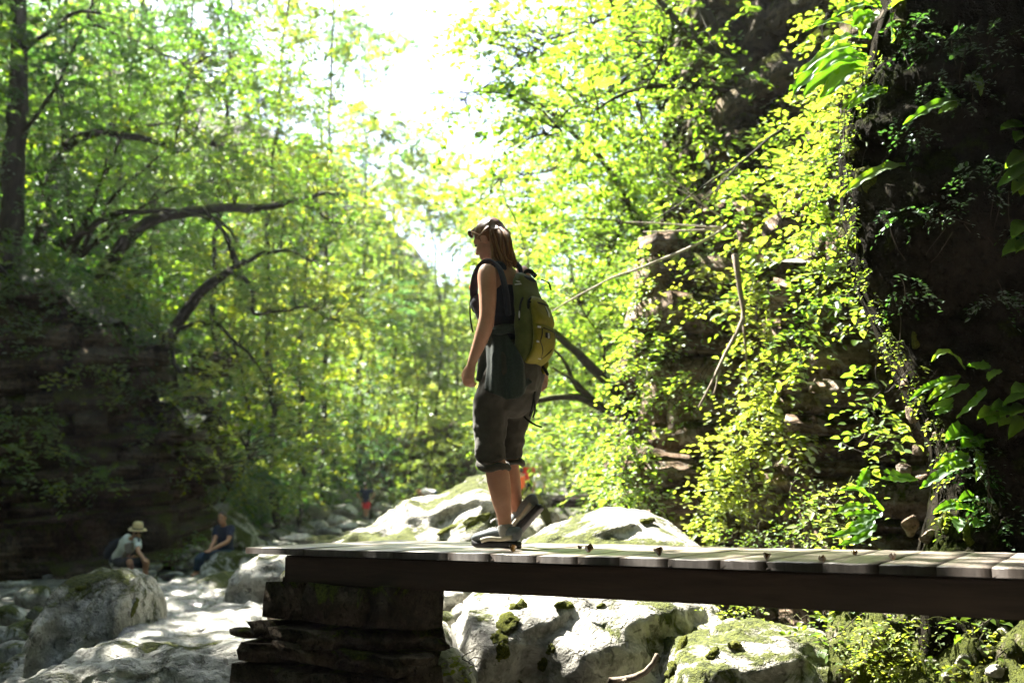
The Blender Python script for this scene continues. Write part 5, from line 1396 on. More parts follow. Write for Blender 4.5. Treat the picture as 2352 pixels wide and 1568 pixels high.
# hanging moss pads on the black cliff
for k, (px, py, Y, w, h) in enumerate([(2050, 120, 5.75, 26, 150), (2075, 60, 5.7, 70, 36), (1985, 255, 5.9, 40, 90), (1958, 330, 5.85, 60, 80), (1985, 420, 5.75, 70, 90), (1965, 540, 5.85, 40, 90), (2110, 775, 5.6, 40, 70), (2000, 180, 5.85, 40, 60), (2180, 1210, 5.1, 40, 90), (2210, 1180, 5.0, 30, 100), (2230, 1225, 5.0, 40, 60)]):
    Y = hit_y(px, py, Y) + 0.03
    loose(px, py, Y, w, h, 'moss', 'cushion of moss bulging from the black cliff on the right', 'moss cushions on the black cliff', d=w * Y / FPX * 0.6, name='moss_cushion', cat='moss')

# ------------------------------------------------------------------ sticks
def stick(name, label, limbs, mat, cat='branch'):
    root = thing(name, label, cat, tuple(PA(*limbs[0][0][0])))
    for i, (pts, r0, r1) in enumerate(px_limbs(limbs)):
        mb = MB()
        add_limb(mb, pts, r0, r1, 500 + i, 0.015, 6)
        mb.build('stem' if i == 0 else 'side_twig', M[mat], root)
    return root
stick('dead_branch', 'bare dead branch hanging in front of the sunlit cliff', [
    ([(1688, 585, 8.9), (1698, 640, 8.9), (1706, 700, 8.9), (1708, 728, 8.9), (1690, 770, 8.8), (1660, 832, 8.7), (1640, 870, 8.7), (1604, 932, 8.6)], 0.028, 0.010),
    ([(1708, 728, 8.9), (1713, 790, 8.9), (1718, 860, 8.9), (1722, 890, 8.9)], 0.014, 0.008),
    ([(1655, 850, 8.7), (1646, 890, 8.7), (1640, 905, 8.7)], 0.010, 0.006)], 'deadwood')
stick('bare_twig', 'long pale twig slanting down from the cliff towards the backpack', [
    ([(1668, 520, 9.6), (1640, 540, 9.5), (1560, 580, 9.4), (1460, 620, 9.3), (1400, 640, 9.2), (1330, 680, 9.1), (1266, 718, 9.0)], 0.016, 0.006)], 'twig_pale')
stick('bare_twig', 'upper of two pale horizontal twigs pointing left from the cliff', [
    ([(1660, 522, 9.6), (1600, 520, 9.6), (1500, 512, 9.5), (1440, 510, 9.4)], 0.012, 0.005)], 'twig_pale')
stick('bare_twig', 'lower of two pale horizontal twigs pointing left from the cliff', [
    ([(1660, 527, 9.6), (1590, 530, 9.6), (1480, 532, 9.5)], 0.012, 0.006)], 'twig_pale')
stick('bare_twig', 'thin pale twigs fanning from the cliff below the curved dark limbs', [
    ([(1660, 500, 9.8), (1620, 470, 9.8), (1570, 440, 9.7), (1510, 410, 9.7)], 0.009, 0.004), ([(1650, 495, 9.8), (1600, 455, 9.8), (1530, 400, 9.7)], 0.008, 0.004)], 'twig_pale')
stick('bare_branch', 'long straight dark branch slanting down to the left across the yellow leaves', [
    ([(1815, 285, 9.6), (1770, 310, 9.6), (1700, 372, 9.6), (1640, 410, 9.7), (1560, 470, 9.8), (1480, 520, 9.9)], 0.016, 0.006), ([(1700, 372, 9.6), (1650, 430, 9.6), (1580, 490, 9.7)], 0.010, 0.004)], 'bark')
stick('bare_branch', 'thin leafless branch drawn across the sky gap above the hiker', [
    ([(1290, 300, 14), (1240, 250, 14), (1160, 215, 14), (1050, 215, 14), (960, 218, 14), (890, 235, 14)], 0.018, 0.004)], 'bark')
stick('bare_branch', 'fine drooping branch arching right of the hiker head', [
    ([(1480, 520, 12), (1380, 505, 12), (1290, 510, 12), (1210, 545, 12)], 0.012, 0.004), ([(1165, 470, 12), (1190, 520, 12), (1205, 570, 12), (1215, 610, 12)], 0.008, 0.004)], 'bark')
stick('driftwood', 'smooth grey driftwood root lying at the foot of the huge white boulder', [
    ([(1400, 1565, 5.9), (1440, 1560, 5.9), (1475, 1550, 5.85), (1500, 1528, 5.8), (1512, 1500, 5.8)], 0.022, 0.014), ([(1440, 1560, 5.9), (1400, 1580, 5.8)], 0.016, 0.01)], 'deadwood')
# curled dry leaves on the deck
M['dry_leaf'] = leaf_mat('dry_leaf', (0.035, 0.018, 0.008), (0.075, 0.038, 0.018), (0.13, 0.075, 0.035), 0.2)
DRY = [(2357, 2212, 1.0, 'curled brown leaf standing on the deck right of the hiker'), (2634, 2222, 1.0, 'curled brown leaf lying on the deck over the white boulder'), (3068, 2238, .8, 'small upright dry leaf at a plank joint on the right'), (2052, 2206, .9, 'flat dry leaf under the heel of the hiker'), (3570, 2240, .7, 'small dry leaf on the deck at far right'), (3420, 2222, .6, 'dry leaf fragment near the far edge of the deck'), (3290, 2250, .7, 'pale dry leaf on the near edge of the deck'), (2320, 2195, .5, 'tiny dry leaf behind the curled one on the deck')]
for k, (x, y, sc, lb) in enumerate(DRY):
    r = np.random.default_rng(600 + k)
    c = np.array(at_z(x * .5742, y * .5742, ZD + 0.002))
    nu, nv = 7, 5
    a = r.uniform(0, 6)
    d, s = np.array([math.cos(a), math.sin(a), 0]), np.array([-math.sin(a), math.cos(a), 0])
    V = []
    for i in range(nu):
        t = i / (nu - 1)
        w = 0.022 * math.sin(PI * min(1, t + .06)) ** 0.7
        for j in range(nv):
            v = j / (nv - 1) * 2 - 1
            V.append(c + sc * (d * (t - .5) * 0.062 + s * w * v + np.array([0, 0, 0.003 + 0.022 * v * v + 0.022 * (t - .5) ** 2 * 3 + 0.006 * math.sin(5 * t + 3 * v + k)])))
    V = np.array(V)
    tag(obj('dry_leaf', V, [grid_faces(nu, nv)], M['dry_leaf'], None, tuple(c), tint=r.random((nu - 1) * (nv - 1)), smooth=True), lb, 'leaf', 'dry leaves on the bridge deck')
# ================================================================== people
def skin(name, c0, c1):
    return simple_mat(name, c0, c1, rough=0.5, scale=9, bump=0.05, spec=0.4, sss=0.08)
M['skin'] = skin('skin', (0.42, 0.21, 0.13), (0.56, 0.31, 0.21))
M['skin_tan'] = skin('skin_tan', (0.40, 0.19, 0.11), (0.52, 0.27, 0.17))
def cloth(name, c0, c1=None, scale=60, rough=0.9):
    return simple_mat(name, c0, c1, rough=rough, scale=scale, bump=0.5, spec=0.15, sheen=0.1, dist=0.006)
M['trouser_cloth'] = cloth('trouser_cloth', (0.036, 0.034, 0.027), (0.062, 0.058, 0.048), 14)
M['fleece'] = cloth('fleece', (0.022, 0.032, 0.028), (0.038, 0.052, 0.046), 90)
M['navy_cloth'] = cloth('navy_cloth', (0.010, 0.013, 0.022), (0.020, 0.026, 0.042), 40)
M['webbing'] = cloth('webbing', (0.008, 0.009, 0.011), (0.018, 0.019, 0.022), 120)
M['olive_nylon'] = cloth('olive_nylon', (0.060, 0.074, 0.018), (0.105, 0.122, 0.034), 12, 0.6)
M['yellow_nylon'] = cloth('yellow_nylon', (0.14, 0.125, 0.009), (0.22, 0.195, 0.016), 18, 0.55)
M['strip_grey'] = simple_mat('strip_grey', (0.45, 0.45, 0.44), rough=0.4)
M['orange_plastic'] = simple_mat('orange_plastic', (0.75, 0.13, 0.03), rough=0.4)
M['shoe_grey'] = simple_mat('shoe_grey', (0.10, 0.12, 0.13), (0.16, 0.185, 0.20), rough=0.55, scale=60)
M['shoe_black'] = simple_mat('shoe_black', (0.012, 0.012, 0.015), (0.022, 0.022, 0.026), rough=0.6)
M['shoe_beige'] = simple_mat('shoe_beige', (0.28, 0.27, 0.20), (0.38, 0.36, 0.28), rough=0.6)
M['sock'] = cloth('sock', (0.22, 0.22, 0.20), (0.30, 0.30, 0.28), 90)
M['hair_brown'] = simple_mat('hair_brown', (0.085, 0.034, 0.013), (0.23, 0.10, 0.038), rough=0.42, scale=26, bump=0.6, spec=0.5, stretch=(3, 3, 0.35), dist=0.004)
M['hair_light'] = simple_mat('hair_light', (0.22, 0.11, 0.045), (0.42, 0.24, 0.10), rough=0.42, scale=40, bump=0.5, spec=0.5)
M['hair_dark'] = simple_mat('hair_dark', (0.02, 0.014, 0.010), (0.05, 0.035, 0.025), rough=0.5, spec=0.4)
M['lens'] = simple_mat('lens', (0.05, 0.03, 0.012), rough=0.08, spec=0.8, bump=0)
M['gold'] = simple_mat('gold', (0.35, 0.22, 0.11), rough=0.3, metal=0.8, bump=0)
M['straw'] = cloth('straw', (0.60, 0.45, 0.21), (0.76, 0.60, 0.34), 60)
M['white_cloth'] = cloth('white_cloth', (0.68, 0.69, 0.69), (0.80, 0.80, 0.80), 30)
M['print_cloth'] = cloth('print_cloth', (0.16, 0.12, 0.10), (0.36, 0.30, 0.26), 22)
M['jeans'] = cloth('jeans', (0.022, 0.04, 0.075), (0.045, 0.08, 0.13), 30)
M['navy_shirt'] = cloth('navy_shirt', (0.010, 0.017, 0.045), (0.018, 0.03, 0.07), 30)
M['red_cloth'] = cloth('red_cloth', (0.70, 0.035, 0.05), (0.82, 0.07, 0.08), 30)
M['pink_cloth'] = cloth('pink_cloth', (0.70, 0.62, 0.66), (0.80, 0.74, 0.76), 30)
M['eye_dark'] = simple_mat('eye_dark', (0.02, 0.015, 0.012), rough=0.2, bump=0)

def ell(c, axes, radii, sub=3):
    V, F = ico(sub)
    A = np.array([np.asarray(a, dtype=float) for a in axes])
    return (V * np.asarray(radii)) @ A + np.asarray(c), F
def fuse(name, pieces, mat, parent, voxel=0.007, smooth=4, disp=None):
    """pieces (closed shapes) become one continuous skin"""
    mb = MB()
    for pc in pieces:
        mb.add(*pc)
    V, Fs = mb.arrays()
    me = make_mesh('body_tmp', V, Fs)
    o = bpy.data.objects.new('body_tmp', me)
    COL.objects.link(o)
    m = o.modifiers.new('r', 'REMESH')
    m.mode = 'VOXEL'
    m.voxel_size = voxel
    if smooth:
        m2 = o.modifiers.new('s', 'SMOOTH')
        m2.iterations = smooth
        m2.factor = 0.5
    dg = bpy.context.evaluated_depsgraph_get()
    ev = o.evaluated_get(dg)
    em = ev.to_mesh()
    n = len(em.vertices)
    co = np.empty(n * 3, dtype=np.float32)
    em.vertices.foreach_get('co', co)
    co = co.reshape(-1, 3).astype(float)
    no = np.empty(n * 3, dtype=np.float32)
    em.vertices.foreach_get('normal', no)
    no = no.reshape(-1, 3)
    F4, F3 = [], []
    for p in em.polygons:
        (F4 if len(p.vertices) == 4 else F3).append(tuple(p.vertices))
    ev.to_mesh_clear()
    bpy.data.objects.remove(o)
    bpy.data.meshes.remove(me)
    if disp is not None:
        co = co + no * disp(co)[:, None]
    return obj(name, co, [np.array(F) for F in (F4, F3) if F], mat, parent, smooth=True)
def shoe(parent, heel, fwd, up, L, W, mats, laces=True):
    """heel: underside of the heel; fwd and up: directions of the foot"""
    fwd, up = unit(fwd), unit(up)
    sd = np.cross(up, fwd)
    heel = np.asarray(heel)
    t = np.array([0.0, .06, .18, .32, .46, .6, .74, .86, .95, 1.0])
    hw = W * np.array([.30, .36, .40, .39, .41, .46, .50, .47, .36, .2])
    top = L * np.array([.25, .30, .30, .29, .285, .26, .22, .185, .14, .08])
    pts = np.array([heel + fwd * (a * L) + up * (h * 0.5 + 0.028) for a, h in zip(t, top)])
    U = spline(np.column_stack([pts, hw, top / 2]), 26)
    s = obj('shoe', *_pack(loft(U[:, :3], U[:, 4], U[:, 3], side=up, sides=16, power=2.4)), mats[0], parent, smooth=True)
    so = np.array([heel + fwd * (a * L) + up * (0.018 + (0.010 if a > .9 else 0)) for a in t])
    U = spline(np.column_stack([so, hw * 1.06, np.full(len(t), 0.018)]), 26)
    obj('sole', *_pack(loft(U[:, :3], U[:, 4], U[:, 3], side=up, sides=14, power=4)), mats[1], s, smooth=True)
    for sg in (1, -1):
        st = np.array([heel + fwd * (a * L) + up * (0.036 + b) + sd * sg * (np.interp(a, t, hw) * 1.03) for a, b in ((.08, 0.022), (.2, 0.016), (.35, 0.012), (.5, 0.014), (.62, 0.010), (.72, 0.002))])
        obj('trim', *_pack(loft(spline(st, 16), 0.013, 0.006, side=up, sides=8)), mats[2], s, smooth=True)
    if laces:
        mb = MB()
        for k in range(4):
            a = .44 + k * .065
            c = heel + fwd * (a * L) + up * (np.interp(a, t, top) + 0.029)
            mb.add(*loft(np.array([c - sd * .024 - up * .006, c + up * .003, c + sd * .024 - up * .006]), 0.0035, sides=5))
        c = heel + fwd * (.40 * L) + up * (L * .36 + .03)
        mb.add(*loft(spline([c, c + fwd * .03 + up * .018, c + fwd * .06 + up * .008], 8), 0.004, sides=5))
        mb.add(*loft(spline([c, c + fwd * .01 + up * .02 + sd * .03, c + fwd * .035 + up * .0 + sd * .045], 8), 0.004, sides=5))
        mb.build('lace', M['strip_grey'], s)
    return s
def _pack(t):
    return t[0], [f for f in t[1:] if len(f)]
def head_pieces(H, hf, hs, hu, k=1.0):
    H = np.asarray(H)
    ax = (hf, hs, hu)
    P_ = lambda f, s, u: H + (hf * f + hs * s + hu * u) * k
    E = lambda f, s, u, rf, rs, ru: ell(P_(f, s, u), ax, np.array([rf, rs, ru]) * k)
    out = [E(-.012, 0, .028, .093, .074, .09), E(.030, 0, -.035, .060, .058, .078), E(.050, 0, -.075, .040, .042, .034), E(.066, 0, -.096, .022, .022, .017), E(.058, 0, .028, .034, .052, .030), E(.0, 0, -.05, .055, .060, .05)]
    out.append(loft(np.array([P_(.084, 0, .012), P_(.096, 0, -.008), P_(.108, 0, -.030)]), np.array([.008, .011, .014]) * k, sides=8))
    out += [E(.088, 0, -.058, .011, .022, .007), E(.085, 0, -.070, .011, .019, .008), E(.084, 0, -.037, .012, .018, .010)]
    for sg in (1, -1):
        out += [E(-.008, .074 * sg, -.012, .020, .008, .032), E(.058, .036 * sg, -.03, .026, .022, .026), E(-.002, .078 * sg, -.006, .014, .007, .022)]
    return out
def hand_pieces(wrist, d, back, thumb, k=1.0, curl=0.5):
    """d: from wrist to knuckles; back: out of the back of the hand; thumb: towards the thumb side"""
    d, back, thumb = unit(d), unit(back), unit(thumb)
    wrist = np.asarray(wrist)
    out = [loft(np.array([wrist - d * .01 * k, wrist + d * .03 * k, wrist + d * .065 * k, wrist + d * .088 * k]), np.array([.024, .034, .040, .038]) * k, np.array([.019, .018, .015, .012]) * k, side=thumb, sides=12)]
    for i, (off, ln) in enumerate(((.030, .070), (.010, .078), (-.010, .073), (-.029, .058))):
        b0 = wrist + (d * .078 + thumb * off) * k
        a1, a2, a3 = curl * 0.5, curl * 1.3, curl * 2.0
        v = lambda a: d * math.cos(a) - back * math.sin(a)
        p1 = b0 + v(a1) * ln * .45 * k
        p2 = p1 + v(a2) * ln * .32 * k
        p3 = p2 + v(a3) * ln * .25 * k
        out.append(loft(spline([b0 - d * .012 * k, b0, p1, p2, p3], 12), np.linspace(.0098, .0078, 12) * k, sides=8))
    t0 = wrist + (d * .020 + thumb * .026) * k
    t1 = t0 + (d * .030 + thumb * .022 - back * .008) * k
    t2 = t1 + (d * .030 + thumb * .004 - back * .012) * k
    t3 = t2 + (d * .024 - thumb * .002 - back * .010) * k
    out.append(loft(spline([t0, t1, t2, t3], 10), np.linspace(.0135, .0088, 10) * k, sides=8))
    return out

# ------------------------------------------------------------------ the hiker on the bridge
FOOT = np.array(at_z(1985 * .5742, 2192 * .5742, ZD))
HC = FOOT - LX * 0.09
def W(px4, py4, l):
    d = np.array(ray(px4 * .5742, py4 * .5742))
    o = np.array(EYE)
    t = np.dot(HC + LX * l - o, LX) / np.dot(d, LX)
    return o + d * t
UPZ = np.array([0.0, 0.0, 1.0])
def chain(rows, side, sides=16, n=None, power=2.0):
    """rows: (px4, py4, l, ra, rb) -> loft with ra along side"""
    A = np.array([np.concatenate([W(r[0], r[1], r[2]), [r[3], r[4]]]) for r in rows])
    U = spline(A, n or len(rows) * 5)
    return loft(U[:, :3], U[:, 3], U[:, 4], side=np.asarray(side), sides=sides, power=power)
hiker = thing('person', 'woman hiker walking left on the bridge, grey rolled trousers, jacket tied round her waist', 'person', tuple(HC))
hp = math.radians(25)
hyaw = math.radians(4)
hf0 = unit(UX * math.cos(hyaw) - LX * math.sin(hyaw))
HF = unit(hf0 * math.cos(hp) - UPZ * math.sin(hp))
HS = unit(np.cross(UPZ, hf0))
HU = np.cross(HF, HS)
HD = W(1957, 962, 0.0)
skin_p = head_pieces(HD, HF, HS, HU, 0.98)
nb_ = W(2000, 1085, 0)
skin_p.append(loft(spline([HD - HF * .02 - HU * .04, HD - HF * .035 - HU * .085, nb_ + UPZ * .03, nb_ - UPZ * .02], 10), np.linspace(.052, .062, 10), np.linspace(.052, .066, 10), side=UX, sides=14))
skin_p.append(chain([(2004, 1078, 0, .055, .065), (2010, 1098, 0, .075, .13), (2010, 1122, 0, .092, .158), (2004, 1180, 0, .104, .150), (2006, 1260, 0, .095, .132), (2014, 1335, 0, .092, .126), (2040, 1430, 0, .11, .160), (2060, 1490, 0, .122, .172), (2060, 1545, 0, .10, .15)], UX, 20))
skin_p.append(chain([(1958, 1078, .150, .046, .050), (1950, 1098, .168, .054, .056), (1950, 1150, .186, .052, .050), (1951, 1205, .198, .048, .046), (1949, 1258, .208, .043, .042), (1942, 1300, .213, .0455, .041), (1922, 1362, .220, .040, .036), (1900, 1418, .226, .031, .027), (1886, 1456, .229, .025, .022)], UX, 14))
skin_p.append(chain([(2078, 1085, -.150, .046, .050), (2086, 1100, -.168, .052, .054), (2102, 1160, -.190, .048, .047), (2122, 1230, -.205, .043, .043), (2136, 1290, -.212, .040, .040), (2150, 1370, -.220, .040, .036), (2163, 1435, -.225, .030, .027), (2170, 1470, -.228, .025, .022)], UX, 14))
wr = W(1886, 1456, .229)
skin_p += hand_pieces(wr, W(1872, 1520, .232) - wr, unit(LX + UX * 0.35), UX, 0.95, 0.75)
wr2 = W(2170, 1470, -.228)
skin_p += hand_pieces(wr2, W(2171, 1540, -.225) - wr2, unit(-LX), UX, 0.95, 0.35)
NEARLEG = [(2032, 1480, .085, .085, .08), (1975, 1600, .092, .066, .066), (1962, 1720, .092, .058, .058), (1970, 1790, .09, .054, .054), (1978, 1840, .09, .056, .053), (1991, 1900, .09, .066, .056), (1999, 1950, .09, .063, .053), (2008, 2010, .09, .052, .046), (2015, 2055, .09, .041, .038), (2021, 2100, .09, .036, .034), (2024, 2140, .09, .038, .036)]
skin_p.append(chain(NEARLEG, UX, 16))
FARLEG = [(2105, 1480, -.085, .080, .08), (2085, 1600, -.09, .068, .068), (2055, 1720, -.09, .060, .06), (2034, 1800, -.09, .058, .056), (2036, 1860, -.09, .056, .053), (2041, 1920, -.09, .060, .052), (2052, 1980, -.09, .050, .045), (2066, 2030, -.09, .038, .036), (2080, 2068, -.09, .033, .032)]
skin_p.append(chain(FARLEG, UX, 16))
fuse('body', skin_p, M['skin'], hiker, 0.0065, 3)
for sg in (1, -1):
    V, F = ell(HD + HF * .074 + HS * .033 * sg + HU * .004, (HF, HS, HU), (.008, .010, .006), 2)
    obj('eye', V, [F], M['eye_dark'], hiker, smooth=True)
# sleeveless top
top_p = [chain([(2006, 1150, 0, .105, .150), (2004, 1190, 0, .113, .150), (2006, 1260, 0, .104, .141), (2014, 1335, 0, .101, .134), (2030, 1390, 0, .108, .15)], UX, 20)]
for l, px in ((.072, 1926), (-.072, 1984)):
    top_p.append(ell(W(px, 1218, l), (UX, LX, UPZ), (.058, .062, .062)))
top_p.append(chain([(2018, 1082, .075, .012, .022), (2004, 1062, .085, .012, .022), (1975, 1062, .085, .012, .022), (1945, 1110, .08, .014, .024), (1935, 1170, .075, .02, .03)], LX, 10))
fuse('tank_top', top_p, M['navy_cloth'], hiker, 0.007, 3, lambda c: 0.004 * fbm(c * 14, 3, 2))
# rolled trousers
def aw(hw, b): return math.sqrt(max(hw * hw - (.5 * b) ** 2, 1e-4)) / .866
tr = [chain([(2026, 1385, 0, .108, .150), (2040, 1430, 0, .122, .172), (2062, 1490, 0, .136, .184), (2060, 1560, 0, .118, .165)], UX, 20)]
tr.append(chain([(2020, 1480, .085, .105, .095), (1985, 1560, .092, .112, .098), (1964, 1610, .095, aw(.098, .098), .098), (1960, 1680, .095, aw(.096, .096), .096), (1960, 1755, .094, aw(.087, .09), .09), (1966, 1815, .092, aw(.084, .088), .088), (1972, 1850, .091, aw(.083, .086), .086)], UX, 18))
tr.append(chain([(2112, 1480, -.085, .105, .095), (2092, 1560, -.09, .098, .095), (2068, 1640, -.092, .088, .09), (2046, 1730, -.092, .082, .085), (2034, 1800, -.09, .080, .08), (2036, 1838, -.09, .078, .08)], UX, 18))
tr.append(ell(W(2052, 1590, 0), (UX, LX, UPZ), (.105, .135, .12)))
def wr_tr(c):
    z = (c[:, 2] - (ZD + 0.42)) / 0.5
    a = 0.0045 + 0.010 * np.clip(1 - np.abs(z) * 1.6, 0, 1)
    q = np.stack([c[:, 0] * 6, c[:, 1] * 6, c[:, 2] * 15], -1)
    return a * fbm(q, 3, 7) + 0.004 * fbm(c * 22, 2, 8)
trousers = fuse('trousers', tr, M['trouser_cloth'], hiker, 0.008, 3, wr_tr)
for (px, py, l, a, b) in ((1973, 1862, .091, aw(.084, .086), .087), (2037, 1846, -.09, .079, .08)):
    c = W(px, py, l)
    th = np.linspace(0, 2 * PI, 29)
    ring = np.array([c + UX * a * math.cos(t) + LX * b * math.sin(t) + UPZ * (0.012 * math.sin(t + 2.2) + 0.008 * math.sin(3 * t)) for t in th])
    V, F, T = loft(ring, 0.019 , 0.013, side=UPZ, sides=8, cap=False)
    V = V + 0.006 * np.stack([fbm(V * 30, 2, 1), fbm(V * 30, 2, 2), fbm(V * 30, 2, 3)], -1)
    obj('rolled_cuff', V, [F], M['trouser_cloth'], trousers, smooth=True)
# jacket tied round the waist, hanging down on the near side
n_p, n_t = 60, 26
jv = []
cw = W(2020, 1335, 0)
for i in range(n_p):
    ph0 = math.radians(14 + 112 * i / (n_p - 1))
    deg = math.degrees(ph0)
    ln = np.interp(deg, [14, 30, 50, 65, 85, 100, 112, 120, 126], [.17, .235, .275, .31, .365, .385, .375, .345, .30])
    for j in range(n_t):
        t = j / (n_t - 1)
        drop = ln * t
        ph = ph0 + math.radians(34) * t * max(0, (deg - 80) / 46) ** 1.3
        hipf = np.interp(drop, [0, .08, .17, .26, .36], [0, .022, .040, .048, .050])
        a = .112 + hipf + 0.012 * t
        b = .142 + hipf * 1.1 + 0.015 * t
        fold = (0.004 + 0.017 * t) * (math.sin(ph * 8 + 1.0 + 1.6 * t) + 0.5 * math.sin(ph * 15 + 2))
        sh = np.interp(drop, [0, .1, .2, .36], [0, -.03, -.05, -.055])
        jv.append(cw + UX * ((a + fold) * math.cos(ph) + sh) + LX * ((b + fold) * math.sin(ph)) - UPZ * (drop - 0.01 * math.sin(ph * 5) * t))
jv = np.array(jv)
jacket = obj('tied_jacket', jv, [grid_faces(n_p, n_t)], M['fleece'], hiker, smooth=True)
md = jacket.modifiers.new('thickness', 'SOLIDIFY')
md.thickness = 0.006
md.offset = 1
ring = [cw + UX * (.120 * math.cos(t)) + LX * (.150 * math.sin(t)) + UPZ * 0.008 * math.sin(3 * t) for t in np.linspace(-0.6, 3.6, 40)]
V, F, T = loft(np.array(ring), 0.026, 0.020, side=UPZ, sides=10)
V = V + 0.007 * np.stack([fbm(V * 25, 2, 1), fbm(V * 25, 2, 2), fbm(V * 25, 2, 3)], -1)
obj('jacket_roll', V, [F, T], M['fleece'], jacket, smooth=True)
# socks and shoes
obj('sock', *_pack(chain([(2018, 2100, .09, .040, .038), (2022, 2120, .09, .044, .042), (2025, 2150, .09, .046, .043)], UX, 14)), M['sock'], hiker, smooth=True)
heel = W(2076, 2193, .09)
heel[2] = ZD + 0.002
toe = W(1893, 2193, .09)
SHM = (M['shoe_grey'], M['shoe_black'], M['shoe_beige'])
Lsh = float(np.dot(toe - heel, UX))
shoe(hiker, heel, UX, UPZ, Lsh, 0.095, SHM)
toe2 = W(2040, 2172, -.09)
toe2[2] = ZD + 0.012
fd = unit(UX * 0.72 - UPZ * 0.69)
heel2 = toe2 - fd * Lsh
shoe(hiker, heel2, fd, unit(np.cross(fd, -LX)) * (1 if np.dot(np.cross(fd, -LX), UPZ) > 0 else -1), Lsh, 0.092, SHM)
ank = W(2080, 2068, -.09)
obj('sock', *_pack(loft(spline([ank + UPZ * 0.03 + UX * .01, ank, heel2 + fd * .06 + UPZ * .05], 8), .036, .036, side=UX, sides=12)), M['sock'], hiker, smooth=True)
# hair: a base plus separate strands
K_ = 0.98
hb = [ell(HD - HF * .022 + HU * .036, (HF, HS, HU), (.096, .083, .092)),
      ell(HD - HF * .062 + HU * .005, (HF, HS, HU), (.058, .076, .085)),
      loft(spline([W(2002, 925, 0), W(2008, 985, 0), W(2016, 1030, 0), W(2030, 1066, 0)], 12), np.linspace(.050, .024, 12), np.linspace(.080, .050, 12), side=UX, sides=14)]
hair = fuse('hair', hb, M['hair_brown'], hiker, 0.007, 4, lambda c: 0.004 * fbm(c * np.array([40, 40, 10]), 3, 3))
hr = random.Random(9)
sb = {0: MB(), 1: MB()}
for k in range(150):
    q = hr.random()
    l0 = hr.uniform(.01, .075) * (1 if hr.random() < .78 else -1)
    x0 = 1955 + 55 * q
    e = hr.uniform(0, 1)
    pts = [W(x0, 888 + 18 * q * q + abs(l0) * 150, l0 * .8), W(1958 + 80 * q + hr.uniform(-4, 4), 940 + 6 * q, l0 * 1.1 if abs(l0) > .05 else l0 * 1.3), W(1966 + 80 * q + hr.uniform(-6, 6), 992, l0 * 1.1), W(1976 + 78 * q + hr.uniform(-10, 10), 1030 + 8 * q, l0), W(1984 + 74 * q + hr.uniform(-6, 26), 1042 + 44 * e * (0.35 + q * .65), l0 * .9)]
    r0 = hr.uniform(.004, .0085)
    p = spline(pts, 14)
    sb[0 if hr.random() < .6 else 1].add(*loft(p, r0 * np.array([.5, .8, 1, 1, 1, 1, .95, .9, .85, .8, .7, .55, .35, .12]), sides=6))
for k in range(70):
    q = hr.random()
    l0 = .022 + .05 * q
    pts = [W(1884 + 28 * q + hr.uniform(-3, 3), 922 + 34 * q, l0), W(1915 + 16 * q, 902 + 30 * q, l0 + .012), W(1945 + 8 * q, 889 + 20 * q, l0 + .006), W(1974, 888 + 12 * q, l0 * .4)]
    sb[0 if hr.random() < .7 else 1].add(*loft(spline(pts, 10), hr.uniform(.003, .006) * np.array([.4, .8, 1, 1, 1, 1, 1, 1, .8, .5]), sides=6))
for i, mt in ((0, 'hair_brown'), (1, 'hair_light')):
    sb[i].build('hair_strands', M[mt], hair, kind='stuff')
V, F = ell(W(1975, 887, .0), (UX, LX, UPZ), (.020, .018, .012), 2)
obj('hair_clip', V, [F], M['webbing'], hair, smooth=True)
sg_ = thing('sunglasses', 'sunglasses pushed up on the forehead of the hiker', 'sunglasses', tuple(W(1880, 928, 0)))
for l, px in ((.034, 1888), (-.034, 1915)):
    V, F = ell(W(px, 930, l) + HF * .012 - HU * .004, (unit(HF + HU * .25), HS, unit(HU - HF * .25)), (.005, .029, .024), 3)
    obj('lens', V, [F], M['lens'], sg_, smooth=True)
obj('temple', *_pack(loft(spline([W(1886, 926, .066), W(1900, 931, .078), W(1924, 942, .085)], 10), .0024, .0020, sides=6)), M['gold'], sg_, smooth=True)
obj('bridge_bar', *_pack(loft(np.array([W(1886, 926, .012) + HF * .022, W(1898, 926, -.012) + HF * .022]), .003, sides=6)), M['gold'], sg_, smooth=True)

# ------------------------------------------------------------------ her backpack
pack = thing('backpack', 'olive and yellow hiking backpack worn by the woman on the bridge', 'backpack', tuple(W(2100, 1300, 0)))
rows = [(1094, .035, .085), (1104, .062, .10), (1135, .078, .112), (1190, .098, .12), (1260, .122, .122), (1340, .130, .122), (1395, .118, .118), (1435, .082, .108), (1462, .04, .09)]
def pk(y, dep, wd, f_off=0.0, l=0.0, x=2041):
    return W(x, y, .118) - LX * (.118 - l) - UX * (dep / 2 + f_off)
A = np.array([np.concatenate([pk(y, d, w, x=2036 + (y - 1094) * .03), [d / 2, w]]) for y, d, w in rows])
U = spline(A, 34)
V, F, T = loft(U[:, :3], U[:, 3], U[:, 4], side=UX, sides=36, power=3.2)
V = V + 0.004 * np.stack([fbm(V * 11, 3, 1), fbm(V * 11, 3, 2), 0 * V[:, 0]], -1) - UX * (0.005 * np.sin(V[:, 2] * 55 + 3 * V[:, 0]))[:, None] * 0.6
obj('main_body', V, [F, T], M['olive_nylon'], pack, smooth=True)
rows2 = [(1186, .02, .055), (1196, .040, .080), (1220, .050, .095), (1270, .058, .101), (1290, .055, .102)]
def rear(y): return float(np.interp(y, [r[0] for r in rows], [r[1] for r in rows]))
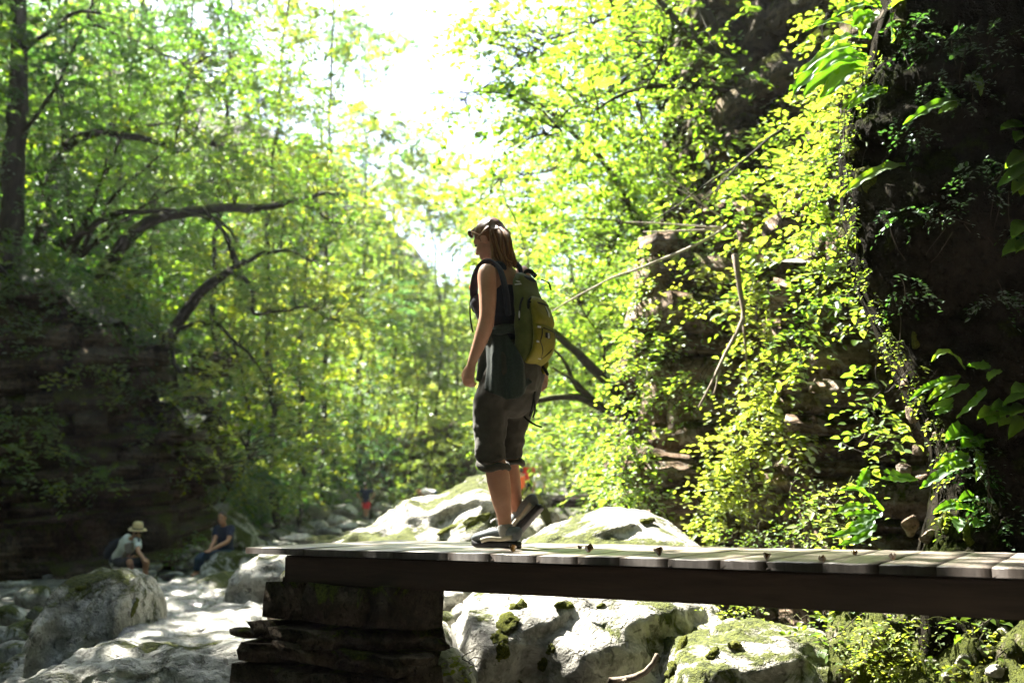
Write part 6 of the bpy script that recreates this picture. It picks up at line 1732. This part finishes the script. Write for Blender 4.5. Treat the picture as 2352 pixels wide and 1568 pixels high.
def pocket(name, rr, mat, off=0.012):
    A = np.array([np.concatenate([pk(y, rear(y), 0, rear(y) / 2 + d / 2 - off, 0, 2036 + (y - 1094) * .03), [d / 2, w]]) for y, d, w in rr])
    U = spline(A, 22)
    V, F, T = loft(U[:, :3], U[:, 3], U[:, 4], side=UX, sides=30, power=3.0)
    V = V + 0.003 * np.stack([fbm(V * 18, 3, 4), fbm(V * 18, 3, 5), 0 * V[:, 0]], -1)
    return obj(name, V, [F, T], mat, pack, smooth=True)
up_ = pocket('upper_pocket', rows2 + [(1305, .03, .10)], M['yellow_nylon'])
lo_ = pocket('lower_pocket', [(1296, .035, .10), (1312, .052, .104), (1350, .054, .105), (1400, .046, .103), (1436, .034, .098), (1452, .02, .085)], M['yellow_nylon'])
def on_rear(y, l, out=0.004):
    d = float(np.interp(y, [1186, 1196, 1220, 1270, 1296, 1312, 1350, 1400, 1436], [.02, .04, .05, .058, .045, .052, .054, .046, .034]))
    curve = 0.030 * (abs(l) / .105) ** 4
    return pk(y, rear(y), 0, rear(y) / 2 + d - .012 + out - curve, l, 2036 + (y - 1094) * .03)
def tape(name, pts, ra, rb, mat, parent=None, n=20, side=None):
    p = spline(np.array(pts), n)
    return obj(name, *_pack(loft(p, ra, rb, side=side if side is not None else LX, sides=8, power=3)), mat, parent or pack, smooth=True)
tape('zip_piping', [on_rear(1240, .100, -.03), on_rear(1205, .092, -.012), on_rear(1190, .055, .002), on_rear(1187, 0, .004), on_rear(1192, -.06, .0)], .006, .006, M['webbing'], up_)
tape('pocket_zip', [on_rear(1212, .098, -.012), on_rear(1213, .05, .003), on_rear(1213, -.05, .003), on_rear(1212, -.098, -.012)], .007, .004, M['webbing'], up_)
tape('reflective_strip', [on_rear(1220, -.012, .003), on_rear(1250, -.016, .004), on_rear(1288, -.022, .002)], .009, .003, M['strip_grey'], up_)
tape('strip_edge', [on_rear(1220, -.012, .001), on_rear(1250, -.016, .002), on_rear(1288, -.022, .0)], .017, .003, M['webbing'], up_)
V, F = box(on_rear(1342, .018, .003), .05, .004, .028, LX, UX, UPZ)
pt = obj('patch', V, [F], M['webbing'], lo_)
V, F = box(on_rear(1342, .016, .006), .012, .004, .027, LX, UX, UPZ)
obj('patch_stripe', V, [F], M['strip_grey'], lo_)
for a_, b_ in (((1318, .07), (1370, .08)), ((1370, .08), (1432, .0)), ((1318, -.07), (1372, -.08)), ((1372, -.08), (1432, .0)), ((1315, .06), (1320, -.06))):
    tape('bungee_cord', [on_rear(a_[0], a_[1], .006), on_rear((a_[0] + b_[0]) / 2, (a_[1] + b_[1]) / 2, .006), on_rear(b_[0], b_[1], .006)], .0028, .0028, M['webbing'], lo_, 8)
for y, l in ((1314, .085), (1372, .088), (1430, .02)):
    V, F = box(on_rear(y, l, .006), .034, .007, .010, LX, UX, UPZ)
    obj('cord_loop', V, [F], M['strip_grey'], lo_)
tape('bottom_webbing', [on_rear(1436, .10, -.03), on_rear(1458, .05, .0), on_rear(1462, -.04, .0)], .010, .004, M['webbing'], None, 14, UPZ)
# side seam, zip pull and the pale printed mark on the side of the top
sd_ = lambda y, f, out=0.003: pk(y, rear(y), 0, f - rear(y) / 2, .118 + out, 2036 + (y - 1094) * .03)
tape('side_zip', [sd_(1196, .085), sd_(1215, .070), sd_(1245, .062), sd_(1290, .058)], .006, .004, M['webbing'], None, 16, UX)
V, F = ell(sd_(1262, .060, .006), (UX, LX, UPZ), (.005, .005, .022), 2)
obj('zip_pull', V, [F], M['strip_grey'], pack, smooth=True)
def flat_mark(name, poly, mat, parent, y0=1133, f0=0.052):
    """thin raised print on the pack side; poly in (towards the rear, up) millimetres"""
    n = len(poly)
    top = np.array([sd_(y0, f0 + x / 1000, .002 + .0015) + UPZ * y / 1000 for x, y in poly])
    bot = top - LX * 0.006
    V = np.vstack([top, bot])
    F = [tuple(range(n)), tuple(range(2 * n - 1, n - 1, -1))]
    q = [(i, i + n, (i + 1) % n + n, (i + 1) % n) for i in range(n)]
    return obj(name, V, [np.array([F[0]]), np.array([F[1]]), np.array(q)], mat, parent)
M['print_grey'] = simple_mat('print_grey', (0.40, 0.42, 0.36), rough=0.6, bump=0)
em = flat_mark('emblem', [(-14, 12), (18, 4), (10, 3), (20, -2), (-4, 4)], M['print_grey'], pack)
for k in range(5):
    flat_mark('emblem_bar', [(-16 + k * 8, -6), (-10 + k * 8, -7), (-10 + k * 8, -14), (-16 + k * 8, -13)], M['print_grey'], em)
# top: dark collar flap and grab loop, straps
tape('grab_loop', [pk(1098, .06, 0, .0, .02), pk(1074, .06, 0, .005, .01), pk(1070, .06, 0, .02, -.02), pk(1092, .06, 0, .05, -.03)], .013, .004, M['webbing'], None, 16, LX)
V, F = ell(pk(1098, .07, 0, .0, 0.0), (unit(UX + UPZ * .4), LX, unit(UPZ - UX * .4)), (.048, .085, .014), 3)
obj('top_flap', V, [F], M['navy_cloth'], pack, smooth=True)
tape('load_strap', [pk(1096, .08, 0, .04, -.09), pk(1110, .09, 0, .075, -.10), pk(1140, .10, 0, .085, -.10)], .011, .004, M['webbing'], None, 10)
for s_ in (1, -1):
    dx = 0 if s_ == 1 else 82
    tape('shoulder_strap', [W(2034 + dx, 1260, .115 * s_), W(2024 + dx, 1170, .138 * s_), W(2006 + dx, 1092, .132 * s_), W(1982 + dx, 1052, .112 * s_), W(1948 + dx, 1046, .100 * s_), W(1913 + dx, 1082, .096 * s_), W(1896 + dx, 1150, .088 * s_), W(1902 + dx, 1215, .1 * s_), W(1935 + dx, 1300, .13 * s_)], .030, .008, M['navy_cloth'], None, 40)
tape('chest_strap', [W(1896, 1148, .085), W(1900, 1146, .03), W(1925, 1148, -.03)], .010, .003, M['webbing'], None, 12, UPZ)
V, F = ell(W(1884, 1152, .07), (UX, LX, UPZ), (.010, .012, .020), 2)
obj('buckle', V, [F], M['orange_plastic'], pack, smooth=True)
tape('dangling_webbing', [W(1890, 1160, .07), W(1883, 1200, .072), W(1880, 1245, .072), W(1884, 1290, .07), W(1892, 1330, .07)], .008, .002, M['webbing'], None, 18)
tape('dangling_webbing', [W(2150, 1462, -.02), W(2146, 1520, -.03), W(2138, 1590, -.05), W(2128, 1640, -.06), W(2120, 1665, -.06)], .013, .004, M['webbing'], None, 18)
tape('dangling_webbing', [W(2138, 1600, -.05), W(2140, 1640, -.05), W(2132, 1670, -.05)], .008, .003, M['webbing'], None, 10)
tape('dangling_webbing', [W(2085, 1652, -.06), W(2112, 1680, -.06), W(2140, 1698, -.06), W(2166, 1708, -.06)], .009, .005, M['webbing'], None, 12)
V, F = ell(W(2178, 1472, -.10), (unit(UPZ * .85 - UX * -.0 + LX * .0 - UX * .4), LX, unit(UX * .85 + UPZ * .4)), (.050, .012, .018), 3)
obj('hip_wing', V, [F], M['yellow_nylon'], pack, smooth=True)
tape('hip_wing_edge', [W(2158, 1442, -.09), W(2172, 1466, -.09), W(2192, 1498, -.09)], .008, .008, M['webbing'], None, 10)

# ------------------------------------------------------------------ the other people
def figure(label, J, hf, m_skin, m_top, m_low, m_hair, sleeve=0.55, low='long', k=1.0, shoes=None, front=None, hair=True, group=None):
    """J: named joints in world space; hf: where the face looks; front: which way the chest faces"""
    J = {a: np.asarray(b, dtype=float) for a, b in J.items()}
    hf = unit(hf)
    hs = unit(np.cross(UPZ, hf))
    hu = np.cross(hf, hs)
    root = thing('person', label, 'person', tuple((J['hipl'] + J['hipr']) / 2), group)
    sh = unit(J['shl'] - J['shr'])
    hp_ = (J['hipl'] + J['hipr']) / 2
    ch = (J['shl'] + J['shr']) / 2
    spine = unit(ch - hp_)
    fr = unit(np.cross(sh, spine)) if front is None else unit(front)
    def torso(g):
        p = [hp_ - spine * .05, hp_ + spine * .04, hp_ * .55 + ch * .45 - fr * .0, hp_ * .25 + ch * .75, ch + spine * .0, ch + spine * .05]
        if 'mid' in J: p[2] = J['mid']
        return loft(spline(np.column_stack([np.array(p), np.array([.11, .115, .105, .125, .10, .06]) * k + g, np.array([.165, .165, .14, .165, .165, .09]) * k + g]), 20)[:, :3], *[spline(np.array([.11, .115, .105, .125, .10, .06])[:, None] * k + g, 20)[:, 0], spline(np.array([.165, .165, .14, .165, .165, .09])[:, None] * k + g, 20)[:, 0]], side=fr, sides=16)
    sk = head_pieces(J['head'], hf, hs, hu, k)
    sk.append(loft(np.array([J['head'] - hu * .05 * k - hf * .015 * k, ch + spine * .02]), .055 * k, .055 * k, sides=12))
    sk.append(torso(0))
    tp, lw = [torso(.012)], []
    for s in 'lr':
        a, b, c = J['sh' + s], J['el' + s], J['wr' + s]
        sk.append(loft(spline([a, a * .5 + b * .5, b, b * .5 + c * .5, c], 14), np.interp(np.linspace(0, 1, 14), [0, .25, .5, .75, 1], [.056, .048, .040, .038, .026]) * k, sides=12))
        d = unit(c - b)
        bk = unit(np.cross(d, np.cross(UPZ, d) + 1e-6)) * (-1) + 1e-6
        sk += hand_pieces(c, d, bk if np.linalg.norm(bk) > .1 else fr, unit(np.cross(bk, d)), k, 0.6)
        e = a + (b - a) * min(1, sleeve * 1.0)
        tp.append(loft(spline([a + (ch - a) * .25, a, e], 8), np.array([.07, .07, .069, .068, .067, .066, .065, .064]) * k, sides=12))
        h, n_, an = J['hip' + s], J['kn' + s], J['an' + s]
        sk.append(loft(spline([h, h * .5 + n_ * .5, n_, n_ * .5 + an * .5, an], 16), np.interp(np.linspace(0, 1, 16), [0, .25, .5, .68, 1], [.088, .078, .058, .058, .037]) * k, sides=12))
        to = J['to' + s]
        sk.append(loft(spline([an - UPZ * .03 * k, an * .5 + to * .5 - UPZ * .01, to], 8), np.linspace(.038, .026, 8) * k, np.linspace(.03, .018, 8) * k, side=unit(np.cross(UPZ, to - an)), sides=10))
        ends = [h + (hp_ - h) * .3, h, h * .5 + n_ * .5]
        rr = [.10, .104, .094]
        if low == 'long':
            ends += [n_, n_ * .5 + an * .5, an + (n_ - an) * .12]
            rr += [.078, .074, .062]
        elif low == 'short':
            ends += [h * .25 + n_ * .75]
            rr += [.092]
        else:
            ends += [n_ * .97 + h * .03]
            rr += [.084]
        U = spline(np.column_stack([np.array(ends), np.array(rr) * k]), 16)
        lw.append(loft(U[:, :3], U[:, 3], sides=14))
        if shoes is not None:
            fd_ = unit(to - an + UPZ * .06)
            shoe(root, an - UPZ * .075 * k - fd_ * .06 * k, unit(fd_ * np.array([1, 1, 0.2])), UPZ, .27 * k, .10, shoes, False)
    lw.append(loft(np.array([hp_ - spine * .06, hp_ + spine * .07]), .128 * k, .178 * k, side=fr, sides=16))
    far = 1.0 if J['head'][1] < 30 else 2.0
    fuse('body', sk, m_skin, root, 0.011 * far, 3)
    fuse('shirt', tp, m_top, root, 0.014 * far, 3, lambda c: 0.006 * fbm(c * 9, 3, 4))
    fuse('trousers' if low == 'long' else 'shorts', lw, m_low, root, 0.014 * far, 3, lambda c: 0.006 * fbm(c * 9, 3, 5))
    if hair:
        H = J['head']
        hb = [ell(H - hf * .02 * k + hu * .040 * k, (hf, hs, hu), np.array([.092, .082, .086]) * k), ell(H - hf * .05 * k - hu * .0, (hf, hs, hu), np.array([.058, .077, .075]) * k)]
        fuse('hair', hb, m_hair, root, 0.012, 2, lambda c: 0.004 * fbm(c * 30, 2, 6))
    for sg in (1, -1):
        V, F = ell(J['head'] + (hf * .076 + hs * .032 * sg + hu * .002) * k, (hf, hs, hu), np.array([.011, .013, .009]) * k, 2)
        obj('eye', V, [F], M['eye_dark'], root, smooth=True)
    return root, hf, hs, hu
def c3(x, y): return ((300 + x / 2.94) * .5742, (1900 + y / 2.94) * .5742)
def q3(x, y, Y): return PA(*c3(x, y), Y)
# woman in the straw hat
YS = 19.0
Jh = dict(head=q3(735, 668, 18.72), shl=q3(735, 772, 18.62), shr=q3(560, 775, 18.95), ell=q3(745, 900, 18.4), elr=q3(600, 935, 18.75), wrl=q3(812, 985, 18.32), wrr=q3(790, 992, 18.42), hipl=q3(520, 1015, 18.95), hipr=q3(465, 1020, 19.2), knl=q3(825, 1010, 18.38), knr=q3(645, 1020, 18.5), anl=q3(835, 1185, 18.45), anr=q3(660, 1190, 18.55), tol=q3(870, 1210, 18.25), tor=q3(690, 1215, 18.35))
hw, hf_, hs_, hu_ = figure('woman in a straw hat and dark glasses sitting hunched by the left cliff', Jh, (0.50, -0.85, -0.22), M['skin_tan'], M['white_cloth'], M['navy_cloth'], M['hair_brown'], 0.6, 'knee', 1.0, SHM)
Hh = Jh['head']
hat = MB()
up2 = unit(hu_ - hf_ * .05)
prof = [(.0, .125), (.045, .125), (.075, .115), (.088, .09), (.094, .045), (.098, .0), (.101, -.004), (.13, -.006), (.165, -.012), (.166, -.018), (.13, -.012), (.095, -.010)]
na = 28
HV = []
for r_i, h_i in prof:
    for a_ in np.linspace(0, 2 * PI, na, endpoint=False):
        HV.append(Hh + up2 * (.066 + h_i + (0.012 * math.cos(2 * a_) if r_i > .12 else 0)) + (hf_ * math.cos(a_) * 1.12 + hs_ * math.sin(a_)) * r_i)
gi = np.arange(len(prof) * na).reshape(len(prof), na)
HFc = np.stack([gi[:-1], np.roll(gi[:-1], -1, 1), np.roll(gi[1:], -1, 1), gi[1:]], -1).reshape(-1, 4)
hat_o = obj('straw_hat', np.array(HV), [HFc], M['straw'], hw, smooth=True)
ring = [Hh + up2 * .076 + (hf_ * math.cos(a_) * 1.12 + hs_ * math.sin(a_)) * .098 for a_ in np.linspace(0, 2 * PI, 33)]
obj('hat_band', *_pack(loft(np.array(ring), .014, .004, side=up2, sides=6, cap=False)), M['trouser_cloth'], hat_o, smooth=True)
for sg in (1, -1):
    V, F = ell(Hh + hf_ * .088 + hs_ * .034 * sg + hu_ * .002, (hf_, hs_, hu_), (.012, .036, .024), 2)
    obj('sunglass_lens', V, [F], M['eye_dark'], hw, smooth=True)
pan = [loft(np.array([q3(640, 800, 18.68), q3(650, 900, 18.66), q3(600, 985, 18.75)]), .05, .10, side=unit([0.5, -.8, 0]), sides=12)]
fuse('print_panel', pan, M['print_cloth'], hw, 0.012, 2)
bp_ = thing('backpack', 'small dark navy backpack on the back of the woman in the straw hat', 'backpack', tuple(q3(430, 900, 19.15)))
bpc = loft(spline([q3(540, 760, 19.12), q3(470, 830, 19.2), q3(420, 910, 19.27), q3(395, 975, 19.3)], 14), np.interp(np.linspace(0, 1, 14), [0, .2, .7, 1], [.05, .09, .10, .06]), np.interp(np.linspace(0, 1, 14), [0, .2, .7, 1], [.09, .13, .14, .10]), side=unit([-0.5, .2, .6]), sides=16, power=2.8)
fuse('main_body', [bpc], M['navy_cloth'], bp_, 0.012, 2)
for sg in (1, -1):
    a = Jh['shl' if sg == 1 else 'shr']
    tape_p = [a + np.array([-.13, .16, -.05]), a + np.array([-.05, .03, .075]), a + np.array([.06, -.085, .02]), a + np.array([.02, -.1, -.16]), a + np.array([-.10, -.02, -.27])]
    obj('shoulder_strap', *_pack(loft(spline(np.array(tape_p), 16), .022, .008, side=unit([.7, .5, 0]), sides=8)), M['navy_cloth'], bp_, smooth=True)
# man in the navy shirt and jeans
Jm = dict(head=q3(1730, 500, 18.75), shl=q3(1845, 625, 18.85), shr=q3(1668, 630, 18.95), ell=q3(1795, 775, 18.65), elr=q3(1640, 765, 18.75), wrl=q3(1600, 878, 18.42), wrr=q3(1585, 872, 18.5), hipl=q3(1815, 935, 18.85), hipr=q3(1745, 925, 19.05), knl=q3(1500, 955, 18.45), knr=q3(1470, 965, 18.7), anl=q3(1445, 1130, 18.5), anr=q3(1415, 1140, 18.72), tol=q3(1385, 1188, 18.38), tor=q3(1370, 1180, 18.6))
figure('man in navy shirt and jeans sitting barefoot on a boulder, facing the camera', Jm, (-0.18, -0.98, -0.02), M['skin_tan'], M['navy_shirt'], M['jeans'], M['hair_dark'], 0.62, 'long', 1.0)
# man in red shorts seen from behind
def c7(x, y): return ((1000 + x / 1.809) * .5742, (1800 + y / 1.809) * .5742)
def q7(x, y, Y): return PA(*c7(x, y), Y)
YR = 46.0
Jr = dict(head=q7(834, 255, YR), shl=q7(797, 292, YR), shr=q7(878, 292, YR), ell=q7(777, 325, YR - .05), elr=q7(902, 322, YR - .05), wrl=q7(806, 356, YR - .12), wrr=q7(873, 352, YR - .12), hipl=q7(828, 385, YR), hipr=q7(858, 385, YR), knl=q7(832, 436, YR - .02), knr=q7(852, 436, YR - .02), anl=q7(832, 482, YR + .05), anr=q7(843, 484, YR + .05), tol=q7(830, 490, YR + .22), tor=q7(845, 491, YR + .22))
figure('man in a navy t-shirt and red shorts standing with hands on hips, seen from behind', Jr, (0.05, 1, 0.0), M['skin_tan'], M['navy_shirt'], M['red_cloth'], M['hair_dark'], 0.55, 'short', 1.0, SHM, front=(0, 1, 0))
# bent over woman behind the long boulder
YB = 44.0
Jb = dict(head=q7(1218, 300, YB), shl=q7(1252, 300, YB - .18), shr=q7(1250, 292, YB + .18), ell=q7(1246, 330, YB - .25), elr=q7(1244, 326, YB + .25), wrl=q7(1236, 356, YB - .2), wrr=q7(1232, 352, YB + .2), hipl=q7(1338, 312, YB - .1), hipr=q7(1338, 308, YB + .1), knl=q7(1325, 360, YB - .1), knr=q7(1335, 360, YB + .1), anl=q7(1330, 402, YB - .1), anr=q7(1345, 402, YB + .1), tol=q7(1312, 410, YB - .1), tor=q7(1326, 410, YB + .1))
figure('fair haired person in a pale pink top bending forward behind the long boulder', Jb, (-0.75, -0.2, -0.6), M['skin'], M['pink_cloth'], M['jeans'], M['hair_light'], 0.5, 'long', 1.0, front=(-.1, 0, -1))
# walkers far up the path
def walker(label, px, py_head, Y, m_top, m_low, face, m_hair=M['hair_dark']):
    H = PA(px, py_head, Y)
    s = unit(np.cross(UPZ, np.array(face)))
    f = np.array(face)
    Z = lambda v: np.array([0, 0, v])
    J = dict(head=H, shl=H + s * .19 - Z(.27), shr=H - s * .19 - Z(.27), ell=H + s * .26 - Z(.54), elr=H - s * .26 - Z(.54), wrl=H + s * .25 + f * .1 - Z(.78), wrr=H - s * .25 + f * .1 - Z(.78), hipl=H + s * .09 - Z(.74), hipr=H - s * .09 - Z(.74), knl=H + s * .1 + f * .08 - Z(1.16), knr=H - s * .1 - Z(1.16), anl=H + s * .1 - Z(1.55), anr=H - s * .1 - f * .12 - Z(1.53), tol=H + s * .1 + f * .17 - Z(1.62), tor=H - s * .1 + f * .06 - Z(1.62))
    figure(label, J, face, M['skin_tan'], m_top, m_low, m_hair, 0.6, 'long', 1.0, front=face)
    return H
def c8(x, y): return ((1700 + x / 1.96) * .5742, (1500 + y / 1.96) * .5742)
walker('walker in a red top, seen small behind the calf of the hiker', *c8(810, 680), 40, M['red_cloth'], M['navy_cloth'], (0, 1, 0))
walker('walker in a white top, right of the one in red', *c8(898, 742), 38, M['white_cloth'], M['jeans'], (-.6, .8, 0), M['hair_light'])
walker('walker in an orange top, left of the one in red', *c8(752, 750), 38.5, M['orange_plastic'], M['navy_cloth'], (-.8, .6, 0))
pp = MB()
a0 = P(1217, 1130, 40)
bnk = []
for i in range(14):
    for j in range(8):
        x = a0.x - 1.6 + 3.4 * i / 13
        yv = 36.5 + 6 * j / 7
        bnk.append((x, yv, PA(1217, *([c8(810, 680)[1]]), 40)[2] - 1.66 - (0.9 if j == 0 else 0) - (1.6 if i == 0 else 0)))
bnk = np.array(bnk)
bnk[:, 2] += 0.05 * fbm(bnk * 1.5, 3, 3)
obj('path', bnk, [grid_faces(14, 8)], M['ground'], smooth=True, kind='structure')

# ------------------------------------------------------------------ raised moss on the sunlit boulders
dgm = bpy.context.evaluated_depsgraph_get()
MOSS = [(1165, 1425, 46, 60), (1185, 1392, 34, 40), (1140, 1462, 40, 40), (1150, 1500, 30, 50), (1265, 1492, 26, 44), (1300, 1390, 44, 20), (1250, 1525, 26, 40), (1560, 1490, 50, 26), (1540, 1540, 44, 40), (1640, 1500, 40, 24), (1690, 1480, 50, 20), (1380, 1392, 30, 14), (1480, 1198, 40, 14), (1030, 1215, 60, 20), (1100, 1190, 60, 26), (1150, 1215, 50, 24), (190, 1350, 26, 14), (310, 1390, 16, 50)]
for k, (px, py, w, h) in enumerate(MOSS):
    ok, loc, nrm, _, ho, _ = SC.ray_cast(dgm, EYE, ray(px, py).normalized())
    if not ok or 'boulder' not in ho.name:
        continue
    s = loc.y / FPX
    V, F = ico(4)
    V = V * np.array([w * s * .5, h * s * .5, 0.02])
    V = V * (1 + 0.5 * fbm(V / s * 0.05 + k * 7, 4, 3))[:, None]
    t1 = unit(np.cross(np.array(nrm), np.array([0, 1, 0.2])))
    t1 = t1 * (1 if t1[0] > 0 else -1)
    t2 = unit(np.cross(np.array(nrm), t1))
    a_ = 0.5
    u1, u2 = t1 * math.cos(a_) + t2 * math.sin(a_), t2 * math.cos(a_) - t1 * math.sin(a_)
    Vw = np.array(loc) + V[:, :1] * u1 + V[:, 1:2] * u2 + V[:, 2:] * np.array(nrm)
    Vw = Vw + np.array(nrm) * (0.012 * fbm(Vw * 28, 3, 5))[:, None]
    tag(obj('moss_patch', Vw, [F], M['moss'], None, tuple(loc), smooth=True), 'patch of raised moss on ' + ('the tall grey pitted boulder at the left' if px < 400 else 'the long pale boulder behind the bridge' if py < 1230 and px < 1300 else 'the domed pale boulder behind the bridge' if py < 1230 else 'the broad boulder at the bottom right' if px > 1500 else 'the huge white boulder under the bridge'), 'moss', 'moss patches on the boulders')

# ================================================================== hazy air
HZ = float(HAZE)
if HZ > 0:
    hv, hF = box((-2, 60, 31), 170, 200, 66)
    hz = obj('haze', hv, [hF], [], None, kind='stuff')
    m, nt, out = nodes_of('haze_air')
    pv = nd(nt, 'VolumePrincipled', {'Color': (0.95, 0.97, 1.0), 'Density': HZ, 'Anisotropy': 0.45})
    nt.links.new(pv.outputs[0], out.inputs['Volume'])
    hz.data.materials.append(m)
